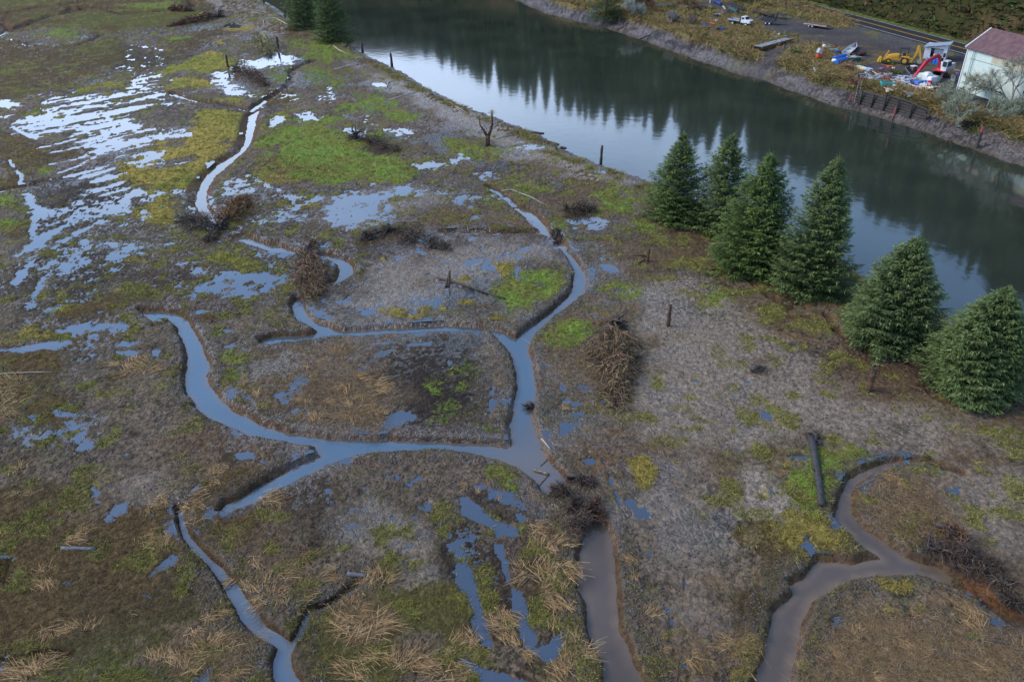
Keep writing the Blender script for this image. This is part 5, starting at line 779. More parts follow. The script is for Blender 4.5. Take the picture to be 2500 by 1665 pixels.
post(557, 166, 136, .26, rot_wood, "slim dark post in golden grass, top left")
post(686, 153, 136, .10, dark_bark, "thin stick standing in the white flooded patch, top left", cat="stick", name="standing_stick")
post(1631, 797, 745, .19, rot_wood, "dark split post standing on the mud below the spruces")
post(2120, 955, 905, .27, rot_wood, "charred broken stump with orange heartwood on the open mud", "stump", cat="stump")
post(1581, 640, 610, .19, rot_wood, "upright rotten orange stump beside its fallen piece", "stump", cat="stump")
log(P1(GE, 2080, 240), P1(GE, 2190, 255), .15, .1, rot_wood, "fallen orange rotten piece leaning at the upright stump", "log", bow=.03, lift=.2)
log(P1(GE, 2120, 300), P1(GE, 2180, 265), .13, .1, dark_bark, "black lump of wood below the upright rotten stump", "log", bow=.03)
post(1096, 700, 668, .13, rot_wood, "short orange snapped stump across the long black log", "stump", cat="stump", lean=(.12, .1))
log(P1(GE, 805, 455), P1(GE, 838, 375), .1, .08, rot_wood, "split orange board leaning on the snapped stump at the centre", "plank", "plank", lift=.5, bow=0)
# dead snag
g0 = G(1190, 357); e = empty("dead_snag", (g0[0], g0[1], 0), 0, "forked dead tree snag with a pale broken top above the river bank", "dead tree")
m = MB(); m.tube([(0, 0, -.3), (.05, 0, .8), (.1, 0, 1.6)], [.42, .34, .28], 9); m.tube([(.15, 0, 1.4), (.5, 0, 2.3), (.75, 0, 3.2), (.7, 0, 4.4), (.75, 0, 5.1)], [.25, .2, .16, .12, .06], 7); m.tube([(.0, 0, 1.4), (-.5, 0, 2.3), (-1.0, .1, 3.0), (-1.05, .1, 3.7), (-1.2, .1, 4.1)], [.22, .16, .1, .07, .03], 7); m.tube([(-.15, -.3, -.2), (-.2, -.25, 1.2)], [.18, .1], 6); m.build("trunk", rot_wood, e, True)
V, Q, cc = tangle(60, (.72, 0, 4.6), .7, (.2, .2, .5), (.30, .22, .11), 240, .04, drop=.1); np_mesh("dry_tuft", V, Q, stalk_m, cc, parent=e)
V, Q, cc = tangle(40, (.4, 0, 2.6), 1.0, (.5, .3, 1.0), (.13, .09, .06), 241, .03, drop=.0); np_mesh("twigs", V, Q, stalk_m, cc, parent=e)
# small brown pond under the paired spruces
q = GB([(20, 440), (50, 425), (90, 424), (120, 435), (118, 450), (80, 458), (35, 455)]); m = MB(); m.add([(p[0], p[1], .11) for p in q], [tuple(range(len(q) - 1, -1, -1))]); tag(m.build("pond_water", mat("brown pond", (.075, .06, .03), .25, var=.1)), kind="structure")
# clods of mud along the creek edges and on the flats
def clods(n, sel, smin, smax, label):
    k = rng.choice(len(X), n, p=sel / sel.sum()); ico = []
    import bmesh
    bm = bmesh.new(); bmesh.ops.create_icosphere(bm, subdivisions=1, radius=1); v0 = np.array([v.co[:] for v in bm.verts]); f0 = np.array([[v.index for v in f.verts] for f in bm.faces]); bm.free()
    s = rng.uniform(smin, smax, (n, 1)) * np.array([[1, 1, .55]]) * rng.uniform(.7, 1.4, (n, 3))
    V = (v0[None] * s[:, None, :] * rng.uniform(.75, 1.25, (n, len(v0), 1))) + np.stack([X[k], Y[k], z[k]], 1)[:, None]
    Fq = (f0[None] + (np.arange(n) * len(v0))[:, None, None]).reshape(-1, 3)
    cc = np.repeat(jit(n, (.052, .039, .029), .6), len(v0), 0)
    return tag(np_mesh("mud_clods", V.reshape(-1, 3), Fq, colmat("mud clods", .5, .35, 6, .4), cc), label, "mud clods", kind="stuff")
clods(6500, (~side) * (d_river > 4) * ((d_cr > .3) * (d_cr < 1.6) * (n_mid > .45) * 4 + (n_mid > .6) * (1 - grassy) * .5) * fall * (np.abs(X) < Y * .75 + 8) * (bank_t > .9), (.03), .095, "lumps of wet mud strewn along the creeks and flats")
# ================================================================ THE FAR BANK
asph = mat("asphalt", (.020, .021, .024), .55, var=.25, scale=.6); white_l = mat("white line paint", (.62, .62, .62), .6, var=.15, scale=2); yel_l = mat("yellow line paint", (.50, .27, .035), .6, var=.15, scale=2)
def road_strip(name, s0, s1, zz, m):
    a = ROAD_N[0] - rdir * 60; L_ = 330; mb = MB(); v, f = [], []
    for i in range(34):
        p = a + rdir * (L_ * i / 33)
        for s in (s0, s1): q = p + rnrm * s; v.append((q[0], q[1], zz))
    f = [(2 * i, 2 * i + 2, 2 * i + 3, 2 * i + 1) for i in range(33)]
    o = mb.add(v, f).build(name, m); return tag(o, kind="structure")
road_strip("road", -.7, 8.0, 2.03, asph)
W_R = 7.5
road_strip("edge_line_marking", 0.0, .16, 2.036, white_l); road_strip("edge_line_marking", W_R - .16, W_R, 2.036, white_l)
road_strip("centre_line_marking", W_R / 2 - .26, W_R / 2 - .09, 2.036, yel_l); road_strip("centre_line_marking", W_R / 2 + .09, W_R / 2 + .26, 2.036, yel_l)
# ---- hillside behind the road
foot = [(-330, 420), (-160, 390), (-70, 370), (0, 340), (45, 300), (72, 262)] + [tuple(ROAD_N[0] + rdir * tt + rnrm * 10.6) for tt in (-10, 30, 60, 90, 130, 200, 300)]
foot = np.array(foot, float)
fl = np.concatenate([[0], np.cumsum(np.linalg.norm(np.diff(foot, axis=0), axis=1))]); fs = np.arange(0, fl[-1], 1.6)
FX, FY = np.interp(fs, fl, foot[:, 0]), np.interp(fs, fl, foot[:, 1])
ker = np.ones(15) / 15; FX = np.convolve(np.pad(FX, 7, 'edge'), ker, 'valid'); FY = np.convolve(np.pad(FY, 7, 'edge'), ker, 'valid')
tx, ty = np.gradient(FX), np.gradient(FY); tl = np.hypot(tx, ty); nx, ny = -ty / tl, tx / tl
flip = np.sign(nx[len(nx) // 2 + 40]); nx, ny = nx * flip, ny * flip
us = np.concatenate([np.linspace(-1, 34, 52), np.linspace(38, 140, 16)])
HX = FX[:, None] + nx[:, None] * us[None]; HY = FY[:, None] + ny[:, None] * us[None]
def hill_h(u, hx, hy):
    return 1.95 + np.where(u < 34, 1.08 * np.clip(u, 0, None) * sstep(-1, 5, u), 1.08 * 34 + (u - 34) * .25) + (fbm(hx, hy, .16, 4, 5) - .5) * 2.2 * sstep(0, 3, u)
HZ = hill_h(np.broadcast_to(us[None], HX.shape).ravel(), HX.ravel(), HY.ravel()).reshape(HX.shape)
nh = fbm(HX.ravel(), HY.ravel() + HZ.ravel(), .5, 4, 8); nh2 = fbm(HX.ravel(), HY.ravel() + HZ.ravel(), .12, 3, 9)
hc = np.stack([lerp(.014, .050, nh), lerp(.018, .045, nh), lerp(.007, .015, nh)], 1); hc = hc + (np.array([.085, .055, .03]) - hc) * (.6 * sstep(.5, .75, nh2))[:, None]
ni, nj = HX.shape; q_ = np.arange(ni * nj).reshape(ni, nj); HQ = np.stack([q_[:-1, :-1], q_[1:, :-1], q_[1:, 1:], q_[:-1, 1:]], -1).reshape(-1, 4)
tag(np_mesh("hillside", np.stack([HX.ravel(), HY.ravel(), HZ.ravel()], 1), HQ, colmat("hill soil", .9, .3, 1.5, .1), hc, smooth=True), kind="structure")
# ferns and bramble on the slope, one mass
vis = np.nonzero((HX.ravel() > 60) & (HY.ravel() > 110) & (HY.ravel() < 275) & (np.tile(us, ni) > .8) & (np.tile(us, ni) < 32))[0]
k = rng.choice(vis, 19000); n = len(k); B = np.stack([HX.ravel()[k], HY.ravel()[k], HZ.ravel()[k]], 1) + rng.normal(size=(n, 3)) * [.6, .6, .15]; D = rng.normal(size=(n, 3)) * [.9, .9, .5]; D[:, 2] = np.abs(D[:, 2]) + .15; D[:, 0] -= .5
V, Q4, idx = ribbons(B, D, rng.uniform(.7, 1.9, n), rng.uniform(.25, .6, n), np.stack([-.2 * np.ones(n), 0 * B[:, 0], -rng.uniform(.2, .6, n)], 1), 2, .8)
pick = rng.random((n, 1)); fc = np.where(pick < .55, jit(n, (.026, .050, .012), .7), np.where(pick < .8, jit(n, (.055, .058, .018), .5), jit(n, (.080, .048, .024), .5)))
tag(np_mesh("hillside_ferns", V, Q4, leaf_m, fc[idx]), "dark green ferns and bramble covering the slope behind the road", "ferns", kind="stuff")
# conifers on the hill: they are what the dark part of the river mirrors
def conifer_mesh(seed, h=16, r=3.2):
    g = np.random.default_rng(seed); n = 1500; t = g.uniform(0, 1, n) ** .9; s = np.sqrt(g.uniform(0, 1, n)); a = g.uniform(0, 6.28, n); rad_ = (r * (1 - t) ** .85 * g.uniform(.6, 1.1, n) + .1) * s
    zc = h * (.12 + .87 * t) - .22 * rad_
    P = np.stack([np.cos(a) * rad_, np.sin(a) * rad_, zc], 1); D = np.stack([np.cos(a), np.sin(a), g.uniform(-.5, .2, n)], 1)
    V, Q, idx = ribbons(P, D, g.uniform(.7, 1.5, n) * (1.1 - .7 * t), g.uniform(.3, .7, n) * (1.1 - .6 * t), np.stack([0 * t, 0 * t, -.3 + 0 * t], 1), 1, .6)
    tv = [(0, 0, -1), (0, 0, h)]; cc = np.array([(.075, .098, .040)]) * g.uniform(.6, 1.6, (n, 1))
    return np_mesh("crown", V, Q, leaf_m, cc[idx], link=False).data
con_vars = [conifer_mesh(300 + i) for i in range(5)]
m = MB(); m.tube([(0, 0, -2), (0, 0, 9), (0, 0, 15.5)], [.28, .17, .03], 6, False); trunk_o = m.build("trunk", bark_m); trunk_me = trunk_o.data; bpy.data.objects.remove(trunk_o)
def hill_tree(x, y, zb, h, wk=1.0, label="dark conifer on the hill across the river, mirrored in the water"):
    e = empty("hill_conifer", (x, y, zb), random.uniform(0, 6.28), label, "tree", "conifers on the hill across the river")
    s = h / 16; 
    for nm, me in (("crown", random.choice(con_vars)), ("trunk", trunk_me)):
        o = bpy.data.objects.new(nm, me); COL.objects.link(o); o.parent = e; o.scale = (s * wk, s * wk, s) if nm == "crown" else (s, s, s)
sky_line = [(-16, 9.0), (-10.8, 10.0), (-8.0, 10.7), (-5.5, 11.7), (-3.0, 12.6), (-.1, 14.0), (2.8, 14.5), (5.8, 15.9), (9.6, 16.2), (12.3, 16.7), (16.5, 17.1), (19.8, 18.4), (23.0, 19.1), (24.6, 20.1), (26.3, 20.7), (28.6, 21.6), (31, 22.5), (36, 23.5)]
rw_ = [(-16, 215), (-10.8, 205), (-8, 191), (-5.5, 175), (-3, 162), (-.1, 145), (2.8, 140), (5.8, 127), (9.6, 125), (12.3, 121), (16.5, 118), (19.8, 109), (23, 104), (24.6, 99), (26.3, 96), (28.6, 91), (31, 87), (36, 80)]
def hill_at(az, u):
    aa = np.degrees(np.arctan2(FX, FY)); j = int(np.argmin(np.abs(aa - az) + (FY < 60) * 1e3)); x, y = FX[j] + nx[j] * u, FY[j] + ny[j] * u
    return x, y, float(hill_h(np.array([u]), np.array([x]), np.array([y]))[0])
random.seed(21); az_ = -15.0
while az_ < 37:
    e0, r0 = 1.13 * np.interp(az_, *zip(*sky_line)), np.interp(az_, *zip(*rw_))
    for u, lo in ((random.uniform(20, 28), 0), (random.uniform(14, 20), 2.0)):
        x, y, zb = hill_at(az_ + random.uniform(-.2, .2), u); R0 = math.hypot(x, y); top = (R0 - r0) * math.tan(math.radians(e0)) + ZR
        h = top - zb - lo + random.choice([-3, -2.4, -1.9, -1.4, -1, -.6, -.3, .5]); h = min(max(h, 6), 30)
        hill_tree(x, y, zb - .3, h, random.choice([1.2, 1.6, 2.0, 2.5]) * min(1.6, 15 / h))
    az_ += random.uniform(.36, .62)
x, y, zb = hill_at(24.6, 8); hill_tree(x, y, zb, 38, .75, "very tall open crowned conifer on the hill, mirrored apart from the others at the right")
x, y, zb = hill_at(25.4, 7); hill_tree(x, y, zb, 31, .6, "slimmer tall conifer beside the tallest one on the hill, mirrored at the right")
random.seed(33)
for i in range(26):
    az_ = random.uniform(-14, 22); x, y, zb = hill_at(az_, random.uniform(2, 11)); hill_tree(x, y, zb - .3, random.uniform(7, 13), random.uniform(.9, 1.3))

# ---- helpers for the yard
def YP(x, y, f=GC, zz=ZY): p = f([(x, y)], zz)[0]; return np.array([p[0], p[1], zz])
C73 = lambda p, zz=0.0: GL(p, zz, 1680, 0, 7.36)
C94 = lambda p, zz=0.0: GL(p, zz, 1930, 90, 9.39)
C95 = lambda p, zz=0.0: GL(p, zz, 2130, 90, 9.39)
C56 = lambda p, zz=0.0: GL(p, zz, 2230, 60, 5.6)
C52 = lambda p, zz=0.0: GL(p, zz, 1250, 0, 5.233)
C523 = lambda p, zz=0.0: GL(p, zz, 2050, 180, 5.233)
def seat(name, f, a, b, label, cat, group=None, zz=ZY):
    """an Empty half way between two seen points, its x axis from a to b; returns it and the distance"""
    p, q = f([a], zz)[0], f([b], zz)[0]; d = q - p
    return empty(name, ((p[0] + q[0]) / 2, (p[1] + q[1]) / 2, zz), math.atan2(d[1], d[0]), label, cat, group), float(np.hypot(*d))
white_p = mat("white paint", (.60, .61, .62), .4, var=.1, scale=3, stain=(.42, .40, .36), stain_amt=.3); blk = mat("black rubber", (.016, .016, .018), .8, var=.3); steel_d = mat("dark steel", (.035, .038, .048), .5, var=.35, scale=2, stain=(.09, .045, .03), stain_amt=.3)
rust = mat("rusty steel", (.14, .055, .034), .8, var=.45, scale=3, stain=(.07, .035, .028), stain_amt=.6); yel = mat("yellow machine paint", (.60, .32, .025), .45, var=.15, scale=3, stain=(.25, .13, .03), stain_amt=.25)
red = mat("red machine paint", (.55, .020, .045), .4, var=.15, scale=3); orange_p = mat("orange red paint", (.52, .075, .02), .5, var=.2, scale=4); glass_m = mat("dark window glass", (.035, .05, .06), .08, var=.1); blue_p = mat("blue plastic", (.015, .13, .50), .4, var=.15, scale=4); navy = mat("navy plastic", (.02, .045, .20), .45, var=.2)
teal = mat("teal plastic", (.05, .33, .30), .5, var=.15); mint = mat("mint fibreglass", (.32, .50, .42), .5, var=.15, scale=3, stain=(.2, .22, .17), stain_amt=.3); alu = mat("bare aluminium", (.55, .57, .60), .35, .5, var=.12); cream = mat("cream plastic", (.66, .58, .42), .6, var=.15); grey_p = mat("grey sheet", (.30, .33, .36), .5, var=.2, scale=3); green_p = mat("green hull paint", (.03, .13, .09), .45, var=.2); chrome = mat("chrome", (.6, .6, .62), .2, .9, var=.05); plate_y = mat("yellow plate", (.7, .42, .05), .5, var=.05); pinkw = mat("pinkish plastic", (.62, .42, .34), .6, var=.2)
def wheel(parent, x, y, r, wd, rim_m=None, name="wheel"):
    w_ = MB(); w_.cyl((x, y - wd / 2, r), (x, y + wd / 2, r), r, 16); o = w_.build(name, blk, parent, False, .02)
    h_ = MB(); h_.cyl((x, y - wd / 2 - .012, r), (x, y + wd / 2 + .012, r), r * .55, 12); h_.build("rim", rim_m or white_p, o)
def pt(name, m, parent, fn, bevel=0.0, smooth=False):
    b_ = MB(); fn(b_); return b_.build(name, m, parent, smooth, bevel)
def boxp(name, m, parent, c_, d_, rot=None, top=(1, 1), bevel=0.0): return pt(name, m, parent, lambda b_: b_.box(c_, d_, rot, top), bevel)

# ---- flatbed truck
e, L0 = seat("flatbed_truck", C73, (790, 440), (1075, 480), "old white cab truck with a dark flat bed, parked facing right on the grass", "truck")
boxp("chassis", steel_d, e, (0, 0, .62), (6.0, .9, .25)); boxp("flat_bed", steel_d, e, (-1.35, 0, 1.02), (3.4, 2.3, .16))
for s in (-1, 1): boxp("side_rail", grey_p, e, (-1.35, s * 1.16, 1.26), (3.4, .06, .3))
boxp("headboard", steel_d, e, (.40, 0, 1.5), (.08, 2.3, .9)); boxp("tailboard", grey_p, e, (-3.06, 0, 1.3), (.06, 2.2, .4))
cb = pt("cab", white_p, e, lambda b_: b_.prism([(.5, .75), (3.05, .75), (3.1, 1.45), (1.95, 1.55), (1.6, 2.22), (.62, 2.25), (.5, 1.5)], -.95, .95), .05)
pt("windscreen", glass_m, cb, lambda b_: b_.add([(1.93, -.78, 1.6), (1.93, .78, 1.6), (1.66, .72, 2.14), (1.66, -.72, 2.14)], [(0, 1, 2, 3)]).add([(1.95, -.78, 1.61), (1.95, .78, 1.61), (1.68, .72, 2.15), (1.68, -.72, 2.15)], [(0, 1, 2, 3)]))
for s in (-1, 1): boxp("side_window", glass_m, cb, (1.12, s * .955, 1.83), (.75, .03, .46))
boxp("grille", chrome, cb, (3.10, 0, 1.15), (.05, 1.3, .3)); boxp("bumper", steel_d, e, (3.2, 0, .62), (.2, 1.95, .3)); boxp("number_plate", plate_y, e, (3.32, -.1, .62), (.03, .32, .16))
for s in (-1, 1): pt("headlight", white_p, cb, lambda b_: b_.cyl((3.08, s * .75, 1.16), (3.16, s * .75, 1.16), .12, 12))
for x in (2.1, -1.6):
    for s in (-1, 1): wheel(e, x, s * .88, .46, .3 if x > 0 else .46)
e.scale = (.95, .95, .95)
# ---- trailers
e, L0 = seat("utility_trailer", C73, (1300, 430), (1570, 450), "black twin axle trailer with white wheels and a raised ramp, right of the truck", "trailer")
boxp("box", steel_d, e, (0, 0, .85), (3.4, 1.9, .12)); 
for s in (-1, 1): boxp("side_panel", steel_d, e, (0, s * .93, 1.15), (3.4, .06, .5))
boxp("ramp", steel_d, e, (1.66, 0, 1.75), (.1, 1.7, 1.9), (0, .28, 0)); pt("tongue", steel_d, e, lambda b_: b_.tube([(-1.7, 0, .7), (-3.0, 0, .6)], .06, 6))
for x in (-.45, .45):
    for s in (-1, 1): wheel(e, x, s * 1.06, .36, .2)
e, L0 = seat("flatbed_trailer", C73, (2060, 470), (2560, 540), "long rust brown flatbed trailer on the gravel between the truck and the shed", "trailer")
boxp("deck", rust, e, (0, 0, .78), (5.8, 2.1, .14))
for s in (-1, 1): boxp("side_rail", mat("dull rail", (.34, .29, .26), .7, stain=(.14, .06, .04)), e, (0, s * 1.07, .74), (5.8, .06, .24))
pt("tongue", rust, e, lambda b_: b_.tube([(2.9, -.6, .65), (4.0, 0, .6), (2.9, .6, .65)], .06, 6))
for x in (-1.5, -.6):
    for s in (-1, 1): wheel(e, x, s * 1.0, .38, .2, grey_p)
e, L0 = seat("deck_frame", C73, (1180, 250), (1500, 330), "long dark steel deck standing on the grass behind the black trailer", "steel deck")
boxp("deck", steel_d, e, (0, 0, .75), (L0 * 1.0, 1.7, .14)); boxp("rail", rust, e, (.3, -.4, .86), (L0 * .5, .12, .1), (0, 0, .12))
for x in (-.42, .42):
    for s in (-1, 1): boxp("leg", steel_d, e, (x * L0, s * .7, .3), (.15, .15, .8))
e, L0 = seat("deck_frame", C73, (1570, 330), (1725, 350), "smaller dark steel deck on legs right of the raised trailer ramp", "steel deck")
boxp("deck", steel_d, e, (0, 0, 1.0), (2.6, 1.8, .14))
for x in (-1.15, 1.15):
    for s in (-1, 1): boxp("leg", steel_d, e, (x, s * .75, .45), (.12, .12, 1.1))
def yard_beam(f, a, b, hh, wd, m, label, name="beam", cat="beam", lift=0.0):
    p, q = f([a], ZY)[0], f([b], ZY)[0]; d = q - p; L_ = float(np.hypot(*d)); b_ = MB(); b_.box((0, 0, hh / 2 + .02), (L_, wd, hh)); o = b_.build(name, m, None, False, .02)
    o.location = ((p[0] + q[0]) / 2, (p[1] + q[1]) / 2, ZY + lift); o.rotation_euler = (0, 0, math.atan2(d[1], d[0])); return tag(o, label, cat)
def yard_tube(f, a, b, r, m, label, name="pipe", cat="pipe", ends=True, lift=0.0):
    p, q = f([a], ZY)[0], f([b], ZY)[0]; b_ = MB(); n = 14; p3, q3 = Vector((p[0], p[1], ZY + r + lift)), Vector((q[0], q[1], ZY + r + lift)); d = (q3 - p3).normalized()
    b_.tube([p3, p3 + d * .02, q3 - d * .02, q3], [r * .93, r, r, r * .93], n); return tag(b_.build(name, m, None, False), label, cat)
yard_tube(C73, (465, 50), (585, 115), .42, navy, "dark blue pipe lying in the weeds at the top, left of the beam stack", "pipe")
yard_tube(C73, (755, 200), (880, 255), .48, mat("petrol blue steel", (.02, .06, .09), .4, var=.25), "fat petrol blue tank lying just behind the white truck", "tank", "tank")
for i, (a, b) in enumerate([((715, 90), (900, 200)), ((720, 75), (960, 195)), ((725, 70), (1040, 180)), ((820, 130), (1000, 215))]):
    yard_beam(C73, a, b, .35, .45, steel_d, ["dark steel beam nearest in the stack behind the truck", "second dark beam in the stack behind the truck, half covered", "longest dark beam in the stack behind the truck", "short dark beam at the right end of the stack behind the truck"][i], lift=[0, .36, .0, .36][i])
e, L0 = seat("dirt_heap", C73, (560, 260), (740, 260), "rounded brown heap of soil with a white board on it, behind the truck", "soil heap")
b_ = MB(); b_.tube([(0, 0, -.1), (0, 0, .4), (0, 0, 1.0), (0, 0, 1.25)], [1.9, 1.6, .9, .1], 16); b_.build("mound", mat("dug soil", (.065, .05, .042), .9, var=.5, scale=2, bump=1), e, True)
p = YP(655, 245, C73); b_ = MB(); b_.box((0, 0, 0), (.35, 1.6, .08), (.5, 0, .4)); o = b_.build("board", cream, None); o.location = (p[0], p[1] + 1, ZY + 1.15); tag(o, "pale narrow board leaning on the brown soil heap", "board")
e, L0 = seat("quad_bike", C73, (445, 335), (565, 335), "small cluttered quad bike with dark wheels left of the truck", "quad bike")
boxp("body", steel_d, e, (0, 0, .75), (1.3, .5, .35), bevel=.05); boxp("seat", grey_p, e, (-.25, 0, 1.0), (.7, .35, .14)); pt("handlebar", chrome, e, lambda b_: b_.tube([(.45, -.45, 1.15), (.4, 0, 1.05), (.45, .45, 1.15)], .03, 6)); boxp("rack", white_p, e, (.65, 0, 1.0), (.4, .6, .06))
for x in (-.55, .55):
    for s in (-1, 1): wheel(e, x, s * .5, .32, .25, grey_p)
def drum(f, x, y, m, label, r=.30, h=.88, name="barrel", cat="barrel", group=None, lie=None, zz=ZY, lidm=None):
    p = YP(x, y, f, zz); e = empty(name, (p[0], p[1], zz), 0, label, cat, group)
    prof = [(0, r * .92), (.03, r), (h * .32, r), (h * .34, r * 1.05), (h * .36, r), (h * .64, r), (h * .66, r * 1.05), (h * .68, r), (h * .97, r), (h, r * .9)]
    b_ = MB(); b_.tube([(0, 0, a) for a, _ in prof], [q for _, q in prof], 18); o = b_.build("shell", m, e, False)
    l_ = MB(); l_.cyl((r * .4, 0, h), (r * .4, 0, h + .05), r * .18, 8); l_.cyl((0, 0, h - .005), (0, 0, h + .012), r * .8, 14); l_.build("lid", lidm or m, e)
    if lie is not None: e.rotation_euler = (R_(88), 0, lie); e.location.z = zz + r
    return e
drum(C73, 505, 395, white_p, "white tub with a blue rim beside the quad bike", .38, .5, "tub", "tub", lidm=blue_p)
boxo = lambda f, x, y, d_, m, label, name, cat, rz=0.0, lift=0.0, top=(1, 1), rot=None: (lambda p, o: (setattr(o, "location", (p[0], p[1], ZY + lift)), setattr(o, "rotation_euler", (rot[0] if rot else 0, rot[1] if rot else 0, rz)), tag(o, label, cat))[-1])(YP(x, y, f), (lambda b_: (b_.box((0, 0, d_[2] / 2), d_, None, top), b_.build(name, m, None, False, min(d_) * .12))[-1])(MB()))
boxo(C73, 600, 405, (.7, .35, .3), red, "small red fuel can on the grass left of the truck", "fuel_can", "fuel can", .4)
for i, (x, y, m, lb) in enumerate([(300, 480, navy, "dark blue slab left in the junk by the tan grass"), (395, 545, steel_d, "grey black box at the front of the left junk heap"), (520, 560, steel_d, "dark green box in the middle of the left junk heap"), (625, 560, navy, "dark box at the right end of the left junk heap")]): boxo(C73, x, y, (1.5, 1.0, .7), m, lb, "steel_box", "box", .2 * i)
yard_beam(C73, (385, 480), (475, 500), .2, .3, orange_p, "short bright orange beam across the left junk heap", lift=.7); yard_beam(C73, (470, 500), (660, 525), .22, .3, rust, "rusty beam along the back of the left junk heap", lift=.1)
yard_beam(C73, (1410, 662), (1780, 668), .22, .35, mat("pale blue beam paint", (.25, .34, .38), .6, stain=(.12, .07, .05)), "long pale blue grey beam on the grass behind the gangway"); yard_beam(C73, (905, 690), (1010, 690), .12, 1.0, grey_p, "small grey sheet at the left in the tan grass", "sheet", "sheet"); yard_beam(C73, (1100, 660), (1270, 655), .15, 1.6, steel_d, "dark crumpled sheet right of the small grey sheet", "sheet", "sheet")
boxo(C73, 1625, 650, (.4, .3, .35), white_p, "tiny white box sitting on the long pale beam", "box", "box", 0, .22)
# gangway on the bank
e, L0 = seat("gangway", C73, (1270, 895), (1820, 745), "old plank gangway with a grey green deck and rusty side, lying down the bank", "gangway")
boxp("deck", mat("gangway planks", (.13, .17, .18), .7, var=.5, scale=2, stain=(.36, .32, .30), stain_amt=.35), e, (0, .25, .55), (L0, 1.9, .1))
for s in (-1, 1): boxp("side_beam", rust, e, (0, s * .98 + .25, .35), (L0 + .3, .12, .55))
for i in range(7): boxp("cleat", grey_p, e, (-L0 / 2 + .6 + i * L0 / 7.2, .25, .63), (.16, 1.8, .05))
for o in [e]: o.rotation_euler.y = .0
# orange mini machine
e, L0 = seat("mini_excavator", C94, (450, 535), (760, 520), "small orange red digger with a grey striped canopy and white topped post", "digger")
for s in (-1, 1): pt("track", orange_p if s < 0 else blk, e, lambda b_: b_.prism([(-1.6, .05), (1.0, .05), (1.1, .15), (1.0, .25), (-1.6, .25), (-1.75, .15)], s * .75 - .15, s * .75 + .15))
boxp("body", orange_p, e, (.3, 0, .75), (1.0, .8, .6), bevel=.06); boxp("canopy", grey_p, e, (.3, 0, 1.6), (.9, .9, .95), (0, .3, 0), (.85, .9), .06); pt("post", orange_p, e, lambda b_: b_.tube([(1.05, .2, .9), (1.1, .2, 2.3)], .11, 8)); pt("lamp", white_p, e, lambda b_: b_.tube([(1.1, .2, 2.25), (1.1, .2, 2.45), (1.12, .2, 2.7), (1.12, .2, 2.78)], [.2, .33, .30, .1], 12)); pt("lever", chrome, e, lambda b_: b_.tube([(-.3, -.2, 1.1), (-1.2, -.1, 2.4)], .035, 5)); pt("arm", orange_p, e, lambda b_: b_.tube([(1.0, 0, .9), (1.7, 0, 1.1), (1.9, 0, .4)], .12, 6)); boxp("blade", orange_p, e, (-1.9, 0, .3), (.12, 1.6, .5))
yard_tube(C94, (225, 370), (395, 425), .22, blk, "black pipe lying in weeds left of the small orange digger")
# boats and floats
for i, (a, b, lb) in enumerate([((990, 560), (1240, 500), "back one of two bright blue tubes beside the green skiff"), ((1030, 650), (1255, 575), "front one of two bright blue tubes beside the green skiff")]):
    yard_tube(C94, a, b, .45, blue_p, lb, "float_tube", "float")
drum(C94, 955, 610, white_p, "white drum with a dark band at the end of the blue tubes", .42, .8, lie=.6, lidm=blk)
def boat(f, a, b, beam, label, hull_m, in_m, seats, dep=.6, name="skiff", extra=None, tilt=0.0):
    e, L_ = seat(name, f, a, b, label, "boat"); L_ = max(L_, 3.2); n = 9; v, fc = [], []
    def ring(k, shrink, lift): 
        x = -L_ / 2 + L_ * k / (n - 1); wv = beam / 2 * (1 - max(0, (k / (n - 1) - .5) / .5) ** 2.2) * shrink; wv = max(wv, .03); sh = .18 * (k / (n - 1)) ** 2
        return [(x, -wv, dep + sh), (x, -wv * .8, .12 + lift), (x, 0, lift + sh * .4), (x, wv * .8, .12 + lift), (x, wv, dep + sh)]
    for k in range(n): v += ring(k, 1, 0)
    for k in range(n): v += ring(k, .9, .08)
    for k in range(n - 1):
        for q in range(4):
            i0 = k * 5 + q; fc.append((i0, i0 + 1, i0 + 6, i0 + 5)); j0 = i0 + n * 5; fc.append((j0, j0 + 5, j0 + 6, j0 + 1))
    for k in range(n - 1):
        for q in (0, 4): fc.append((k * 5 + q, k * 5 + q + 5, (k + 1) * 5 + q + n * 5, k * 5 + q + n * 5))
    fc.append((0, 1, 2, 3, 4)); m_ = MB(); m_.add(v, fc); m_.build("hull", hull_m, e)
    g_ = MB(); 
    for q in (0, 4): g_.tube([v[k * 5 + q] for k in range(n)], .05, 5)
    g_.build("gunwale", in_m, e)
    for sx in seats: boxp("thwart", in_m, e, (sx * L_, 0, dep * .72), (.38, beam * .84, .07))
    boxp("transom", hull_m, e, (-L_ / 2 + .02, 0, dep * .55), (.06, beam * .9, dep * .9)); boxp("floor", in_m, e, (-.1 * L_, 0, .14), (L_ * .7, beam * .6, .04))
    return e, L_
e, L_ = boat(C94, (1260, 430), (1490, 235), 1.7, "bare aluminium skiff with its bow towards the road, above the blue tubes", alu, white_p, (-.25, .1), .55); boxp("engine_box", blue_p, e, (-L_ / 2 + .35, .3, .5), (.5, .5, .35)); pt("bow_rail", alu, e, lambda b_: b_.tube([(L_ * .3, -.5, .7), (L_ * .5, 0, 1.1), (L_ * .3, .5, .7)], .03, 5))
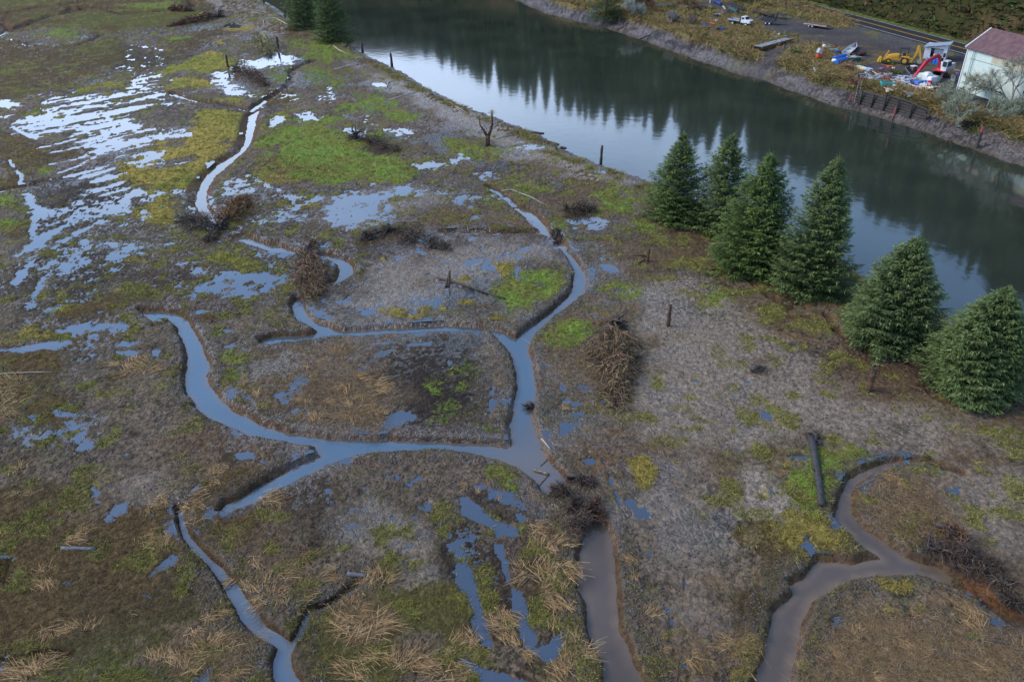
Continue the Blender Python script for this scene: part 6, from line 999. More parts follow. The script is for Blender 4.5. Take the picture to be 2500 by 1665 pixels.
e, L_ = boat(C94, (1540, 530), (1265, 575), 1.5, "green hulled skiff with a white rim and black outboard, right of the blue tubes", green_p, white_p, (-.2,), .7); boxp("engine_cover", grey_p, e, (-.3, .1, .75), (1.1, .9, .12)); boxp("outboard", blk, e, (-L_ / 2 - .15, 0, .85), (.4, .35, .7), bevel=.06); pt("bucket", yel, e, lambda b_: b_.tube([(.3, 0, .2), (.3, 0, .6)], [.14, .17], 10))
boat(C94, (1500, 440), (1665, 425), 1.2, "dark red dinghy lying behind the green skiff", mat("maroon paint", (.12, .03, .03), .6), mat("maroon paint", (.12, .03, .03)), (0,), .4, "dinghy")
yard_beam(C94, (800, 330), (1050, 240), .2, .4, mat("dull red plank", (.28, .05, .035), .7), "long dull red plank behind the small orange digger", "plank", "plank"); yard_beam(C94, (770, 265), (910, 250), .25, .9, grey_p, "flat grey panel at the upper end of the red plank", "panel", "panel"); yard_beam(C94, (885, 330), (1080, 345), .45, .8, mat("teal grey", (.16, .27, .30), .6), "teal grey trough below the red plank", "trough", "trough"); yard_tube(C94, (1085, 330), (1105, 300), .06, white_p, "short white pipe end at the teal grey trough", "pipe"); boxo(C94, 1070, 395, (1.2, .9, .6), navy, "dark navy crate left of the aluminium skiff", "crate", "crate", .3)
o = boxo(C94, 1415, 625, (1.3, 1.0, .18), blue_p, "small crumpled blue tarp in front of the green skiff", "tarp", "tarp", .3); yard_beam(C94, (1310, 645), (1470, 680), .1, .35, cream, "pale board in front of the blue tarp", "board", "board"); boxo(C94, 1560, 665, (1.3, .8, .25), green_p, "dark green lid beside the pale board", "lid", "lid", .2)
e, L0 = seat("trough", C94, (1520, 730), (1820, 820), "long cream white trough with a blue white end lying on the weeds", "trough"); boxp("body", mat("cream trough", (.62, .62, .48), .5, var=.1), e, (-.35, 0, .35), (L0 * .72, .9, .45), None, (1, .9)); boxp("end_cover", mat("pale blue", (.35, .5, .7), .5), e, (L0 * .38, 0, .4), (1.2, .9, .5))
# ---- backhoe
e, L0 = seat("backhoe_loader", C95, (300, 590), (860, 640), "yellow backhoe loader with a black canopy on the gravel yard", "backhoe"); e.rotation_euler.z += .05
boxp("chassis", yel, e, (-.3, 0, .85), (4.2, .95, .4)); pt("hood", yel, e, lambda b_: b_.prism([(-2.1, .95), (-.1, .95), (.0, 1.75), (-.6, 1.75), (-2.1, 1.45)], -.48, .48), .05)
for s in (-1, 1):
    wheel(e, 1.05, s * .95, .72, .45, yel); wheel(e, -1.75, s * .85, .45, .3, yel)
    pt("fender", yel, e, lambda b_: b_.prism([(.35, 1.45), (.6, 1.55), (1.7, 1.55), (1.85, 1.3), (1.75, 1.28), (.4, 1.38)], s * .95 - .25, s * .95 + .25))
    pt("loader_arm", yel, e, lambda b_: b_.prism([(-.3, 1.45), (-.25, 1.7), (-2.2, 1.1), (-3.1, .5), (-3.1, .3), (-2.1, .85)], s * .75 - .07, s * .75 + .07))
pt("loader_bucket", yel, e, lambda b_: b_.prism([(-3.0, .1), (-3.1, .9), (-3.4, .95), (-3.75, .1), (-3.7, .02)], -1.1, 1.1)); pt("bucket_ram", yel, e, lambda b_: b_.tube([(-2.5, .3, 1.0), (-2.0, .3, 2.2)], .09, 6))
cn = boxp("canopy", blk, e, (.75, 0, 2.85), (1.6, 1.35, .14), bevel=.04)
for x in (.05, 1.45):
    for s in (-1, 1): pt("canopy_post", blk, cn, lambda b_: b_.cyl((x, s * .58, 1.45), (x, s * .58, 2.8), .05, 6))
boxp("operator_seat", blk, e, (.8, 0, 1.6), (.6, .55, .6)); boxp("swing_frame", yel, e, (2.15, 0, .8), (.5, 1.9, .6))
pt("boom", yel, e, lambda b_: b_.prism([(2.2, .8), (2.55, .8), (3.1, 2.3), (3.1, 3.45), (2.75, 3.5), (2.7, 2.4)], -.17, .17)); pt("dipper", yel, e, lambda b_: b_.prism([(2.8, 3.45), (3.15, 3.5), (3.85, 1.5), (3.95, .9), (3.7, .9)], -.13, .13)); pt("digging_bucket", mat("worn bucket steel", (.32, .27, .22), .6), e, lambda b_: b_.prism([(3.7, 1.1), (4.1, .95), (4.0, .35), (3.55, .25), (3.3, .6)], -.3, .3))
# ---- excavator
p0 = YP(1560, 905, C95); e = empty("excavator", (p0[0], p0[1], ZY), 0, "white excavator with a long red boom reaching into the scrap heap", "excavator")
pb = YP(880, 1090, C95); ang = math.atan2(pb[1] - p0[1], pb[0] - p0[0]); e.rotation_euler.z = ang; reach = float(np.hypot(pb[0] - p0[0], pb[1] - p0[1]))
for s in (-1, 1):
    tr = pt("track", blk, e, lambda b_: b_.prism([(-1.5, .05), (1.5, .05), (1.8, .4), (1.5, .75), (-1.5, .75), (-1.8, .4)], s * 1.0 - .25, s * 1.0 + .25), .05)
    pt("track_wheels", mat("track steel", (.08, .07, .06), .7), tr, lambda b_: b_.prism([(-1.2, .22), (1.2, .22), (1.2, .58), (-1.2, .58)], s * 1.0 - .27, s * 1.0 + .27))
boxp("turntable", blk, e, (0, 0, .9), (1.3, 1.3, .3)); boxp("belly", red, e, (-.4, 0, 1.1), (3.4, 2.3, .14)); boxp("engine_housing", white_p, e, (-1.35, 0, 1.7), (1.6, 2.3, 1.05), bevel=.08)
cb = boxp("cab", white_p, e, (.3, .68, 2.0), (1.6, 1.0, 1.75), None, (.82, .9), .06)
boxp("front_window", glass_m, cb, (1.035, .68, 2.3), (.04, .72, .85), (0, -.08, 0)); boxp("side_window", glass_m, cb, (.45, 1.175, 2.3), (.75, .04, .8), (.03, 0, 0)); boxp("rear_window", glass_m, cb, (-.28, 1.175, 2.3), (.45, .04, .8), (.03, 0, 0)); boxp("inner_window", glass_m, cb, (.3, .185, 2.3), (1.0, .04, .8))
R0 = max(6.0, min(reach, 9.5))
pt("boom", red, e, lambda b_: b_.prism([(.4, 1.5), (.75, 1.35), (1.3, 2.9), (2.3, 3.5), (R0 * .62, 2.9), (R0 * .62, 3.35), (2.2, 4.05), (1.0, 3.4)], -.55, -.2), .03)
pt("boom_cylinder", chrome, e, lambda b_: b_.tube([(2.2, -.37, 4.2), (R0 * .60, -.37, 3.55)], .07, 8)); pt("stick", red, e, lambda b_: b_.prism([(R0 * .57, 3.5), (R0 * .64, 3.45), (R0 * .98, .9), (R0 * .94, .75), (R0 * .56, 2.9)], -.52, -.22), .03); pt("bucket", mat("white worn steel", (.5, .5, .5), .5), e, lambda b_: b_.prism([(R0 * .95, 1.0), (R0 * 1.02, .7), (R0 * .98, .1), (R0 * .88, .0), (R0 * .85, .5)], -.8, .1))
# ---- lean-to shed with barrels
pa, pbk = YP(1150, 500, C95), YP(1660, 555, C95); d = pbk - pa; Ls = float(np.hypot(d[0], d[1])); e = empty("lean_to_shed", (*((pa + pbk) / 2)[:2], ZY), math.atan2(d[1], d[0]), "small white open fronted shed with a grey slanted roof beside the road", "shed")
shw_m = mat("shed boards", (.52, .53, .55), .7, var=.15, scale=3, stain=(.35, .27, .18), stain_amt=.25); hs = Ls / 2
def wallp(name, pts, m, parent, th=.1):
    return pt(name, m, parent, lambda b_: b_.prism(pts, -th / 2, th / 2))
w1 = wallp("front_wall", [(-hs, 0), (-hs + .30 * Ls, 0), (-hs + .27 * Ls, 2.15), (-hs, 2.1)], shw_m, e); w2 = wallp("front_wall", [(hs - .16 * Ls, 0), (hs, 0), (hs, 2.9), (hs - .16 * Ls, 2.7)], shw_m, e); wallp("front_wall", [(-hs + .27 * Ls, 2.12), (hs - .16 * Ls, 2.05), (hs - .16 * Ls, 2.7), (-hs + .27 * Ls, 2.25)], shw_m, e)
boxp("window", glass_m, w2, (hs - .08 * Ls, -.06, 1.0), (.45, .04, .75))
for s, hh in ((-1, 2.1), (1, 2.9)): boxp("side_wall", shw_m, e, (s * (hs - .05), 1.75, hh / 2), (.1, 3.3, hh))
boxp("back_wall", shw_m, e, (0, 3.4, 1.25), (Ls, .1, 2.5)); boxp("inner_panel", grey_p, e, (.14 * Ls, .3, .95), (.42 * Ls, .06, 1.9)); boxp("floor", steel_d, e, (0, 1.7, .04), (Ls, 3.2, .06))
pt("roof", mat("shed roof", (.26, .31, .38), .5, var=.15, scale=2), e, lambda b_: b_.prism([(-hs - .25, 2.18), (hs + .3, 3.02), (hs + .3, 3.1), (-hs - .25, 2.26)], -.5, 3.6))
bt = "blue barrels in front of the shed"
drum(C95, 1365, 605, mat("deep blue plastic", (.01, .06, .25), .4), "left dark blue barrel of the three at the shed opening", group=bt, r=.36, h=1.05); drum(C95, 1420, 620, blue_p, "middle bright blue barrel at the shed, a little taller", group=bt, r=.38, h=1.15); drum(C95, 1485, 640, blue_p, "right bright blue barrel at the shed, with white bungs", group=bt, r=.36, h=1.05, lidm=white_p)
drum(C95, 1310, 490, navy, "blue barrel standing inside the dark shed opening", .33, 1.0); drum(C95, 1285, 545, blue_p, "low round blue tub with a white lid by the left shed wall", .4, .55, "tub", "tub", lidm=white_p); drum(C95, 1390, 560, plate_y, "yellow jug standing behind the barrels in the shed", .22, 1.25, "jug", "jug"); drum(C95, 1560, 610, blk, "black barrel right of the blue ones at the shed", .33, .95)
# ---- scrap heap
boxo(C95, 925, 800, (.9, .9, .9), rust, "rusty box with a white lid by the backhoe", "box", "box", .3); boxo(C95, 925, 800, (1.0, .9, .12), white_p, "white lid on the rusty box", "lid", "lid", .3, .92)
e, L0 = seat("framed_panel", C95, (760, 940), (900, 870), "dark blue framed panel propped up behind the scrap heap", "panel"); boxp("sheet", steel_d, e, (0, 0, .95), (1.6, 1.7, .06), (.7, 0, 0)); boxp("frame", grey_p, e, (0, .02, .93), (1.75, 1.85, .05), (.7, 0, 0)); 
boxo(C95, 190, 740, (1.6, .6, .12), mat("violet plank", (.16, .14, .28), .6), "violet grey plank on the weeds left of the backhoe", "plank", "plank", .9); boxo(C95, 400, 700, (1.1, .7, .25), orange_p, "orange red sheet crumpled in front of the backhoe", "sheet", "sheet", .2); boxo(C95, 265, 665, (1.0, .3, .2), mat("dull red plank", (.28, .05, .035)), "short dull red board below the loader bucket", "board", "board", -.6); boxo(C95, 480, 730, (.5, .4, .2), cream, "small pale block beside the orange sheet", "block", "block")
e, L0 = seat("crate", C95, (235, 1170), (450, 1175), "turquoise green slatted crate at the left of the scrap heap", "crate"); 
boxp("base", teal, e, (0, .6, .05), (2.1, 1.2, .1))
for s in (0, 1.2): boxp("long_side", teal, e, (0, s, .45), (2.1, .07, .85))
for s in (-1.03, 1.03): boxp("end", teal, e, (s, .6, .45), (.06, 1.12, .85))
e, L0 = seat("scrap_iron", C95, (250, 1085), (440, 1085), "rusty brown heap of iron rings and plates behind the turquoise crate", "scrap iron"); b_ = MB(); rr = random.Random(5)
b_.tube([(0, .6, 0), (0, .6, .7), (0, .6, 1.25), (0, .6, 1.5)], [1.2, .95, .5, .1], 9)
for i in range(18):
    a = rr.uniform(0, 6.28); q = Vector((math.cos(a) * .8, .6 + math.sin(a) * .7, rr.uniform(.3, 1.2))); b_.box(q, (rr.uniform(.3, .9), rr.uniform(.1, .4), .12), (rr.uniform(-.6, .6), rr.uniform(-.6, .6), rr.uniform(0, 3)))
b_.build("heap", rust, e)
def scrap(f, x, y, m, label, name, cat, seed, sz=1.0, n=7, lift=0.0):
    """a bent frame or broken casing"""
    p = YP(x, y, f); e = MB(); rr = random.Random(seed); c_ = Vector((0, 0, .3 * sz)); e.box(c_, (.8 * sz, .6 * sz, .5 * sz), (rr.uniform(-.3, .3), rr.uniform(-.3, .3), rr.uniform(0, 3)), (.8, .7))
    for i in range(n):
        q = c_ + Vector((rr.gauss(0, .25), rr.gauss(0, .25), rr.uniform(0, .3))) * sz; e.tube([q, q + Vector((rr.gauss(0, .5), rr.gauss(0, .5), rr.uniform(.1, .7))) * sz, q + Vector((rr.gauss(0, .8), rr.gauss(0, .8), rr.uniform(0, .6))) * sz], [.07 * sz, .06 * sz, .05 * sz], 5)
    o = e.build(name, m, None); o.location = (p[0], p[1], ZY + lift); return tag(o, label, cat)
for i, (f, x, y, m, lb, nm, ct, s) in enumerate([(C95, 350, 960, white_p, "white bent casing on top of the rusty iron heap", "casing", "casing", .9), (C95, 410, 995, navy, "dark blue scrap right of the white casing on the iron heap", "scrap_piece", "scrap", .7), (C95, 685, 1080, mat("white plastic chair", (.6, .62, .7), .5), "broken white chair with legs up at the centre of the heap", "plastic_chair", "chair", 1.1), (C95, 100, 970, white_p, "white twisted pipes at the left of the heap", "scrap_pipe", "scrap", 1.1), (C95, 60, 1040, grey_p, "grey bent frame left of the turquoise crate", "bent_frame", "frame", 1.2), (C95, 130, 880, rust, "dark red bent iron in the weeds above the white pipes", "scrap_iron", "scrap iron", 1.0), (C95, 800, 1060, grey_p, "grey hood of a machine under the excavator bucket", "machine_hood", "hood", 1.3), (C95, 970, 1040, mat("pale teal scrap", (.3, .42, .42), .6), "pale teal disc shaped scrap by the red stick", "scrap_piece", "scrap", .7), (C95, 1060, 1070, white_p, "white broken bucket behind the blue drums", "broken_bucket", "bucket", .7), (C95, 560, 1110, pinkw, "pinkish broken tub right of the turquoise crate", "broken_tub", "tub", .9), (C95, 650, 1150, mat("lime tray", (.35, .48, .12), .6), "lime green tray below the broken chair", "tray", "tray", .6), (C95, 760, 1200, grey_p, "grey curved sheet at the front of the heap", "curved_sheet", "sheet", .9), (C95, 1140, 1150, blue_p, "bright blue plastic scrap at the right of the white drum", "scrap_plastic", "scrap", .9), (C95, 1210, 1190, mat("sea blue", (.03, .3, .42), .5), "sea blue scrap below the red lidded drum", "scrap_plastic", "scrap", .8), (C95, 990, 1260, pinkw, "cream and pink scrap falling into the grass", "scrap_plastic", "scrap", 1.0), (C95, 1260, 1260, cream, "cream coloured box scrap at the front right", "scrap_box", "scrap", 1.1), (C95, 340, 1270, cream, "small pale scrap in the tan grass below the crate", "scrap_piece", "scrap", .6), (C95, 530, 1245, white_p, "tiny white scrap in the tan grass", "scrap_piece", "scrap", .4), (C95, 840, 1390, grey_p, "grey cap shaped scrap alone in the grass", "scrap_piece", "scrap", .7), (C95, 1530, 990, white_p, "white jug beside the excavator track", "jug", "jug", .6), (C94, 1370, 800, rust, "rust red scrap in the weeds below the cream trough", "scrap_iron", "scrap iron", 1.2), (C94, 1530, 1000, steel_d, "dark scrap plates left of the white hoop", "scrap_plate", "scrap", 1.2), (C94, 1450, 1080, rust, "rusty plates low in the tan grass", "scrap_plate", "scrap", 1.1), (C94, 1790, 1020, alu, "bent grey aluminium chute right of the white hoop", "chute", "chute", 1.2), (C94, 560, 800, white_p, "white bag alone in the tan bank grass", "bag", "bag", .6)]):
    scrap(f, x, y, mat('dirty white scrap', (.42, .42, .43), .6, var=.25, stain=(.2, .16, .12), stain_amt=.4) if m is white_p else m, lb, nm, ct, 500 + i, s)
p = YP(1640, 1040, C94); b_ = MB(); b_.tube([(-.4, 0, 0), (-.4, 0, 1.1), (.4, 0, .9), (.45, 0, 0)], .05, 6); o = b_.build("hoop", white_p, None); o.location = p; tag(o, "white pipe hoop standing in the tan grass", "hoop")
drum(C95, 1060, 1190, white_p, "white drum lying on its side at the front of the heap", .42, 1.1, lie=1.3, lidm=teal); drum(C95, 880, 1180, navy, "dark blue drum left of the white lying drum", .4, 1.0); drum(C95, 960, 1120, blue_p, "bright blue drum behind the white lying drum", .42, 1.1, lie=.3); drum(C95, 1125, 1120, blue_p, "blue tub tipped over at the centre right of the heap", .4, .8, "tub", "tub", lie=2.2, lidm=white_p); drum(C95, 1290, 1150, red, "grey drum with a red lid at the right of the heap", .42, 1.0, lidm=red); drum(C95, 490, 1190, white_p, "short white bucket right of the turquoise crate", .36, .6, "bucket", "bucket")
e, L0 = seat("hull_section", C95, (1060, 930), (1480, 1050), "mint green broken boat hull lying behind the scrap heap", "hull"); boxp("shell", mint, e, (0, 0, .5), (L0, 1.7, .8), None, (.9, .7), .15); boxp("deck_plate", mat("pale mint", (.45, .58, .50), .5), e, (.2, 0, .93), (L0 * .8, 1.0, .06))
p = YP(1210, 1060, C95); e = empty("tote_tank", (p[0], p[1], ZY), .4, "white plastic cube tank standing in the scrap heap", "tank"); boxp("tank", mat("milky plastic", (.60, .62, .66), .45, var=.1), e, (0, 0, .85), (1.4, 1.4, 1.5), bevel=.12); boxp("shoulder", MATS["milky plastic"], e, (.1, 0, 1.7), (.9, .9, .25), bevel=.06); boxp("pallet", grey_p, e, (0, 0, .06), (1.5, 1.5, .12))
p = YP(1320, 1080, C95); e = empty("pod", (p[0], p[1], ZY), .5, "whitish rounded pod with a pale green skirt, right of the cube tank", "pod"); boxp("shell", MATS["milky plastic"], e, (0, 0, .8), (2.0, 1.5, 1.0), None, (.8, .75), .2); boxp("skirt", mint, e, (0, 0, .22), (2.1, 1.6, .3))
yard_tube(C95, (1470, 1278), (1940, 1282), .18, white_p, "long white pipe lying in front of the lichen bush"); yard_beam(C95, (1380, 1060), (1540, 1150), .15, .25, rust, "rusty beam crossing at the right of the heap", lift=.2); yard_beam(C95, (1340, 1200), (1540, 1165), .12, .2, rust, "second rusty beam, meeting the first at its right end", lift=.1)
e, L0 = seat("covered_stack", C95, (1850, 1010), (1970, 1000), "stack under a bright blue tarp against the big building", "tarp"); boxp("stack", grey_p, e, (0, 0, .5), (1.5, 1.0, 1.0)); boxp("tarp", mat("ultramarine tarp", (.01, .05, .48), .4, var=.2), e, (.1, 0, 1.1), (1.5, 1.2, .5), (0, .2, .1), (.8, .7))
boxo(C95, 1900, 770, (2.0, .9, .05), mat("brown board", (.34, .24, .18), .7), "flat brown board on the gravel by the building", "board", "board", -.3)
# ---- big metal building
A = YP(2337, 217, lambda p, zz: GL(p, zz), 1.7); B2 = G(2491, 269, 1.7); d = np.array([B2[0] - A[0], B2[1] - A[1]]); d /= np.linalg.norm(d); nn = np.array([-d[1], d[0]]); nn *= np.sign(nn[0])
Lb, eave = 36.0, 6.8; A = A - np.array([d[0], d[1], 0]) * 0
def best_ridge():
    bst = None
    for wv in np.arange(3, 14, .25):
        for hz in np.arange(.5, 7, .1):
            P = np.array([A[0] + nn[0] * wv, A[1] + nn[1] * wv, 1.7 + eave + hz]); q_ = P - [0, 0, CAM_H]; w_ = q_ @ _fw; px, py = 1250 + FPX * q_[0] / w_, 832.5 - FPX * (q_ @ _up) / w_
            er = (px - 2425) ** 2 + (py - 72) ** 2
            if bst is None or er < bst[0]: bst = (er, wv, hz)
    return bst[1], bst[2]
HWb, rise = best_ridge(); print("building half width, rise", HWb, rise)
e = empty("metal_building", (A[0], A[1], 1.65), math.atan2(d[1], d[0]), "large pale mint metal building with a faded maroon roof and a wall ladder", "building")
sg = 1 if (-d[1] * nn[0] + d[0] * nn[1]) > 0 else -1
def corrug(name, color, stain, per, axis, rough=.5):
    m, t, b = new_mat(name); L = t.links; tc = nd(t, "ShaderNodeTexCoord"); wv = nd(t, "ShaderNodeTexWave", bands_direction=axis); wv.inputs["Scale"].default_value = per; wv.inputs["Distortion"].default_value = 0
    n1 = nd(t, "ShaderNodeTexNoise"); n1.inputs["Scale"].default_value = .5; n1.inputs["Detail"].default_value = 8; n1.inputs["Roughness"].default_value = .65; mp = nd(t, "ShaderNodeMapping"); mp.inputs["Scale"].default_value = (2.2, 2.2, .5)
    L.new(tc.outputs["Object"], mp.inputs[0]); L.new(mp.outputs[0], n1.inputs["Vector"]); L.new(tc.outputs["Object"], wv.inputs["Vector"])
    r = nd(t, "ShaderNodeValToRGB"); r.color_ramp.elements[0].position = .40; r.color_ramp.elements[1].position = .66; r.color_ramp.elements[0].color = (*color, 1); r.color_ramp.elements[1].color = (*stain, 1); L.new(n1.outputs["Fac"], r.inputs["Fac"]); L.new(r.outputs["Color"], b.inputs["Base Color"])
    bp = nd(t, "ShaderNodeBump"); bp.inputs["Strength"].default_value = .5; bp.inputs["Distance"].default_value = .05; L.new(wv.outputs["Fac"], bp.inputs["Height"]); L.new(bp.outputs[0], b.inputs["Normal"]); b.inputs["Roughness"].default_value = rough
    return m
mintw = corrug("mint wall sheet", (.46, .59, .575), (.50, .54, .44), 1.3, 'X'); roofm = corrug("maroon roof sheet", (.085, .036, .040), (.13, .075, .078), 1.3, 'X', .75)
pt("front_wall", mintw, e, lambda b_: b_.box((Lb / 2, sg * .06, eave / 2), (Lb, .12, eave)))
boxp("patch_panel", mat("tan wall sheet", (.38, .36, .26), .6, var=.15, scale=1), e, (8.6 + 9, -sg * .005, eave - .75), (24, .06, 1.3))
pt("gable_wall", mintw, e, lambda b_: b_.add([(0, 0, 0), (0, sg * 2 * HWb, 0), (0, sg * 2 * HWb, eave), (0, sg * HWb, eave + rise), (0, 0, eave), (.1, 0, 0), (.1, sg * 2 * HWb, 0), (.1, sg * 2 * HWb, eave), (.1, sg * HWb, eave + rise), (.1, 0, eave)], [(0, 1, 2, 3, 4), (9, 8, 7, 6, 5), (0, 4, 9, 5), (1, 6, 7, 2)]))
boxp("back_wall", mintw, e, (Lb / 2, sg * (2 * HWb - .06), eave / 2), (Lb, .12, eave))
for s0, s1, nm in ((-.35, 1, "roof"), (2.06, 1, "roof")):
    z0 = eave - .35 * rise / HWb if s0 < 0 else eave; y0 = sg * (-.35 if s0 < 0 else 2 * HWb + .35)
    pt(nm, roofm, e, lambda b_: b_.add([(-.3, y0, z0 + .05), (Lb, y0, z0 + .05), (Lb, sg * HWb, eave + rise + .05), (-.3, sg * HWb, eave + rise + .05), (-.3, y0, z0 + .17), (Lb, y0, z0 + .17), (Lb, sg * HWb, eave + rise + .17), (-.3, sg * HWb, eave + rise + .17)], [(0, 1, 2, 3), (7, 6, 5, 4), (0, 4, 5, 1), (2, 6, 7, 3), (0, 3, 7, 4), (1, 5, 6, 2)]))
pt("roof_trim", white_p, e, lambda b_: b_.tube([(-.36, -sg * .4, eave - .02), (-.36, sg * HWb, eave + rise + .16)], .13, 4)); boxp("corner_trim", white_p, e, (-.02, -sg * .02, eave / 2), (.18, .18, eave))
ld = pt("ladder", mat("ladder steel", (.16, .22, .20), .6), e, lambda b_: [b_.cyl((1.75 + s, -sg * .2, .6), (1.75 + s, -sg * .2, eave + .2), .035, 5) for s in (-.22, .22)] and [b_.cyl((1.53, -sg * .2, .8 + i * .4), (1.97, -sg * .2, .8 + i * .4), .025, 5) for i in range(16)])
boxp("cable_pipe", mat("ladder steel", (.16, .22, .20)), e, (Lb / 2 - 8, -sg * .03, eave - 1.55), (18, .05, .06))
# ---- timber bulkhead
p0, p1 = P1(C523, 170, 440, ZR), P1(C523, 1060, 690, ZR); dv = np.array(p1) - np.array(p0); Lk = float(np.hypot(*dv)); e = empty("timber_bulkhead", (p0[0], p0[1], ZR), math.atan2(dv[1], dv[0]), "old black timber bulkhead of stacked logs and piles holding the far bank", "bulkhead")
dk = mat("tarred timber", (.024, .020, .018), .7, var=.5, scale=3, stain=(.07, .06, .05), stain_amt=.4, bump=.5); rr = random.Random(3)
for i in range(6):
    pt("log", dk, e, lambda b_: b_.tube([(-1.5 + i * .3 + rr.uniform(-.5, .5), .9 + i * .1, .5 + i * .42), (Lk * .5, .9 + i * .1, .45 + i * .42), (Lk + .4 - i * .25 + rr.uniform(-.4, .4), .9 + i * .1, .35 + i * .40)], [.25, .28, .22], 7))
for i, x in enumerate((.04, .21, .39, .57, .76)): pt("pile", dk, e, lambda b_: b_.tube([(x * Lk, .6, -.5), (x * Lk + .1, .7, 2.7 + (.9 if i == 2 else 0.2))], [.22, .17], 8))
pt("cap_log", dk, e, lambda b_: b_.tube([(Lk * .38, 1.2, 3.1), (Lk * .7, 1.2, 2.95), (Lk * .99, 1.2, 2.3)], [.15, .17, .15], 7))
redw = mat("faded red paint", (.27, .05, .04), .7, var=.2, stain=(.10, .07, .05), stain_amt=.4, scale=5)
def marker(f, base, top, label, r=.14, zb=ZR, capf=.45, topm=None, name="marker_pole"):
    g0 = f([base], zb)[0]; t0 = f([top], 0)[0]; ox, oy, s = ((2050, 180, 5.233), ) [0]
    tp = (ox + top[0] / s, oy + top[1] / s); hh = min(np.arange(.5, 9, .05), key=lambda q: abs(832.5 - FPX * ((np.array([g0[0], g0[1], zb + q]) - [0, 0, CAM_H]) @ _up) / ((np.array([g0[0], g0[1], zb + q]) - [0, 0, CAM_H]) @ _fw) - tp[1]))
    e = empty(name, (g0[0], g0[1], zb), 0, label, "pole"); pt("shaft", dark_bark, e, lambda b_: b_.tube([(0, 0, -.5), (0, 0, hh * (1 - capf))], [r, r * .9], 8)); pt("painted_top", topm or redw, e, lambda b_: b_.tube([(0, 0, hh * (1 - capf)), (0, 0, hh)], [r * .92, r * .8], 8)); return e
marker(C523, (655, 690), (725, 425), "tall red topped pole standing at the water edge before the bulkhead"); marker(C523, (110, 430), (150, 265), "red topped pole at the left end of the bulkhead"); marker(C523, (1750, 950), (1840, 680), "leaning dark pile with a reddish top on the mud below the building", .24, -1.0, .25)
marker(C523, (375, 420), (385, 255), "white topped pile in the bulkhead", .13, ZR, .4, white_p)
g0 = P1(C523, 195, 420, ZR); e = empty("ladder_frame", (g0[0], g0[1], ZR), .4, "thin rusty white ladder frame rising above the left end of the bulkhead", "ladder")
for s in (-.35, .35): pt("rail", mat("rusty white", (.30, .24, .21), .7), e, lambda b_: b_.tube([(s, 0, 0), (s, 0, 4.3)], .045, 5))
for i in range(9): pt("rung", MATS["rusty white"], e, lambda b_: b_.tube([(-.35, 0, .5 + .44 * i), (.35, 0, .5 + .44 * i)], .035, 5))
# ---- power pole by the road
p = YP(1739, 120, C73, 1.9); e = empty("utility_pole", (p[0], p[1], 1.9), 0, "brown wooden utility pole at the roadside, cut by the top edge", "utility pole"); pt("shaft", bark_m, e, lambda b_: b_.tube([(0, 0, -.5), (0, 0, 11)], [.17, .12], 10)); boxp("crossarm", bark_m, e, (0, 0, 10.2), (2.4, .12, .14))
# ---- shrubs, bushes and bare trees
def bare_tree(name, x, y, zb, h, spread, seed, col, twigc, label, cat, lean=(0, 0), levels=4, stems=3, group=None, tw=1.0, droop=.0):
    rr = random.Random(seed); e = empty(name, (x, y, zb), 0, label, cat, group); mb = MB(); tips = []
    def grow(p, dv, l, r, lev):
        pts = [p]; q = p; dd = dv
        for k in range(3): dd = (dd + Vector((rr.gauss(0, .16), rr.gauss(0, .16), rr.gauss(.03 - droop, .12)))).normalized(); q = q + dd * l / 3; pts.append(q)
        mb.tube(pts, [r, r * .85, r * .7, r * .55], 5 if lev > 1 else 4, False)
        if lev <= 1:
            for k in range(5): tips.append((pts[rr.randint(1, 3)], dd, l))
            return
        if lev <= 2: tips.append((pts[2], dd, l * .8))
        for k in range(rr.choice((2, 3, 3))):
            s = Vector((rr.gauss(0, 1), rr.gauss(0, 1), rr.gauss(.1, .6))).normalized(); nd_ = (dd * 1.0 + s * spread).normalized(); grow(pts[rr.randint(2, 3)], nd_, l * rr.uniform(.6, .82), r * .55, lev - 1)
    for k in range(stems): grow(Vector((rr.gauss(0, .2), rr.gauss(0, .2), -.2)), Vector((rr.gauss(0, .25) + lean[0], rr.gauss(0, .25) + lean[1], 1)).normalized(), h * .36, h * .016 + .03, levels)
    mb.build("trunk", col, e, True)
    nT = len(tips); rep = 6; T = np.repeat(np.array([t[0][:] for t in tips]), rep, 0); Dv = np.repeat(np.array([t[1][:] for t in tips]), rep, 0) + rng.normal(size=(nT * rep, 3)) * .75; Ln = np.repeat(np.array([t[2] for t in tips]), rep) * rng.uniform(.3, .9, nT * rep)
    V, Q, idx = ribbons(T, Dv, Ln, .035 * tw * rng.uniform(.6, 1.4, nT * rep), rng.normal(size=(nT * rep, 3)) * .15, 2, .7); np_mesh("twigs", V, Q, stalk_m, jit(nT * rep, twigc, .3)[idx], parent=e); return e
lich = mat("lichen bark", (.20, .215, .16), .9, var=.4, scale=3, bump=.5); alder = mat("alder bark", (.24, .235, .21), .85, var=.4, scale=2, stain=(.10, .085, .07), stain_amt=.4)
lc = (.25, .275, .19)
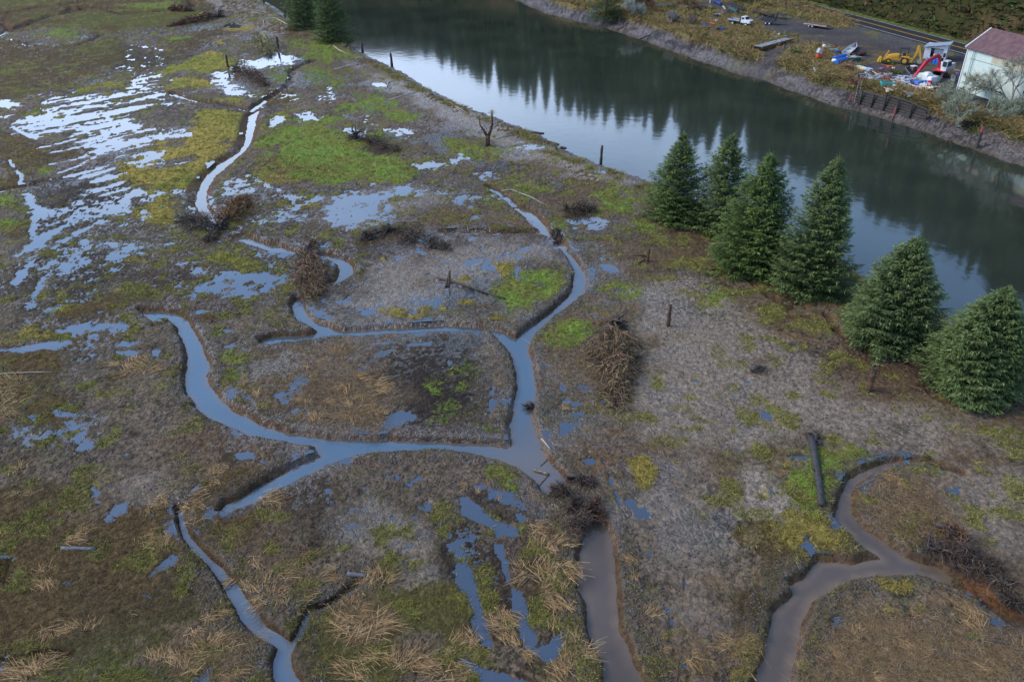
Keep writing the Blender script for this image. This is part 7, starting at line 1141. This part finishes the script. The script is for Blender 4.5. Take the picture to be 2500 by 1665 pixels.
for i, (x, y, hh, lb, ln, zz) in enumerate([(650, 1270, 5.5, "big pale lichen covered bush overhanging the mud, centre of three", (-.55, -.5), 1.2), (480, 1080, 4.2, "pale lichen bush at the left, over the scrap heap edge", (-.5, -.1), 1.4), (760, 1010, 4.5, "upper lichen bush against the building wall", (-.1, 0), 1.6), (700, 800, 4.0, "bare grey shrub at the left corner of the building", (-.1, 0), 1.6), (1060, 1330, 5.0, "sprawling bare tree leaning over the mud at the right", (.3, -.6), .8), (1290, 1300, 4.6, "white limbed shrub hanging over the bank at the right edge", (.2, -.6), .8)]):
    p = P1(C56, x, y, zz); bare_tree("lichen_bush" if i < 3 else "bare_shrub", p[0], p[1], zz, hh, .85, 600 + i, lich, lc if i != 3 else (.16, .14, .10), lb, "bush", ln, 4, 5, tw=1.3 if i != 3 else 1.0)
p = P1(C56, 1300, 1180, 1.6); bare_tree("bare_tree", p[0], p[1], 1.6, 10.0, .6, 620, alder, (.24, .245, .17), "tall bare alder with pale bark in front of the mint wall", "tree", (.06, 0), 5, 2, tw=1.0)
p = P1(C56, 1440, 1200, 1.6); bare_tree("bare_tree", p[0], p[1], 1.6, 12.0, .65, 621, mat("dark alder bark", (.07, .065, .055), .85, var=.4), (.24, .24, .17), "dark stemmed bare tree at the right edge before the wall", "tree", (.05, 0), 4, 3, tw=1.2)
p = P1(C56, 1040, 1150, 1.5); bare_tree("bare_tree", p[0], p[1], 1.5, 8, .7, 622, lich, (.40, .41, .33), "thin bare sapling with yellowish twigs before the wall", "tree", (.15, -.1), 4, 2, tw=1.3)
p = P1(C52, 1550, 250, .8); bare_tree("lichen_bush", p[0], p[1], .9, 5.2, .75, 630, lich, (.30, .31, .26), "round whitish lichen bush beside the spruce at the top of the far bank", "bush", (0, -.1), 4, 7, tw=2.6)
p = P1(C52, 1640, 140, 1.5); bare_tree("bare_shrub", p[0], p[1], 1.5, 5.5, .6, 631, bark_m, (.17, .095, .065), "reddish brown bare shrub behind the whitish bush", "bush", (0, 0), 4, 8, tw=2.4)
p = P1(C52, 2060, 330, 1.2); bare_tree("bare_shrub", p[0], p[1], 1.2, 3.6, .6, 632, bark_m, (.24, .22, .20), "low grey bare shrub in the tan grass left of the truck", "bush", (0, 0), 4, 8, tw=2.2)
p = P1(C52, 2300, 330, 1.5); bare_tree("bare_shrub", p[0], p[1], 1.5, 2.6, .6, 633, bark_m, (.20, .15, .12), "small purplish bare shrub at the left of the yard", "bush", (0, 0), 4, 7, tw=2.0)
# leafy bushes and bank conifers
def leafy(name, x, y, zb, r, h, col, label, cat="bush", n=700, lf=.42):
    e = empty(name, (x, y, zb), 0, label, cat); mb = MB(); rr = random.Random(int(x * 7 + y))
    for k in range(6): a = rr.uniform(0, 6.28); mb.tube([(0, 0, -.2), (math.cos(a) * r * .3, math.sin(a) * r * .3, h * .45), (math.cos(a) * r * .55, math.sin(a) * r * .55, h * .75)], [.07, .05, .02], 5, False)
    mb.build("stems", bark_m, e); dv = rng.normal(size=(n, 3)); dv /= np.linalg.norm(dv, axis=1, keepdims=True); dv[:, 2] = np.abs(dv[:, 2]); lob = .7 + .5 * np.sin(np.arctan2(dv[:, 1], dv[:, 0]) * 3 + rr.uniform(0, 6)) * .4
    P = dv * np.array([r, r, h]) * (rng.uniform(.35, 1, (n, 1)) ** .5) * lob[:, None]; V, Q, idx = ribbons(P, dv + rng.normal(size=(n, 3)) * .7, rng.uniform(.5, 1.2, n) * lf * 1.6, rng.uniform(.5, 1.2, n) * lf * .7, np.stack([0 * lob, 0 * lob, -.15 + 0 * lob], 1), 2, .8)
    np_mesh("leaves", V, Q, leaf_m, jit(n, col, .45)[idx], parent=e); return e
for i, (f, x, y, r, h, col, lb, zz) in enumerate([(C52, 1750, 110, 3.0, 2.6, (.16, .075, .028), "rust orange bush right of the whitish bush at the top", 1.5), (C52, 1880, 180, 2.4, 1.8, (.15, .085, .03), "smaller rust orange bush nearer the water at the top", 1.3), (C52, 2030, 120, 3.0, 1.8, (.10, .11, .03), "olive bush at the top edge left of the dark brush", 1.5), (C52, 2250, 60, 4.0, 2.2, (.12, .07, .035), "brown bramble thicket at the top edge left of the pipes", 1.6), (C52, 900, 30, 4.5, 1.6, (.085, .10, .03), "low green scrub at the left of the bank spruce", 1.0), (C73, 1000, 60, 3.5, 2.0, (.04, .07, .022), "dark green bramble behind the beam stack", ZY), (C73, 1150, 30, 3.0, 1.8, (.05, .08, .025), "green bramble behind the long steel deck", ZY), (C73, 1420, 130, 3.0, 1.6, (.10, .075, .03), "brown weed patch left of the utility pole", ZY), (C73, 150, 190, 4.2, 1.8, (.055, .040, .028), "dark dead brush heap left of the green patch", ZY), (C73, 120, 330, 3.0, 1.4, (.10, .10, .035), "olive weeds at the left end of the yard", ZY), (C73, 430, 190, 2.2, 1.0, (.075, .13, .02), "bright green weed patch left of the soil heap", ZY), (C73, 1060, 640, 1.2, .9, (.05, .085, .025), "small green shrub between the two grey sheets", ZY), (C73, 320, 680, .9, 1.2, (.05, .085, .025), "small green shrub in the tan bank grass", ZY), (C73, 1920, 1000, 1.6, 1.9, (.07, .10, .025), "green broom bush at the end of the boat ramp", ZY), (C94, 330, 560, 1.6, 1.0, (.05, .08, .03), "green weeds left of the small orange digger", ZY), (C95, 350, 620, 2.0, .6, (.07, .10, .03), "low green weeds in front of the backhoe", ZY), (C95, 560, 830, 2.2, .6, (.09, .10, .035), "low weeds on the soil strip below the backhoe", ZY), (C56, 1180, 1240, 2.6, 1.5, (.05, .085, .02), "green bramble with yellow leaves below the mint wall", 1.3), (C56, 900, 1200, 2.6, 1.4, (.06, .07, .022), "dark bramble under the lichen bushes", 1.0), (C56, 1400, 1330, 3.0, 1.4, (.07, .045, .025), "brown bramble on the bank at the right edge", .8), (C56, 840, 1460, 1.2, .8, (.15, .15, .045), "olive grass tuft on a mud hump by the leaning pile", -.1), (C56, 1030, 1450, 1.0, .7, (.14, .14, .045), "olive grass tuft right of the leaning pile", -.1), (C56, 800, 1390, 2.6, 1.0, (.040, .033, .024), "dark overhanging roots below the lichen bush", .2)]):
    p = P1(f, x, y, zz); leafy("bush", p[0], p[1], zz - .1, r, h, col, lb, "bush", int(150 + 130 * r), .3)
def bank_spruce(px, py, h, r, seed, label, col=(.018, .042, .02), tip=(.055, .115, .032)):
    g0 = G(px, py, 1.2); e = empty("spruce_tree", (g0[0], g0[1], 1.0), 0, label, "tree", "spruces on the far bank"); m = MB(); m.tube([(0, 0, -.3), (0, 0, h * .5), (0, 0, h * .97)], [.3, .2, .03], 7); m.build("trunk", bark_m, e, True)
    spruce_mesh(h, r, seed, 420, np.array(col), np.array(tip), .9, .7, e)
bank_spruce(1480, 36, 13, 5.6, 701, "drooping green spruce at the top edge on the far bank, beside the whitish bush"); bank_spruce(1560, 0, 14, 5.0, 702, "dark spruce at the top edge behind the whitish bush")
random.seed(50)
for i in range(16):
    j = int(np.argmin(np.abs(FY - random.uniform(150, 235)) + (FX < 60) * 999)); u = random.uniform(3, 20); x, y = FX[j] + nx[j] * u, FY[j] + ny[j] * u
    e = leafy("slope_bush", x, y, float(hill_h(np.array([u]), np.array([x]), np.array([y]))[0]) - .2, random.uniform(1.2, 2.4), random.uniform(1.2, 2.2), random.choice([(.022, .042, .012), (.05, .045, .02), (.06, .035, .018)]), "dark bush among the ferns on the slope behind the road", n=260, lf=.4); e["group"] = "bushes on the slope behind the road"
# white birch stems at the top
for px, lb in ((1695, "white birch stem at the top edge left of the yard"), (1733, "second white birch stem at the top edge, left of the pipe")):
    g0 = G(px, 9, ZY); e = empty("birch_trunk", (g0[0], g0[1], ZY), 0, lb, "tree"); pt("stem", mat("birch bark", (.6, .6, .58), .8, var=.15), e, lambda b_: b_.tube([(0, 0, -.2), (.1, 0, 4), (.0, .1, 9)], [.16, .13, .05], 7)); V, Q, cc = tangle(120, (0, 0, 7), 2.2, (.6, .6, 2.5), (.2, .16, .12), px, .05, drop=-.1); np_mesh("twigs", V, Q, stalk_m, cc, parent=e)
for a, b, lb in [((1470, 330), (1560, 385), "black driftwood root at the far water edge below the whitish bush"), ((1620, 345), (1720, 400), "dark root along the far bank mud, right of the driftwood"), ((1880, 390), (1910, 500), "short dark pile leaning on the far mud"), ((1640, 490), (1860, 430), "line of dark sticks across the far mud")]:
    log(P1(C52, *a, -.2), P1(C52, *b, -.5), .16, .1, dark_bark, lb, "drift_log", "log", bow=.03, zz=-.55)

fsl = side * (d_river > .3) * (d_river < scarp + .3) * (Y < 330) * (np.abs(X) < Y * .8 + 15)
clods(2600, fsl * (.3 + 2 * (n_mid > .55)), .06, .18, "lumps of mud and stones on the far river bank slope")
